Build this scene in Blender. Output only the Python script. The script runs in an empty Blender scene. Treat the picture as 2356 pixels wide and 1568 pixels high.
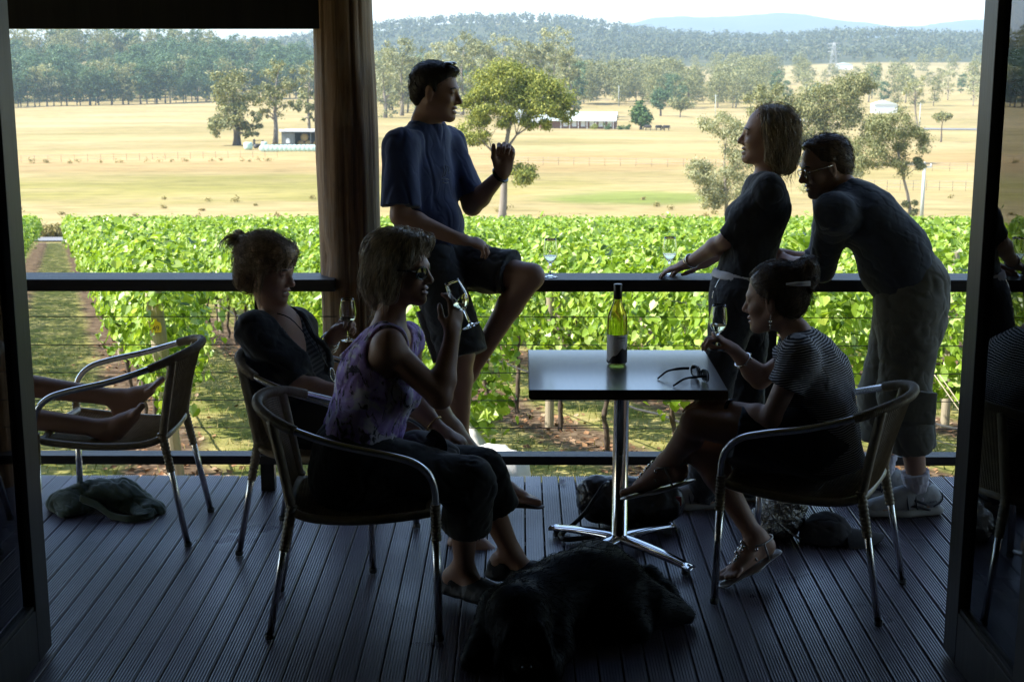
import bpy, bmesh, math, random
import numpy as np
from mathutils import Vector, Matrix, noise
R = math.radians
PI = math.pi
S = bpy.context.scene
COL = S.collection
rng = np.random.default_rng(7)
random.seed(7)

# ------------------------------------------------------------------ camera
EYE = 1.95            # lens height above the deck
PITCH = R(11.8)       # tilted down
YAW = R(0.33)
FPX = 3331.0          # focal length in the pixels of a 2356 px wide picture
cam = bpy.data.cameras.new('camera')
cam.sensor_width = 36.0
cam.lens = 36.0 * FPX / 2356.0
cam.clip_start = 0.05
cam.clip_end = 40000
cam.dof.use_dof = True
cam.dof.focus_distance = 5.7
cam.dof.aperture_fstop = 9.5
co = bpy.data.objects.new('camera', cam)
COL.objects.link(co)
co.location = (0, 0, EYE)
co.rotation_euler = (R(90) - PITCH, 0, YAW)
S.camera = co

# ------------------------------------------------------------------ sky, sun, exposure
SUN_EL, SUN_AZ = 47.0, 255.0      # compass degrees clockwise from +Y: from the left, slightly behind the lens
SUN_DIR = Vector((math.sin(R(SUN_AZ)) * math.cos(R(SUN_EL)), math.cos(R(SUN_AZ)) * math.cos(R(SUN_EL)), math.sin(R(SUN_EL))))
world = bpy.data.worlds.new('World')
S.world = world
world.use_nodes = True
wn = world.node_tree
sky = wn.nodes.new('ShaderNodeTexSky')
sky.sky_type = 'NISHITA'
sky.sun_disc = False
sky.sun_elevation = R(SUN_EL)
sky.sun_rotation = R(SUN_AZ)
sky.air_density = 1.0
sky.dust_density = 0.6
sky.ozone_density = 1.2
bgn = wn.nodes['Background']
bgn.inputs['Strength'].default_value = 0.15
wn.links.new(sky.outputs['Color'], bgn.inputs['Color'])
sun = bpy.data.lights.new('sun', 'SUN')
sun.energy = 4.6
sun.angle = R(0.53)
sun.color = (1.0, 0.955, 0.87)
so = bpy.data.objects.new('sun', sun)
COL.objects.link(so)
so.rotation_euler = SUN_DIR.to_track_quat('Z', 'Y').to_euler()
S.view_settings.view_transform = 'Standard'
S.view_settings.look = 'None'
S.view_settings.exposure = 1.4
S.view_settings.gamma = 1.0
try:
    S.cycles.max_bounces = 10
    S.cycles.transparent_max_bounces = 16
    S.cycles.transmission_bounces = 10
    S.cycles.volume_bounces = 1
    S.cycles.caustics_reflective = False
    S.cycles.caustics_refractive = False
    S.cycles.use_denoising = True
    S.cycles.sample_clamp_indirect = 6
    S.cycles.use_adaptive_sampling = True
    S.cycles.adaptive_threshold = 0.008
except Exception:
    pass

# ------------------------------------------------------------------ picture measurements to metres
def ray(px, py):
    dx = (px - 1178.0) / FPX
    dv = (784.0 - py) / FPX
    v = Vector((dx, math.cos(PITCH) + dv * math.sin(PITCH), -math.sin(PITCH) + dv * math.cos(PITCH)))
    return Matrix.Rotation(YAW, 3, 'Z') @ v
def U(px, py, Y):
    d = ray(px, py)
    t = Y / d.y
    return Vector((d.x * t, Y, EYE + d.z * t))
def G(px, py, z=0.0):
    d = ray(px, py)
    t = (z - EYE) / d.z
    return Vector((d.x * t, d.y * t, z))

# ------------------------------------------------------------------ objects
def empty(name, loc=(0, 0, 0), rz=0.0):
    o = bpy.data.objects.new(name, None)
    o.empty_display_size = 0.1
    o.location = loc
    o.rotation_euler = (0, 0, rz)
    COL.objects.link(o)
    return o
def tag(o, label=None, cat=None, group=None, kind=None):
    if label: o['label'] = label
    if cat: o['category'] = cat
    if group: o['group'] = group
    if kind: o['kind'] = kind
    return o
def thing(name, label, cat, loc=(0, 0, 0), rz=0.0, group=None):
    return tag(empty(name, loc, rz), label, cat, group)
def np_mesh(name, V, faces, smooth=False):
    """faces: an (m,k) array or a list of such arrays."""
    if isinstance(faces, np.ndarray): faces = [faces]
    faces = [np.asarray(f, dtype=np.int32) for f in faces if len(f)]
    me = bpy.data.meshes.new(name)
    V = np.asarray(V, dtype=np.float32)
    me.vertices.add(len(V))
    me.vertices.foreach_set('co', V.ravel())
    li = np.concatenate([f.ravel() for f in faces])
    tot = np.concatenate([np.full(len(f), f.shape[1], dtype=np.int32) for f in faces])
    st = np.concatenate([[0], np.cumsum(tot)[:-1]]).astype(np.int32)
    me.loops.add(len(li))
    me.loops.foreach_set('vertex_index', li)
    me.polygons.add(len(tot))
    me.polygons.foreach_set('loop_start', st)
    me.polygons.foreach_set('loop_total', tot)
    me.update(calc_edges=True)
    me.polygons.foreach_set('use_smooth', np.full(len(tot), smooth, dtype=bool))
    me.validate()
    return me
def link(name, me, mat, parent=None):
    if mat and not me.materials: me.materials.append(mat)
    o = bpy.data.objects.new(name, me)
    COL.objects.link(o)
    if parent is not None:
        o.parent = parent
    return o
def copy_tree(o, parent=None):
    c = o.copy()
    COL.objects.link(c)
    if parent is not None: c.parent = parent
    for ch in list(o.children): copy_tree(ch, c)
    return c
def rebase(root, loc):
    """move a thing's empty to loc, its parts staying where they are"""
    d = Vector(loc) - root.location
    root.location = loc
    for c in root.children:
        c.location = c.location - d

class MB:
    """collects simple shapes into one mesh"""
    def __init__(s):
        s.v, s.f, s.sm = [], [], []
    def add(s, vs, fs, smooth=False):
        o = len(s.v)
        s.v += [tuple(v) for v in vs]
        s.f += [tuple(i + o for i in f) for f in fs]
        s.sm += [smooth] * len(fs)
    def box(s, lo, hi, M=None, bev=0.0):
        bm = bmesh.new()
        bmesh.ops.create_cube(bm, size=1)
        c = [(a + b) / 2 for a, b in zip(lo, hi)]
        d = [abs(b - a) for a, b in zip(lo, hi)]
        for v in bm.verts:
            v.co = Vector((c[0] + v.co.x * d[0], c[1] + v.co.y * d[1], c[2] + v.co.z * d[2]))
        if bev > 0:
            bmesh.ops.bevel(bm, geom=bm.edges[:], offset=bev, segments=2, affect='EDGES', profile=0.6)
        bm.verts.index_update()
        vs = [(M @ v.co) if M is not None else v.co.copy() for v in bm.verts]
        s.add(vs, [[v.index for v in f.verts] for f in bm.faces], False)
        bm.free()
    def tube(s, pts, rad, n=10, caps=True, smooth=True, flat=None):
        pts = [Vector(p) for p in pts]
        k = len(pts)
        rads = [rad] * k if not hasattr(rad, '__len__') else list(rad)
        T = []
        for i in range(k):
            t = pts[min(i + 1, k - 1)] - pts[max(i - 1, 0)]
            T.append(t.normalized() if t.length > 1e-9 else Vector((0, 0, 1)))
        a = Vector((0, 0, 1)) if abs(T[0].z) < 0.9 else Vector((1, 0, 0))
        nrm = (a - T[0] * a.dot(T[0])).normalized()
        vs = []
        for i in range(k):
            nrm = (nrm - T[i] * nrm.dot(T[i]))
            nrm = nrm.normalized() if nrm.length > 1e-6 else T[i].orthogonal().normalized()
            b = T[i].cross(nrm)
            for j in range(n):
                an = 2 * PI * j / n
                q = nrm * math.cos(an) + b * math.sin(an) * (flat if flat else 1.0)
                vs.append(pts[i] + q * rads[i])
        fs = []
        for i in range(k - 1):
            for j in range(n):
                j2 = (j + 1) % n
                fs.append((i * n + j, i * n + j2, (i + 1) * n + j2, (i + 1) * n + j))
        s.add(vs, fs, smooth)
        if caps:
            o = len(s.v) - k * n
            s.f += [tuple(o + j for j in reversed(range(n))), tuple(o + (k - 1) * n + j for j in range(n))]
            s.sm += [False, False]
    def lathe(s, prof, n=32, M=None, smooth=True):
        """prof: (r,z) list about local z"""
        vs, fs = [], []
        k = len(prof)
        for r, z in prof:
            for j in range(n):
                a = 2 * PI * j / n
                p = Vector((r * math.cos(a), r * math.sin(a), z))
                vs.append(M @ p if M is not None else p)
        for i in range(k - 1):
            for j in range(n):
                j2 = (j + 1) % n
                fs.append((i * n + j, i * n + j2, (i + 1) * n + j2, (i + 1) * n + j))
        s.add(vs, fs, smooth)
    def sphere(s, c, r, n=12, m=8, M=None):
        r = (r, r, r) if not hasattr(r, '__len__') else r
        vs, fs = [], []
        for i in range(m + 1):
            th = PI * i / m
            for j in range(n):
                a = 2 * PI * j / n
                p = Vector((r[0] * math.sin(th) * math.cos(a), r[1] * math.sin(th) * math.sin(a), r[2] * math.cos(th)))
                if M is not None: p = M @ p
                vs.append(p + Vector(c))
        for i in range(m):
            for j in range(n):
                j2 = (j + 1) % n
                fs.append((i * n + j, (i + 1) * n + j, (i + 1) * n + j2, i * n + j2))
        s.add(vs, fs, True)
    def prism(s, poly, d0, d1, M=None):
        """poly: 2-D outline in x,z extruded along y from d0 to d1"""
        n = len(poly)
        vs = [Vector((x, d0, z)) for x, z in poly] + [Vector((x, d1, z)) for x, z in poly]
        if M is not None: vs = [M @ v for v in vs]
        fs = [tuple(range(n)), tuple(reversed(range(n, 2 * n)))]
        fs += [(i, i + n, (i + 1) % n + n, (i + 1) % n) for i in range(n)]
        s.add(vs, fs, False)
    def build(s, name, mat, parent=None):
        me = bpy.data.meshes.new(name)
        me.from_pydata(s.v, [], s.f)
        me.polygons.foreach_set('use_smooth', s.sm)
        me.update()
        return link(name, me, mat, parent)

def text_part(body, name, size, m, parent, shear=0.0, align='CENTER'):
    cu = bpy.data.curves.new(name, 'FONT')
    cu.body = body; cu.size = size; cu.align_x = align; cu.extrude = 0.0004; cu.shear = shear
    t = bpy.data.objects.new(name, cu)
    me = bpy.data.meshes.new_from_object(t)
    bpy.data.objects.remove(t)
    me.name = name
    me.materials.clear()
    return link(name, me, m, parent)

def bez(pts, n=8):
    """smooth curve through points (Catmull-Rom)"""
    P = [Vector(p) for p in pts]
    out = []
    for i in range(len(P) - 1):
        p0, p1, p2, p3 = P[max(i - 1, 0)], P[i], P[i + 1], P[min(i + 2, len(P) - 1)]
        for k in range(n):
            t = k / n
            out.append(0.5 * ((2 * p1) + (p2 - p0) * t + (2 * p0 - 5 * p1 + 4 * p2 - p3) * t * t + (3 * p1 - p0 - 3 * p2 + p3) * t ** 3))
    out.append(P[-1])
    return out

# ------------------------------------------------------------------ materials
def new_mat(name):
    m = bpy.data.materials.new(name)
    m.use_nodes = True
    return m, m.node_tree, m.node_tree.nodes['Principled BSDF']
def rgb(c): return (c[0], c[1], c[2], 1.0)
def N(nt, kind, **kw):
    n = nt.nodes.new(kind)
    for k, v in kw.items():
        if k in n.inputs: n.inputs[k].default_value = v
        else: setattr(n, k, v)
    return n
def ramp(nt, fac, stops):
    r = nt.nodes.new('ShaderNodeValToRGB')
    e = r.color_ramp.elements
    while len(e) < len(stops): e.new(0.5)
    for el, (p, c) in zip(e, stops):
        el.position = p
        el.color = rgb(c)
    nt.links.new(fac, r.inputs['Fac'])
    return r.outputs['Color']
def mix(nt, fac, a, b, mode='MIX'):
    m = nt.nodes.new('ShaderNodeMixRGB')
    m.blend_type = mode
    for i, x in enumerate((fac, a, b)):
        if hasattr(x, 'links'): nt.links.new(x, m.inputs[i])
        elif i == 0: m.inputs[0].default_value = x
        else: m.inputs[i].default_value = rgb(x)
    return m.outputs[0]
def tex(nt, scale=5.0, detail=4.0, stretch=(1, 1, 1), coord='Object', rough=0.55, dist=0.0):
    tc = nt.nodes.new('ShaderNodeTexCoord')
    mp = nt.nodes.new('ShaderNodeMapping')
    mp.inputs['Scale'].default_value = stretch
    nt.links.new(tc.outputs[coord], mp.inputs['Vector'])
    n = nt.nodes.new('ShaderNodeTexNoise')
    n.inputs['Scale'].default_value = scale
    n.inputs['Detail'].default_value = detail
    n.inputs['Roughness'].default_value = rough
    n.inputs['Distortion'].default_value = dist
    nt.links.new(mp.outputs[0], n.inputs['Vector'])
    return n.outputs['Fac']
def bump(nt, bs, h, strength=0.3, dist=0.01):
    b = nt.nodes.new('ShaderNodeBump')
    b.inputs['Strength'].default_value = strength
    b.inputs['Distance'].default_value = dist
    nt.links.new(h, b.inputs['Height'])
    nt.links.new(b.outputs[0], bs.inputs['Normal'])
def mat(name, c1, c2=None, rough=0.6, metal=0.0, scale=8.0, stretch=(1, 1, 1), bmp=0.0, bscale=None, bdist=0.004, spec=None, sheen=0.0, coat=0.0, detail=5.0):
    m, nt, b = new_mat(name)
    b.inputs['Roughness'].default_value = rough
    b.inputs['Metallic'].default_value = metal
    if spec is not None: b.inputs['Specular IOR Level'].default_value = spec
    if sheen: b.inputs['Sheen Weight'].default_value = sheen
    if coat:
        b.inputs['Coat Weight'].default_value = coat
        b.inputs['Coat Roughness'].default_value = 0.15
    if c2 is None: c2 = tuple(x * 0.8 for x in c1)
    f = tex(nt, scale, detail, stretch)
    nt.links.new(ramp(nt, f, [(0.3, c1), (0.7, c2)]), b.inputs['Base Color'])
    if bmp:
        bump(nt, b, tex(nt, bscale or scale * 4, 6.0, stretch), bmp, bdist)
    return m

def leaf_mat(name, cols, trans=0.45, rough=0.45, spec=0.4, noise_scale=None, tcol=None):
    """two-sided leaf: diffuse + translucent, tone varied leaf by leaf"""
    m, nt, b = new_mat(name)
    geo = nt.nodes.new('ShaderNodeNewGeometry')
    stops = [(i / max(1, len(cols) - 1), c) for i, c in enumerate(cols)]
    col = ramp(nt, geo.outputs['Random Per Island'], stops)
    if noise_scale:
        f = tex(nt, noise_scale, 3.0)
        col = mix(nt, 1.0, col, ramp(nt, f, [(0.3, (0.7, 0.72, 0.7)), (0.7, (1.2, 1.15, 1.05))]), 'MULTIPLY')
    nt.links.new(col, b.inputs['Base Color'])
    b.inputs['Roughness'].default_value = rough
    b.inputs['Specular IOR Level'].default_value = spec
    tr = nt.nodes.new('ShaderNodeBsdfTranslucent')
    nt.links.new(mix(nt, 1.0, col, tcol or (1.25, 1.2, 0.55), 'MULTIPLY'), tr.inputs['Color'])
    mx = nt.nodes.new('ShaderNodeMixShader')
    mx.inputs[0].default_value = trans
    nt.links.new(b.outputs[0], mx.inputs[1])
    nt.links.new(tr.outputs[0], mx.inputs[2])
    nt.links.new(mx.outputs[0], nt.nodes['Material Output'].inputs['Surface'])
    return m
# ================================================================== veranda
def wood_mat(name, c1, c2, rough=0.6, scale=3.0, stretch=(8, 8, 0.6), bmp=0.25, spec=0.4):
    return mat(name, c1, c2, rough, 0, scale, stretch, bmp, scale * 3, 0.006, spec)

# ---- deck: ribbed boards running away from the lens
m_deck, nt, b = new_mat('stained ribbed decking')
f1 = tex(nt, 2.2, 5.0, (6, 0.7, 1))
f2 = tex(nt, 1.3, 4.0, (1, 1, 1))
col = ramp(nt, f1, [(0.25, (0.095, 0.084, 0.108)), (0.75, (0.21, 0.185, 0.23))])
geo = N(nt, 'ShaderNodeNewGeometry')
col = mix(nt, 0.55, col, ramp(nt, geo.outputs['Random Per Island'], [(0, (0.55, 0.55, 0.58)), (1, (1.4, 1.35, 1.32))]), 'MULTIPLY')
stn = tex(nt, 3.1, 6.0, (1, 1, 1), rough=0.7, dist=0.8)
col = mix(nt, 0.8, col, ramp(nt, stn, [(0.28, (0.5, 0.5, 0.5)), (0.45, (1.0, 1.0, 1.0)), (0.68, (1.05, 1.04, 1.02)), (0.76, (1.7, 1.65, 1.6))]), 'MULTIPLY')
nt.links.new(col, b.inputs['Base Color'])
rr = ramp(nt, f2, [(0.3, (0.26,) * 3), (0.7, (0.44,) * 3)])
nt.links.new(rr, b.inputs['Roughness'])
b.inputs['Specular IOR Level'].default_value = 0.9
bump(nt, b, tex(nt, 30, 4.0, (4, 0.3, 1)), 0.25, 0.003)

PITCHX, BW = 0.0762, 0.0703
NR = 7
def board_profile():
    p = []
    w = BW
    p.append((0.0, -0.022)); p.append((0.0, -0.002)); p.append((0.0015, 0.0))
    g = (w - 0.003) / NR
    for i in range(NR):
        x = 0.0015 + i * g
        p += [(x + g * 0.42, 0.0), (x + g * 0.52, -0.0045), (x + g * 0.92, -0.0045), (x + g * 1.0, 0.0)]
    p.append((w, -0.002)); p.append((w, -0.022))
    return p
prof = board_profile()
V, F4, Fn = [], [], []
JOIST = [3.78 + 0.342 * i for i in range(8)]          # joist lines
nv = 0
nk = len(prof)
DY0, DY1 = 3.62, 6.335
for ib in range(-85, 86):
    x0 = 0.0245 + ib * PITCHX
    cuts = [DY0, DY1]
    if rng.random() < 0.16:
        cuts = [DY0, JOIST[int(rng.integers(1, 7))], DY1]
    dz = rng.normal(0, 0.0006)
    for a, c in zip(cuts[:-1], cuts[1:]):
        y0, y1 = a + (0.0018 if a > DY0 else 0), c - (0.0018 if c < DY1 else rng.random() * 0.006)
        for y in (y0, y1):
            V += [(x0 + px, y, pz + dz) for px, pz in prof]
        for i in range(nk - 1):
            F4.append((nv + i, nv + i + 1, nv + nk + i + 1, nv + nk + i))
        Fn.append([nv + i for i in reversed(range(nk))])
        Fn.append([nv + nk + i for i in range(nk)])
        nv += 2 * nk
V = np.array(V); F4 = np.array(F4)[:, ::-1]; Fn = np.array(Fn)[:, ::-1]
deck_me = np_mesh('deck', V, [F4, Fn])
deck = tag(link('deck', deck_me, m_deck), kind='structure')
m_screw = mat('worn steel screws', (0.25, 0.25, 0.26), (0.16, 0.16, 0.17), 0.4, 0.9)
mb = MB()
for ib in range(-60, 61):
    x0 = 0.0245 + ib * PITCHX
    for jy in JOIST:
        for dx in (0.016, 0.056):
            if rng.random() < 0.06: continue
            cx, cy = x0 + dx + rng.normal(0, 0.002), jy + rng.normal(0, 0.004)
            vs = [(cx + 0.0042 * math.cos(t * PI / 3), cy + 0.0042 * math.sin(t * PI / 3), 0.0002) for t in range(6)] + [(cx, cy, 0.0022)]
            mb.add(vs, [(i, (i + 1) % 6, 6) for i in range(6)], True)
mb.build('deck_screws', m_screw, deck)
# under-deck bearers and the face of the veranda base
m_dark = wood_mat('dark stained timber', (0.022, 0.019, 0.017), (0.040, 0.034, 0.029), 0.5)
m_dark2 = wood_mat('dark stained rail timber', (0.030, 0.027, 0.027), (0.065, 0.058, 0.056), 0.48, 3.0, (0.5, 9, 9), 0.5)
mb = MB()
for jy in JOIST: mb.box((-6.4, jy - 0.02, -0.2), (6.4, jy + 0.02, -0.0225))
mb.box((-6.4, 6.27, -0.24), (6.4, 6.31, -0.0225))
for x in (-6, -4, -2, 0, 2, 4, 6): mb.box((x - 0.045, 6.1, -1.4), (x + 0.045, 6.19, -0.2))
mb.build('deck_joists', m_dark, deck)

# ---- the building round the lens: dark room, front wall with the wide opening, veranda roof
bld = thing('building', 'dark timber building the veranda belongs to, seen from inside its open doorway', 'building', (0, 3.5, 0))
m_wall = mat('dark timber wall', (0.17, 0.145, 0.12), (0.14, 0.12, 0.10), 0.8)
m_soffit = wood_mat('dark soffit boards', (0.13, 0.105, 0.085), (0.10, 0.08, 0.066), 0.7)
def part(mbx, name, m, root):
    o = mbx.build(name, m, root)
    o.location = -root.location
    return o
mb = MB()
mb.box((-6.5, -4.2, -0.9), (6.5, 3.60, -0.03)); mb.box((-4.0, -4.0, -0.03), (4.0, 3.6, -0.002))
part(mb, 'floor', m_wall, bld)
mb = MB()
mb.box((-4.1, -4.1, 0), (-4.0, 3.5, 2.9)); mb.box((4.0, -4.1, 0), (4.1, 3.5, 2.9)); mb.box((-4.0, -4.1, 0), (4.0, -4.0, 2.9))
mb.box((-6.5, 3.5, 0), (-1.66, 3.6, 2.9)); mb.box((1.52, 3.5, 0), (6.5, 3.6, 2.9)); mb.box((-1.66, 3.5, 2.38), (1.52, 3.6, 2.9))
part(mb, 'wall', m_wall, bld)
mb = MB()
mb.box((-14, -4.5, 2.92), (9, 6.36, 3.10))
for k in range(26): mb.box((-14, 3.62 + k * 0.108, 2.902), (9, 3.72 + k * 0.108, 2.918))
part(mb, 'roof', m_soffit, bld)
mb = MB()
mb.box((-14, 6.36, 2.88), (9, 6.39, 3.14))
part(mb, 'fascia', m_dark, bld)

# ---- log post, rough and cracked
m_log, nt, b = new_mat('weathered log')
f1 = tex(nt, 2.0, 10.0, (22, 22, 0.8), rough=0.72, dist=0.5)
f2 = tex(nt, 1.6, 6.0, (2.6, 2.6, 1.1), rough=0.7)
c = ramp(nt, f1, [(0.30, (0.07, 0.035, 0.016)), (0.44, (0.24, 0.13, 0.06)), (0.56, (0.38, 0.22, 0.11)), (0.72, (0.48, 0.34, 0.21))])
c = mix(nt, ramp(nt, f2, [(0.50, (0, 0, 0)), (0.62, (0.8, 0.8, 0.8))]), c, mix(nt, 0.5, c, (0.34, 0.29, 0.23)))
c = mix(nt, ramp(nt, f2, [(0.30, (0.75, 0.75, 0.75)), (0.42, (0, 0, 0))]), c, (0.06, 0.035, 0.02))
nt.links.new(c, b.inputs['Base Color'])
b.inputs['Roughness'].default_value = 0.72
bump(nt, b, f1, 0.6, 0.008)
pb = U(797, 300, 6.25)
def log_post():
    n, m = 96, 90
    vs, fs = [], []
    for i in range(m + 1):
        z = -1.2 + 4.10 * i / m
        cx = pb.x + (797 - 797) + 0.006 * math.sin(z * 2.1)
        rad = 0.1215 + 0.012 * math.exp(-((z - 1.45) / 0.45) ** 2) + 0.010 * math.exp(-((z - 0.55) / 0.5) ** 2)
        for j in range(n):
            a = 2 * PI * j / n
            p = Vector((math.cos(a) * 2.2, math.sin(a) * 2.2, z * 0.35))
            w = noise.noise(p) * 0.005 + noise.noise(Vector((math.cos(a) * 3, math.sin(a) * 3, z * 2.6))) * 0.004 + noise.noise(Vector((math.cos(a) * 18, math.sin(a) * 18, z * 1.2))) * 0.0012
            crack = noise.noise(Vector((math.cos(a) * 14 + 3, math.sin(a) * 14, z * 0.45)))
            w -= 0.014 * max(0, crack - 0.36) * 4
            knot = math.exp(-(((a - 3.9) / 0.25) ** 2 + ((z - 1.02) / 0.07) ** 2))
            w += -0.014 * knot
            r = rad + w
            vs.append((cx + r * math.cos(a), 6.25 + r * math.sin(a), z))
    for i in range(m):
        for j in range(n):
            j2 = (j + 1) % n
            fs.append((i * n + j, i * n + j2, (i + 1) * n + j2, (i + 1) * n + j))
    mb = MB(); mb.add(vs, fs, True)
    return mb
lp = log_post().build('log_post', m_log)
tag(lp, 'thick rough brown log post holding up the veranda roof behind the seated man', 'post')

# ---- dark beam on the left of the post
mb = MB()
zb = U(400, 67, 6.2).z
mb.box((-7.0, 6.16, zb), (pb.x - 0.09, 6.30, 2.90), bev=0.006)
bm_ = mb.build('veranda_beam', m_dark)
tag(bm_, 'dark timber beam over the left bay, running into the log post', 'beam')

# ---- railings: one to each side of the log post
ZR = 0.945
m_wire = mat('steel wire', (0.10, 0.10, 0.105), (0.06, 0.06, 0.06), 0.35, 0.9)
def railing(x0, x1, posts, label):
    r = thing('railing', label, 'railing', ((x0 + x1) / 2, 6.15, 0))
    mb = MB()
    mb.box((x0, 6.08, ZR - 0.052), (x1, 6.27, ZR), bev=0.004)
    part(mb, 'handrail', m_dark2, r)
    mb = MB()
    mb.box((x0, 6.08, 0.126), (x1, 6.165, 0.166), bev=0.003)
    part(mb, 'lower_rail', m_dark2, r)
    for px in posts:
        mb = MB()
        mb.box((px - 0.03, 6.10, 0.001), (px + 0.03, 6.15, 0.1255)); mb.box((px - 0.03, 6.10, 0.1665), (px + 0.03, 6.15, ZR - 0.0525))
        part(mb, 'baluster_post', m_dark, r)
    for k in range(6):
        z = 0.778 - 0.1235 * k
        mb = MB()
        pts = [(x0 + (x1 - x0) * t / 12, 6.12, z - 0.004 * math.sin(PI * t / 12)) for t in range(13)]
        mb.tube(pts, 0.0019, 6)
        part(mb, 'wire', m_wire, r)
    return r
railing(-7.0, U(770, 655, 6.08).x, [U(617, 1080, 6.12).x, -3.15, -5.2], 'dark handrail with steel wires in the left bay, ending in the log post')
railing(pb.x + 0.085, 6.4, [U(1766, 860, 6.12).x, 3.15, 5.2], 'dark handrail with steel wires right of the log post, people leaning on it')

# ---- glazed doors folded open on both sides of the opening
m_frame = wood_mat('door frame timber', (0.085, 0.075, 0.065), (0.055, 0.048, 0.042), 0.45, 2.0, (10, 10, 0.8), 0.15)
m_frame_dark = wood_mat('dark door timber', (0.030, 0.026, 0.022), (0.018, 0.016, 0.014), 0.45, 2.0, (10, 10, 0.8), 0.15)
m_pane, nt, b = new_mat('window glass')
nt.nodes.remove(b)
gl = nt.nodes.new('ShaderNodeBsdfGlossy'); gl.inputs['Roughness'].default_value = 0.0
gl.inputs['Color'].default_value = (0.95, 0.97, 1, 1)
tp = nt.nodes.new('ShaderNodeBsdfTransparent'); tp.inputs['Color'].default_value = (0.90, 0.93, 0.92, 1)
fr = nt.nodes.new('ShaderNodeFresnel'); fr.inputs['IOR'].default_value = 1.62
mx = nt.nodes.new('ShaderNodeMixShader')
nt.links.new(fr.outputs[0], mx.inputs[0]); nt.links.new(tp.outputs[0], mx.inputs[1]); nt.links.new(gl.outputs[0], mx.inputs[2])
nt.links.new(mx.outputs[0], nt.nodes['Material Output'].inputs['Surface'])
def door(side, X, label):
    d = thing('folding_door', label, 'door', (X, 4.0, 0))
    s = 1 if side == 'right' else -1
    Y0, Y1, ys, H = 3.645, 4.41, 0.125, 2.36
    def bx(mb, y0, y1, z0, z1, x0=0.0, x1=0.042, bev=0.003):
        a, c = X + s * x0, X + s * x1
        mb.box((min(a, c), y0, z0), (max(a, c), y1, z1), bev=bev)
    mb = MB()
    bx(mb, Y1 - ys, Y1, 0.012, H); bx(mb, Y0, Y0 + ys, 0.012, H)
    bx(mb, Y0 + ys, Y1 - ys, 0.012, 0.185, 0.001, 0.041); bx(mb, Y0 + ys, Y1 - ys, H - 0.12, H, 0.001, 0.041)
    bx(mb, Y0 + ys, Y1 - ys, 0.186, 0.20, 0.006, 0.036, 0.002)
    lf = part(mb, 'door_leaf', m_frame, d)
    mb = MB()
    a = X + s * 0.020
    mb.box((min(a, a + s * 0.004), Y0 + ys, 0.20), (max(a, a + s * 0.004), Y1 - ys, H - 0.12))
    pn = mb.build('glass_pane', m_pane, lf)
    mb = MB()
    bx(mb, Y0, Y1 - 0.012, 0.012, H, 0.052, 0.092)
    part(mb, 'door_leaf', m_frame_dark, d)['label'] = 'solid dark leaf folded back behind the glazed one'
    mb = MB()
    for z in (0.3, 1.1, 2.05):
        mb.tube([(X + s * 0.047, Y1 + 0.006, z), (X + s * 0.047, Y1 + 0.006, z + 0.09)], 0.007, 10)
    part(mb, 'hinge', m_wire, d)
door('left', -1.525, 'tall glazed door folded open at the left edge, dark timber frame')
door('right', 1.375, 'tall glazed door folded open at the right edge, reflecting the veranda')
# ================================================================== the land
ROWDIR = Vector((-0.3225, 1.0))            # vine rows run down the slope and to the left
ROW_X, ROW_Y, ROW_GAP = -2.60, 10.5, 1.85
def interp(x, pts):
    xs, ys = zip(*pts)
    return np.interp(x, xs, ys)
def smoothstep(a, b, x):
    t = np.clip((np.asarray(x, float) - a) / (b - a), 0, 1)
    return t * t * (3 - 2 * t)
def az_px(X, Y):
    return 1197.0 + X / np.maximum(Y, 1.0) * FPX * 1.0
GPROF = [(-60, -0.9), (6.9, -0.9), (8.5, -1.05), (97, -11.63), (104, -12.3), (130, -13.7), (250, -17.5), (400, -22.6), (600, -26), (1000, -29), (1500, -27), (60000, -27)]
CREST = [(-600, 125), (0, 122), (300, 122), (520, 112), (640, 103), (740, 92), (850, 78), (950, 66), (1080, 57), (1250, 52), (1350, 60), (1450, 77), (1550, 90), (1650, 94), (1720, 100), (1800, 97), (1900, 90), (2000, 87), (2150, 89), (2260, 91), (2500, 92), (3200, 100)]
def ground_z(X, Y):
    X = np.asarray(X, float); Y = np.asarray(Y, float)
    z = interp(Y, GPROF)
    px = az_px(X, Y)
    # low rise that carries the wood on the left
    rise = smoothstep(620, 900, Y) * smoothstep(980, 500, px) * 13.0 * (1 - smoothstep(1100, 1500, Y))
    z = z + rise
    z = z + 0.9 * np.sin(X * 0.012 + Y * 0.006) * smoothstep(110, 260, Y) * (1 - smoothstep(700, 1200, Y))
    # wooded hills
    crest = EYE + (88 - interp(px, CREST)) / FPX * 2350.0
    h = smoothstep(1450, 2350, Y)
    z = z * (1 - h) + (crest + 4 * np.sin(X * 0.011) * np.sin(Y * 0.008)) * h
    # a nearer spur on the right
    sp = smoothstep(1150, 1500, Y) * smoothstep(1700, 2000, px) * (1 - smoothstep(1500, 1900, Y)) * 4
    z = z + sp
    z = np.where(Y > 2350, z - (Y - 2350) * 0.03, z)
    return np.maximum(z, -140.0)
ys = np.unique(np.concatenate([np.linspace(-40, 6, 8), np.linspace(6.4, 30, 60), np.geomspace(30, 700, 150), np.geomspace(700, 2600, 90), np.geomspace(2600, 7500, 12)]))
us = np.linspace(-1, 1, 161)
us = np.sign(us) * (np.abs(us) ** 1.25)
YY, UU = np.meshgrid(ys, us, indexing='ij')
XX = UU * (60 + np.maximum(YY, 0) * 0.75)
ZZ = ground_z(XX, YY)
nr, ncx = YY.shape
ii = np.arange(nr * ncx).reshape(nr, ncx)
F = np.stack([ii[:-1, :-1], ii[:-1, 1:], ii[1:, 1:], ii[1:, :-1]], -1).reshape(-1, 4)
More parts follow.
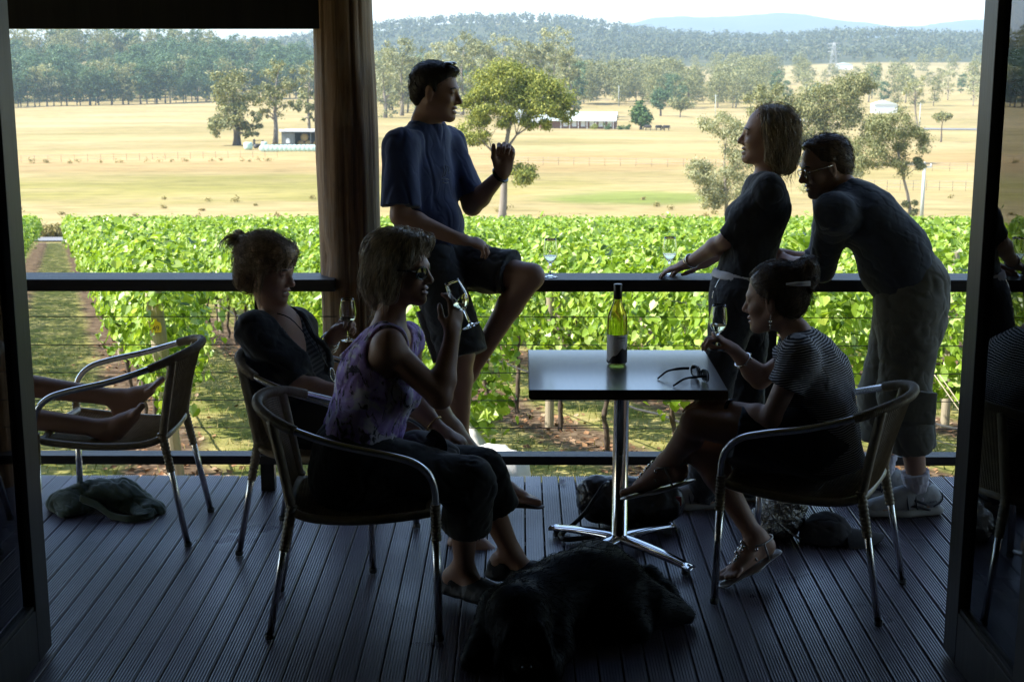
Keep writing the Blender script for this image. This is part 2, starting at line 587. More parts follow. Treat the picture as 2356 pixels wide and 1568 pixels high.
g_me = np_mesh('ground', np.stack([XX, YY, ZZ], -1).reshape(-1, 3), F, True)
m_gr, nt, b = new_mat('farmland')
b.inputs['Roughness'].default_value = 0.95
b.inputs['Specular IOR Level'].default_value = 0.1
tc = N(nt, 'ShaderNodeTexCoord')
sx = N(nt, 'ShaderNodeSeparateXYZ'); nt.links.new(tc.outputs['Object'], sx.inputs[0])
def mth(op, a, c=None, clamp=False):
    n = nt.nodes.new('ShaderNodeMath'); n.operation = op; n.use_clamp = clamp
    for i, x in enumerate((a, c)):
        if x is None: continue
        if hasattr(x, 'links'): nt.links.new(x, n.inputs[i])
        else: n.inputs[i].default_value = x
    return n.outputs[0]
def sstep(a, c, x):
    n = nt.nodes.new('ShaderNodeMapRange'); n.interpolation_type = 'SMOOTHSTEP'
    n.inputs['From Min'].default_value = a; n.inputs['From Max'].default_value = c
    nt.links.new(x, n.inputs['Value'])
    return n.outputs[0]
px_, py_ = sx.outputs['X'], sx.outputs['Y']
# pasture: dry grass with greener and browner drifts
n1 = tex(nt, 0.012, 6.0, (1, 1.6, 1)); n2 = tex(nt, 0.06, 7.0, (0.9, 1.6, 1), rough=0.65); n3 = tex(nt, 0.35, 8.0, (0.6, 1.6, 1), rough=0.7)
n4 = tex(nt, 0.006, 3.0, (1.5, 5, 1))
past = ramp(nt, n1, [(0.30, (0.29, 0.27, 0.12)), (0.46, (0.40, 0.35, 0.19)), (0.62, (0.46, 0.39, 0.25)), (0.8, (0.38, 0.29, 0.17))])
past = mix(nt, 0.55, past, ramp(nt, n2, [(0.3, (0.31, 0.29, 0.13)), (0.5, (0.43, 0.37, 0.21)), (0.7, (0.49, 0.42, 0.28))]))
wob = mth('ADD', py_, mth('MULTIPLY', mth('SUBTRACT', n1, 0.5), 60.0))
band = mth('MULTIPLY', sstep(188, 200, wob), mth('SUBTRACT', 1.0, sstep(232, 246, wob)))
past = mix(nt, mth('MULTIPLY', band, 0.5), past, (0.42, 0.30, 0.16))
gx = mth('MULTIPLY', mth('ADD', px_, -11.0), 0.085); gy = mth('MULTIPLY', mth('ADD', py_, -150.0), 0.075)
gd = mth('ADD', mth('MULTIPLY', gx, gx), mth('MULTIPLY', gy, gy))
gp = mth('SUBTRACT', 1.0, sstep(0.15, 1.0, mth('ADD', gd, mth('MULTIPLY', mth('SUBTRACT', n2, 0.5), 1.6))))
past = mix(nt, mth('MULTIPLY', gp, 0.75), past, (0.17, 0.27, 0.055))
gx = mth('MULTIPLY', mth('ADD', px_, 35.0), 0.018); gy = mth('MULTIPLY', mth('ADD', py_, -165.0), 0.04)
gd = mth('ADD', mth('MULTIPLY', gx, gx), mth('MULTIPLY', gy, gy))
gp = mth('SUBTRACT', 1.0, sstep(0.1, 1.0, mth('ADD', gd, mth('MULTIPLY', mth('SUBTRACT', n2, 0.5), 2.2))))
past = mix(nt, mth('MULTIPLY', gp, 0.5), past, (0.27, 0.29, 0.07))
past = mix(nt, 1.0, past, ramp(nt, n4, [(0.35, (0.64, 0.60, 0.46)), (0.65, (0.90, 0.82, 0.69))]), 'MULTIPLY')
past = mix(nt, 0.75, past, ramp(nt, n3, [(0.3, (0.55, 0.56, 0.5)), (0.5, (1.0, 0.98, 0.95)), (0.7, (1.35, 1.3, 1.22))]), 'MULTIPLY')
# wooded ground far off
past = mix(nt, sstep(1480, 1560, py_), past, ramp(nt, n1, [(0.4, (0.055, 0.065, 0.03)), (0.62, (0.075, 0.08, 0.04)), (0.72, (0.30, 0.25, 0.13))]))
# vineyard floor: mown grass alleys, brown mulch and bare earth under the rows
rowu = mth('DIVIDE', mth('ADD', mth('SUBTRACT', px_, ROW_X), mth('MULTIPLY', mth('SUBTRACT', py_, ROW_Y), -ROWDIR.x)), ROW_GAP)
fr_ = mth('ABSOLUTE', mth('SUBTRACT', mth('FRACT', mth('ADD', rowu, 0.5)), 0.5))
v1 = tex(nt, 1.3, 7.0, rough=0.7); v2 = tex(nt, 6.0, 6.0, rough=0.7); v3 = tex(nt, 0.45, 3.0)
gra = ramp(nt, v1, [(0.30, (0.06, 0.09, 0.016)), (0.44, (0.15, 0.16, 0.04)), (0.58, (0.30, 0.26, 0.10)), (0.72, (0.42, 0.35, 0.18))])
gra = mix(nt, 0.5, gra, ramp(nt, v2, [(0.3, (0.45, 0.5, 0.4)), (0.7, (1.4, 1.35, 1.3))]), 'MULTIPLY')
mul = ramp(nt, v2, [(0.30, (0.045, 0.026, 0.016)), (0.5, (0.105, 0.070, 0.045)), (0.66, (0.21, 0.155, 0.105)), (0.8, (0.42, 0.33, 0.25))])
und = mth('SUBTRACT', 1.0, sstep(0.13, 0.27, mth('ADD', fr_, mth('MULTIPLY', mth('SUBTRACT', v1, 0.5), 0.35))))
vin = mix(nt, mth('MULTIPLY', und, sstep(9.6, 10.6, py_)), gra, mul)
allc = mix(nt, sstep(97.5, 99.5, py_), vin, past)
nt.links.new(allc, b.inputs['Base Color'])
bump(nt, b, v2, 0.7, 0.05)
tag(link('ground', g_me, m_gr), kind='structure')

# ---- a country road at the foot of the vineyard
m_road = mat('grey asphalt', (0.16, 0.16, 0.17), (0.21, 0.21, 0.215), 0.9, 0, 0.6)
xs = np.linspace(-80, 80, 60)
V = []
for x in xs:
    for y in (100.0, 105.5):
        V.append((x, y + 0.02 * x, ground_z(x, y + 0.02 * x) + 0.10))
F = [(2 * i, 2 * i + 2, 2 * i + 3, 2 * i + 1) for i in range(len(xs) - 1)]
tag(link('road', np_mesh('road', np.array(V), np.array(F)), m_road), kind='structure')

# ---- blue mountains on the skyline
MTN = [(-900, 95), (-200, 88), (60, 92), (160, 100), (280, 112), (420, 108), (520, 97), (590, 88), (660, 94), (740, 108), (900, 118), (1200, 110), (1380, 75), (1440, 56), (1500, 43), (1560, 40), (1640, 42), (1700, 38), (1740, 34), (1790, 32), (1840, 37), (1900, 47), (1960, 53), (2040, 62), (2090, 62), (2150, 53), (2210, 47), (2300, 45), (2500, 60), (3300, 95)]
pxs = np.linspace(-900, 3300, 420)
DM = 6300.0
V, F = [], []
for px in pxs:
    X = (px - 1197) / FPX * DM
    zc = EYE + (88 - np.interp(px, *zip(*MTN))) / FPX * DM + 4 * noise.noise(Vector((px * 0.021, 0, 0))) + 2.5 * noise.noise(Vector((px * 0.09, 3, 0)))
    for k, (dy, fz) in enumerate(((-1900, 0), (-1300, 0.30), (-700, 0.62), (-270, 0.88), (0, 1.0), (500, 0.3), (1000, 0))):
        w = 14 * noise.noise(Vector((px * 0.012, dy * 0.002, 5))) * (1 if 0 < k < 4 else 0)
        V.append((X, DM + dy, -140 + (zc + 140) * fz + w))
for i in range(len(pxs) - 1):
    for k in range(6):
        F.append((i * 7 + k, (i + 1) * 7 + k, (i + 1) * 7 + k + 1, i * 7 + k + 1))
m_mt = mat('forested mountain', (0.045, 0.058, 0.035), (0.075, 0.085, 0.055), 0.95, 0, 0.004)
tag(link('mountains', np_mesh('mountains', np.array(V), np.array(F), True), m_mt), kind='structure')

# ================================================================== leaves
def leaf_frames(n, bias, jitter, droop):
    """per-leaf normal and tip direction. bias: (n,3) wanted normals"""
    nn = bias + rng.normal(0, jitter, (n, 3))
    nn /= np.linalg.norm(nn, axis=1, keepdims=True) + 1e-9
    t = rng.normal(0, 1, (n, 3)); t[:, 2] -= droop
    t -= nn * (t * nn).sum(1, keepdims=True)
    t /= np.linalg.norm(t, axis=1, keepdims=True) + 1e-9
    return nn, t, np.cross(nn, t)
def vine_leaves(P, bias, size, jitter=0.55, droop=1.2):
    n = len(P)
    nn, t, s = leaf_frames(n, bias, jitter, droop)
    L = (size * rng.uniform(0.55, 1.2, n))[:, None]
    half = [(0.0, 0.0, 0.0), (0.31, -0.15, 0.10), (0.52, 0.12, 0.17), (0.47, 0.46, 0.08), (0.27, 0.76, 0.06), (0.0, 0.96, -0.12)]
    V = np.zeros((n, 12, 3))
    for sgn, o in ((1, 0), (-1, 6)):
        for k, (a, c, h) in enumerate(half):
            V[:, o + k] = P + L * (s * (a * sgn) + t * c + nn * h)
    base = (np.arange(n) * 12)[:, None]
    # share base and tip so that a leaf is one island
    fa = base + np.array([0, 1, 2, 3, 4, 5])
    fb = base + np.array([0, 5, 10, 9, 8, 7])
    return V.reshape(-1, 3), [fa, fb]
def rhomb_leaves(P, bias, size, aspect=0.45, jitter=0.5, droop=1.0):
    n = len(P)
    nn, t, s = leaf_frames(n, bias, jitter, droop)
    L = (size * rng.uniform(0.6, 1.3, n))[:, None]
    V = np.zeros((n, 4, 3))
    V[:, 0] = P - t * L * 0.5; V[:, 1] = P + s * L * aspect * 0.5; V[:, 2] = P + t * L * 0.5 - nn * L * 0.12; V[:, 3] = P - s * L * aspect * 0.5
    return V.reshape(-1, 3), [np.arange(n * 4).reshape(n, 4)]
def join_np(parts):
    Vs, Fs, o = [], {}, 0
    for V, fl in parts:
        Vs.append(V)
        for f in fl:
            Fs.setdefault(f.shape[1], []).append(f + o)
        o += len(V)
    return np.concatenate(Vs), [np.concatenate(v) for v in Fs.values()]

# ================================================================== vineyard
m_vine = leaf_mat('grapevine leaves', [(0.06, 0.12, 0.010), (0.15, 0.26, 0.018), (0.26, 0.40, 0.035), (0.40, 0.53, 0.09), (0.20, 0.33, 0.04), (0.56, 0.66, 0.24)], 0.40, 0.36, 0.55)
m_bark = mat('vine bark', (0.060, 0.042, 0.030), (0.13, 0.095, 0.07), 0.9, 0, 12, (1, 1, 0.2), 0.6)
m_post = mat('weathered pine post', (0.30, 0.25, 0.17), (0.42, 0.36, 0.26), 0.85, 0, 5, (6, 6, 0.4), 0.4)
m_hose = mat('black drip hose', (0.03, 0.03, 0.032), (0.06, 0.06, 0.065), 0.5)
ROWLEN = 91.0
dir3 = np.array([ROWDIR.x, 1.0, 0.0]); dn = np.linalg.norm(dir3); dirn = dir3 / dn
nor = np.array([dirn[1], -dirn[0], 0.0])        # to the right of the row
def row_point(s, t, h):
    """point in a row's own space (its origin on the ground at its near end), the slope included"""
    p = np.outer(s, dirn) + np.outer(t, nor)
    p[:, 2] = -0.1195 * p[:, 1] + h
    return p
def row_canopy(seed):
    global rng
    rng = np.random.default_rng(seed)
    parts = []
    for s0, s1, dens, size in ((-0.55, 9, 820, 0.068), (9, 22, 560, 0.078), (22, 45, 280, 0.105), (45, ROWLEN, 120, 0.15)):
        n = int((s1 - s0) * dens)
        s = rng.uniform(s0, s1, n)
        topw = 1.68 + 0.10 * np.sin(s * 1.9 + seed) + 0.09 * np.sin(s * 4.7 + 2 * seed) + 0.05 * np.sin(s * 11.0)
        bot = 0.78 + 0.13 * np.sin(s * 2.6 + seed) + 0.10 * np.sin(s * 6.1)
        ang = rng.uniform(0, 2 * PI, n)
        rad = np.clip(rng.normal(0.86, 0.16, n), 0.25, 1.25)
        t = 0.31 * np.cos(ang) * rad * (1 + 0.25 * np.sin(s * 3.3 + seed))
        h = (topw + bot) / 2 + (topw - bot) / 2 * np.sin(ang) * rad
        bias = np.outer(np.cos(ang) * 0.9, nor) + np.outer(np.zeros(n), dirn)
        bias[:, 2] = np.sin(ang) * 0.6 + 0.45
        parts.append(vine_leaves(row_point(s, t, h), bias, size))
        # upright shoots above the hedge line and trailing ones down its sides
        ns = int((s1 - s0) * (1.0 if s1 < 30 else 0.5))
        for k in range(ns):
            ss, tt = rng.uniform(s0, s1), rng.normal(0, 0.16)
            up = rng.random() < 0.6
            m = 9 if s1 < 30 else 4
            u = np.linspace(0, 1, m)
            if up:
                hh = 1.60 + u * rng.uniform(0.10, 0.32); tt_ = tt + u * rng.normal(0, 0.12)
            else:
                sg = 1 if rng.random() < 0.5 else -1
                hh = 1.15 - u * rng.uniform(0.25, 0.75); tt_ = sg * (0.30 + 0.18 * np.sin(u * 2.5))
            q = row_point(ss + u * rng.normal(0, 0.22), tt_ + 0 * u, hh)
            bb = np.tile([0, 0, 0.8], (m, 1)) + rng.normal(0, 0.4, (m, 3))
            parts.append(vine_leaves(q, bb, size * 0.85))
    V, F = join_np(parts)
    return np_mesh('canopy', V, F)
def trunk_mesh(seed):
    r = random.Random(seed)
    mb = MB()
    x, y = 0.0, 0.0
    pts = []
    for i in range(8):
        pts.append((x, y, -0.05 + 0.125 * i))
        x += r.uniform(-0.028, 0.028); y += r.uniform(-0.03, 0.03)
    mb.tube(bez(pts, 3), [0.026 - 0.009 * i / 21 + 0.004 * math.sin(i * 2.1) for i in range(22)], 7)
    for sg in (-1, 1):
        a = Vector(pts[-1])
        q = [a, a + Vector((dirn[0] * sg * 0.15, dirn[1] * sg * 0.15, 0.10)), a + Vector((dirn[0] * sg * 0.6, dirn[1] * sg * 0.6, 0.12 - 0.1195 * 0.6 * sg * dirn[1]))]
        mb.tube(bez(q, 4), [0.016 - 0.001 * i for i in range(9)], 6)
    me = bpy.data.meshes.new('trunk')
    me.from_pydata(mb.v, [], mb.f); me.polygons.foreach_set('use_smooth', mb.sm); me.update()
    me.materials.append(m_bark)
    return me
trunks = [trunk_mesh(s) for s in range(5)]
canopies = []
for sd in (11, 12, 13, 14):
    me = row_canopy(sd); me.materials.append(m_vine); canopies.append(me)
rng = np.random.default_rng(21)
def post_mesh(rad, h, name):
    mb = MB()
    mb.lathe([(0, h), (rad * 0.93, h), (rad, h - 0.012), (rad * 1.02, h * 0.5), (rad * 1.05, -0.3)], 16)
    me = bpy.data.meshes.new(name)
    me.from_pydata(mb.v, [], mb.f); me.update(); me.materials.append(m_post)
    return me
end_me, mid_me = post_mesh(0.060, 1.42, 'end_post'), post_mesh(0.04, 1.65, 'post')
hose = MB()
hp = row_point(np.linspace(0, 40, 81), np.zeros(81), 0.44 + 0.03 * np.abs(np.sin(np.linspace(0, 40, 81) * 2.4)))
hose.tube([Vector(p) for p in hp], 0.009, 6)
for hh in (0.95, 1.35):
    q = row_point(np.linspace(0, 40, 9), np.zeros(9), np.full(9, hh)); hose.tube([Vector(p) for p in q], 0.003, 4)
hose_me = bpy.data.meshes.new('drip_hose'); hose_me.from_pydata(hose.v, [], hose.f); hose_me.update(); hose_me.materials.append(m_hose)
row_i = 0
for k in range(-3, 32):
    x = ROW_X + ROW_GAP * k - (0.35 if k < 0 else 0.0)
    y = ROW_Y + (0.0 if k <= 0 else -1.75 + rng.normal(0.0, 0.08)) + (0.75 if k == 1 else 0.0)
    x += ROWDIR.x * (y - ROW_Y)
    root = empty('vine_row', (x, y, float(ground_z(x, y))))
    c = link('canopy', canopies[k % 4], None, root)
    if k % 2 == 0 and k != 0:
        c.location = row_point(np.array([-0.0]), np.array([0.0]), 0.0)[0]
    if k <= 6:
        s = 0.55 if k else 0.8
        for i in range(16):
            p = row_point(np.array([s]), np.array([rng.normal(0, 0.03)]), 0.0)[0]
            tr = link('trunk', trunks[(i + k) % 5], None, root); tr.location = p
            tr.rotation_euler = (0, 0, 0)
            s += 1.25 + rng.normal(0, 0.06)
        if k < 1 or k > 3:
            ep = link('end_post', end_me, None, root)
            if k == 0: ep.rotation_euler = (0, -0.075, 0)
        for i in range(4):
            po = link('post', mid_me, None, root); po.location = row_point(np.array([4.6 + 5.2 * i]), np.array([0.0]), 0.0)[0]
        link('drip_hose', hose_me, None, root)
    if k == 3:
        for a_, c_ in (((2150, 862, 9.6), (2236, 985, 9.2)), ((2162, 862, 9.6), (2244, 980, 9.2)), ((2150, 1012, 8.6), (2240, 1036, 8.2))):
            mb = MB(); mb.tube([U(*a_), U(*c_)], .004, 5)
            gw = mb.build('guy_wire', m_post, root); gw.location = -root.location
    if k == 0:
        tag(root, 'grapevine row whose pale end post carries a yellow tag numbered 49', 'vine row', 'grapevine rows')
        ROW49 = root
    elif k == 1: tag(root, 'grapevine row behind the seated women, its bare trunks showing beneath the leaves', 'vine row', 'grapevine rows')
    elif k == 2: tag(root, 'grapevine row seen past the table, trunks and black drip hose below it', 'vine row', 'grapevine rows')
    elif k == -1: tag(root, 'grapevine row left of the mown grass strip, partly behind the glazed door', 'vine row', 'grapevine rows')
    else: tag(root, 'green grapevine row, one of many parallel rows running down the slope', 'vine row', 'grapevine rows')
# yellow ear-tag numbered 49 on the end post
m_yel = mat('yellow plastic tag', (0.75, 0.52, 0.05), (0.68, 0.46, 0.04), 0.4)
m_ink = mat('dark ink', (0.05, 0.05, 0.06), (0.04, 0.04, 0.05), 0.6)
mb = MB()
ol = [(-0.035, -0.05), (0.035, -0.05), (0.042, -0.01), (0.036, 0.022), (0.014, 0.032), (0.012, 0.052), (-0.012, 0.052), (-0.014, 0.032), (-0.036, 0.022), (-0.042, -0.01)]
mb.prism([(x, z) for x, z in ol], -0.066, -0.062)
tg = mb.build('tag', m_yel, ROW49); tg.location = (-0.080, -0.004, 1.17); tg.rotation_euler = (0, -0.075, 0)
nm = text_part('49', 'tag_number', 0.052, m_ink, tg)
nm.location = (0, -0.0675, -0.035); nm.rotation_euler = (R(90), 0, 0)

# ---- dry grass, weeds and leaf litter close to the veranda
def grass_patch():
    n = 26000
    Y = 6.6 + 16 * rng.random(n) ** 1.4
    X = (rng.random(n) * 2 - 1) * (Y * 0.40)
    rowu = (X - ROW_X + (Y - ROW_Y) * -ROWDIR.x) / ROW_GAP
    fr = np.abs((rowu + 0.5) % 1.0 - 0.5)
    keep = (fr > 0.24) | (Y < 10.0) | (rng.random(n) < 0.12)
    X, Y = X[keep], Y[keep]; n = len(X)
    h = rng.uniform(0.02, 0.075, n) * np.where(rng.random(n) < 0.03, 2.4, 1)
    Z = ground_z(X, Y)
    a = rng.uniform(0, 2 * PI, n); w = 0.004 + 0.003 * rng.random(n)
    lean = rng.normal(0, 0.5, (n, 2)) * h[:, None]
    V = np.zeros((n, 3, 3))
    V[:, 0] = np.stack([X - np.cos(a) * w, Y - np.sin(a) * w, Z - 0.005], 1)
    V[:, 1] = np.stack([X + np.cos(a) * w, Y + np.sin(a) * w, Z - 0.005], 1)
    V[:, 2] = np.stack([X + lean[:, 0], Y + lean[:, 1], Z + h], 1)
    return V.reshape(-1, 3), np.arange(n * 3).reshape(n, 3)
m_gb = leaf_mat('grass blades', [(0.10, 0.14, 0.03), (0.20, 0.20, 0.06), (0.36, 0.30, 0.12), (0.44, 0.36, 0.17)], 0.3, 0.6, 0.2)
V, F = grass_patch()
tag(link('grass', np_mesh('grass', V, F), m_gb), kind='stuff')
n = 5200
Y = 9.8 + 12 * rng.random(n) ** 1.5; k = rng.integers(-2, 7, n)
X = ROW_X + ROW_GAP * k + (Y - ROW_Y) * ROWDIR.x + rng.normal(0, 0.26, n)
P = np.stack([X, Y, ground_z(X, Y) + 0.012], 1)
bi = np.tile([0, 0, 1.0], (n, 1))
V, F = rhomb_leaves(P, bi, 0.075, 0.6, 0.35, 0.0)
m_lit = leaf_mat('fallen vine leaves', [(0.08, 0.045, 0.025), (0.20, 0.10, 0.05), (0.33, 0.19, 0.10), (0.14, 0.07, 0.04), (0.42, 0.30, 0.19)], 0.1, 0.7, 0.2, tcol=(1, 0.8, 0.6))
tag(link('leaf_litter', np_mesh('leaf_litter', V, F), m_lit), kind='stuff')

# ---- pale boulders just below the deck
m_rock = mat('pale limestone', (0.66, 0.63, 0.58), (0.50, 0.47, 0.42), 0.9, 0, 3.0, (1, 1, 1), 0.5, 9, 0.02)
def boulder(c, r, seed, label):
    mb = MB()
    n, m = 40, 24
    vs, fs = [], []
    for i in range(m + 1):
        th = PI * i / m
        for j in range(n):
            a = 2 * PI * j / n
            d = Vector((math.sin(th) * math.cos(a), math.sin(th) * math.sin(a), math.cos(th)))
            q = Vector([math.copysign(abs(x) ** 0.85, x) for x in d])
            k = 1 + 0.10 * noise.noise(d * 1.4 + Vector((seed, 0, 0))) + 0.06 * noise.noise(d * 4 + Vector((seed, 3, 0)))
            vs.append((q.x * r[0] * k, q.y * r[1] * k, q.z * r[2] * k))
    for i in range(m):
        for j in range(n):
            j2 = (j + 1) % n
            fs.append((i * n + j, (i + 1) * n + j, (i + 1) * n + j2, i * n + j2))
    mb.add(vs, fs, True)
    o = mb.build('boulder', m_rock)
    o.location = c
    return tag(o, label, 'boulder', 'boulders below the deck')
p = U(1135, 1050, 8.1); boulder((p.x, 8.1, -0.84), (0.245, 0.3, 0.50), 2.2, 'big pale boulder beyond the lower rail, right of the seated women')
p = U(1062, 1010, 8.9); boulder((p.x, 8.9, -0.95), (0.22, 0.25, 0.50), 5.7, 'smaller pale boulder tucked behind the big one beyond the rail')
# ================================================================== trees
m_gumbark = mat('pale gum bark', (0.30, 0.26, 0.21), (0.15, 0.12, 0.095), 0.9, 0, 1.2, (1, 1, 0.3), 0.3)
m_darkbark = mat('dark bark', (0.13, 0.11, 0.09), (0.08, 0.065, 0.055), 0.95, 0, 1.2, (1, 1, 0.3), 0.3)
m_leaf_gold = leaf_mat('golden green gum leaves', [(0.095, 0.129, 0.028), (0.190, 0.224, 0.044), (0.328, 0.345, 0.069), (0.448, 0.440, 0.103)], 0.28, 0.6, 0.3)  # yellow green leaf colour, from deep green to gold, varied leaf by leaf
m_leaf_olive = leaf_mat('olive gum leaves', [(0.091, 0.111, 0.044), (0.172, 0.191, 0.081), (0.272, 0.272, 0.121), (0.363, 0.343, 0.151)], 0.22, 0.6, 0.3)
m_leaf_grey = leaf_mat('grey green gum leaves', [(0.161, 0.180, 0.104), (0.265, 0.284, 0.161), (0.397, 0.397, 0.227), (0.510, 0.491, 0.284)], 0.3, 0.6, 0.3)
m_leaf_dark = leaf_mat('dark wood leaves', [(0.039, 0.078, 0.039), (0.066, 0.127, 0.058), (0.101, 0.176, 0.081), (0.140, 0.211, 0.097)], 0.2, 0.6, 0.3)
m_leaf_cyp = leaf_mat('dense green needles', [(0.039, 0.085, 0.021), (0.072, 0.130, 0.033), (0.104, 0.176, 0.046)], 0.15, 0.6, 0.3)

def clump(c, r, n, size, aspect=0.5, jit=0.55, droop=1.0, flat=0.75):
    d = rng.normal(0, 1, (n, 3)); d /= np.linalg.norm(d, axis=1, keepdims=True)
    rad = r * np.clip(np.abs(rng.normal(0.76, 0.36, n)), 0.1, 1.7)
    P = c + d * rad[:, None] * np.array([1, 1, flat])
    bias = d.copy(); bias[:, 2] += 0.35
    return rhomb_leaves(P, bias, size, aspect, jit, droop)
def build_tree(name, base, blobs, leaf, m_leaf, m_bark, trunk_r, label, cat='tree', group=None, per=60, kr=0.30, clear=0.18, lean=0.0, aspect=0.5, limb=1.0):
    """base: foot on the ground; blobs: (centre, radii, number of clumps) in metres from the base"""
    root = thing(name, label, cat, base, 0, group)
    cs = []
    for c, r, n in blobs:
        for _ in range(n):
            d = rng.normal(0, 1, 3); d /= np.linalg.norm(d); d *= rng.uniform(0.35, 1.0) ** 0.5
            cs.append((np.array(c) + d * np.array(r), kr * min(r[0], 1.6 * r[2]) * rng.uniform(0.65, 1.25) + 0.12))
    top = max(c[2] for c, _ in cs)
    mean = np.mean([c for c, _ in cs], axis=0)
    # trunk: wanders towards the crown's middle
    mb = MB()
    zs = np.linspace(0, 1, 9)
    tx = [np.array([mean[0] * t ** 1.6 + 0.012 * top * math.sin(t * 7 + lean), mean[1] * t ** 1.6, -0.3 + t * (top * 0.80 + 0.3)]) for t in zs]
    rad = [trunk_r * (1.25 - 0.25 * min(1, t * 8)) * (1 - 0.80 * t) + 0.01 for t in zs]
    mb.tube([Vector(p) for p in tx], rad, 9)
    nodes = [(p, r) for p, r in zip(tx, rad) if p[2] > clear * top]
    for c, r in sorted(cs, key=lambda q: np.linalg.norm(q[0] - tx[4])):
        best = min(nodes, key=lambda q: np.linalg.norm(q[0] - c) + (1.5 * max(0, q[0][2] - c[2] + 0.1 * top)))
        a = best[0]; L = np.linalg.norm(c - a)
        if L < 0.05: continue
        mid = (a + c) / 2 + np.array([rng.normal(0, 0.06) * L, rng.normal(0, 0.06) * L, 0.10 * L])
        r0 = min(best[1] * 0.75, trunk_r * 0.5 * limb); r1 = max(0.012, r0 * 0.5)
        mb.tube([Vector(a), Vector((a * 0.5 + mid * 0.5)), Vector(mid), Vector(c)], [r0, (r0 + r1) / 2, r1 * 1.1, r1 * 0.6], 5, caps=False)
        nodes += [(mid, r1 * 1.1), (c, r1 * 0.7)]
    mb.build('trunk', m_bark, root)
    parts = [clump(c, r, max(8, int(per * rng.uniform(0.7, 1.2))), leaf, aspect) for c, r in cs]
    V, F = join_np(parts)
    link('crown', np_mesh('crown', V, F), m_leaf, root)
    return root
def photo_tree(name, Y, foot, ell, leaf, m_leaf, m_bark, trunk_r, label, **kw):
    """a tree measured off the photograph: ellipses (px, py, rx, ry, clumps) at distance Y"""
    b0 = U(foot[0], foot[1], Y)
    gz = float(ground_z(b0.x, Y))
    base = Vector((b0.x, Y, gz))
    k = Y / (FPX * math.cos(PITCH)) * 1.0
    bl = []
    for px, py, rx, ry, n in ell:
        c = U(px, py, Y) - base
        bl.append(((c.x, rng.normal(0, 0.25) * rx * k, c.z), (rx * k, min(rx, ry * 1.3) * k, ry * k), n))
    return build_tree(name, base, bl, leaf, m_leaf, m_bark, trunk_r, label, **kw)

photo_tree('gum_tree', 113, (1150, 515), [(1165, 190, 88, 40, 44), (1245, 225, 62, 40, 26), (1105, 235, 40, 40, 14), (1300, 262, 32, 18, 9), (1095, 300, 44, 28, 12), (1200, 400, 34, 28, 11), (1165, 265, 60, 26, 12), (1245, 290, 40, 14, 6)],
           0.22, m_leaf_gold, m_gumbark, 0.36, 'broad gum tree with a golden green domed crown, standing alone past the vines', per=300, kr=0.32, clear=0.30)
photo_tree('gum_tree', 268, (545, 337), [(535, 205, 56, 42, 40), (548, 268, 50, 34, 30), (508, 290, 26, 26, 12), (580, 290, 22, 28, 10)],
           0.60, m_leaf_olive, m_darkbark, 0.75, 'tall dark gum tree in the pasture, nearest of those left of the farm shed', per=70, kr=0.27, clear=0.12)
photo_tree('gum_tree', 274, (633, 332), [(642, 180, 38, 40, 22), (628, 240, 42, 30, 18), (678, 243, 18, 12, 6), (610, 265, 20, 16, 6)],
           0.60, m_leaf_olive, m_gumbark, 0.5, 'slender gum tree with a bare leaning trunk, just left of the farm shed', per=60, kr=0.27, clear=0.25)
photo_tree('gum_tree', 300, (709, 306), [(712, 185, 28, 38, 20), (708, 235, 26, 22, 10), (704, 268, 14, 12, 4), (728, 280, 10, 8, 2)],
           0.65, m_leaf_olive, m_gumbark, 0.4, 'thin gum tree rising directly behind the farm shed', per=55, kr=0.3, clear=0.2)
# the tall grey stand behind the golden tree
for i, (cx, top, w) in enumerate([(885, 110, 34), (925, 82, 40), (975, 120, 30), (1020, 92, 36), (1062, 70, 38), (1105, 95, 30), (1150, 78, 40), (1200, 92, 34), (1240, 84, 30), (1276, 62, 40), (1312, 110, 24)]):
    Yt = 470 + 12 * ((i * 7) % 5)
    photo_tree('gum_tree', Yt, (cx + rng.normal(0, 4), 262), [(cx, top + 40, w * 1.15, 36, 34), (cx + rng.normal(0, 8), top + 95, w, 38, 24), (cx, top + 145, w * 0.8, 26, 12)],
               0.85, m_leaf_olive if i % 3 else m_leaf_grey, m_gumbark, 0.65, 'tall grey green gum with pale limbs, in the stand behind the seated man', group='tall gum stand', per=55, kr=0.25, clear=0.1)
photo_tree('conifer_tree', 388, (1474, 299), [(1474, 272, 21, 24, 26), (1474, 248, 13, 14, 10)], 0.7, m_leaf_cyp, m_darkbark, 0.4, 'dense egg shaped green tree beside the farmhouse', per=90, kr=0.42, clear=0.05, aspect=0.7)
photo_tree('round_tree', 520, (1520, 248), [(1520, 226, 22, 20, 26)], 0.8, m_leaf_dark, m_darkbark, 0.4, 'dark round tree before the tree belt, up the field from the egg shaped tree', per=80, kr=0.42, clear=0.05)
photo_tree('bush', 510, (1565, 250), [(1565, 238, 30, 11, 20)], 0.8, m_leaf_olive, m_darkbark, 0.2, 'wide low olive bush beside the dark round tree', cat='bush', per=70, kr=0.5, clear=0.05)
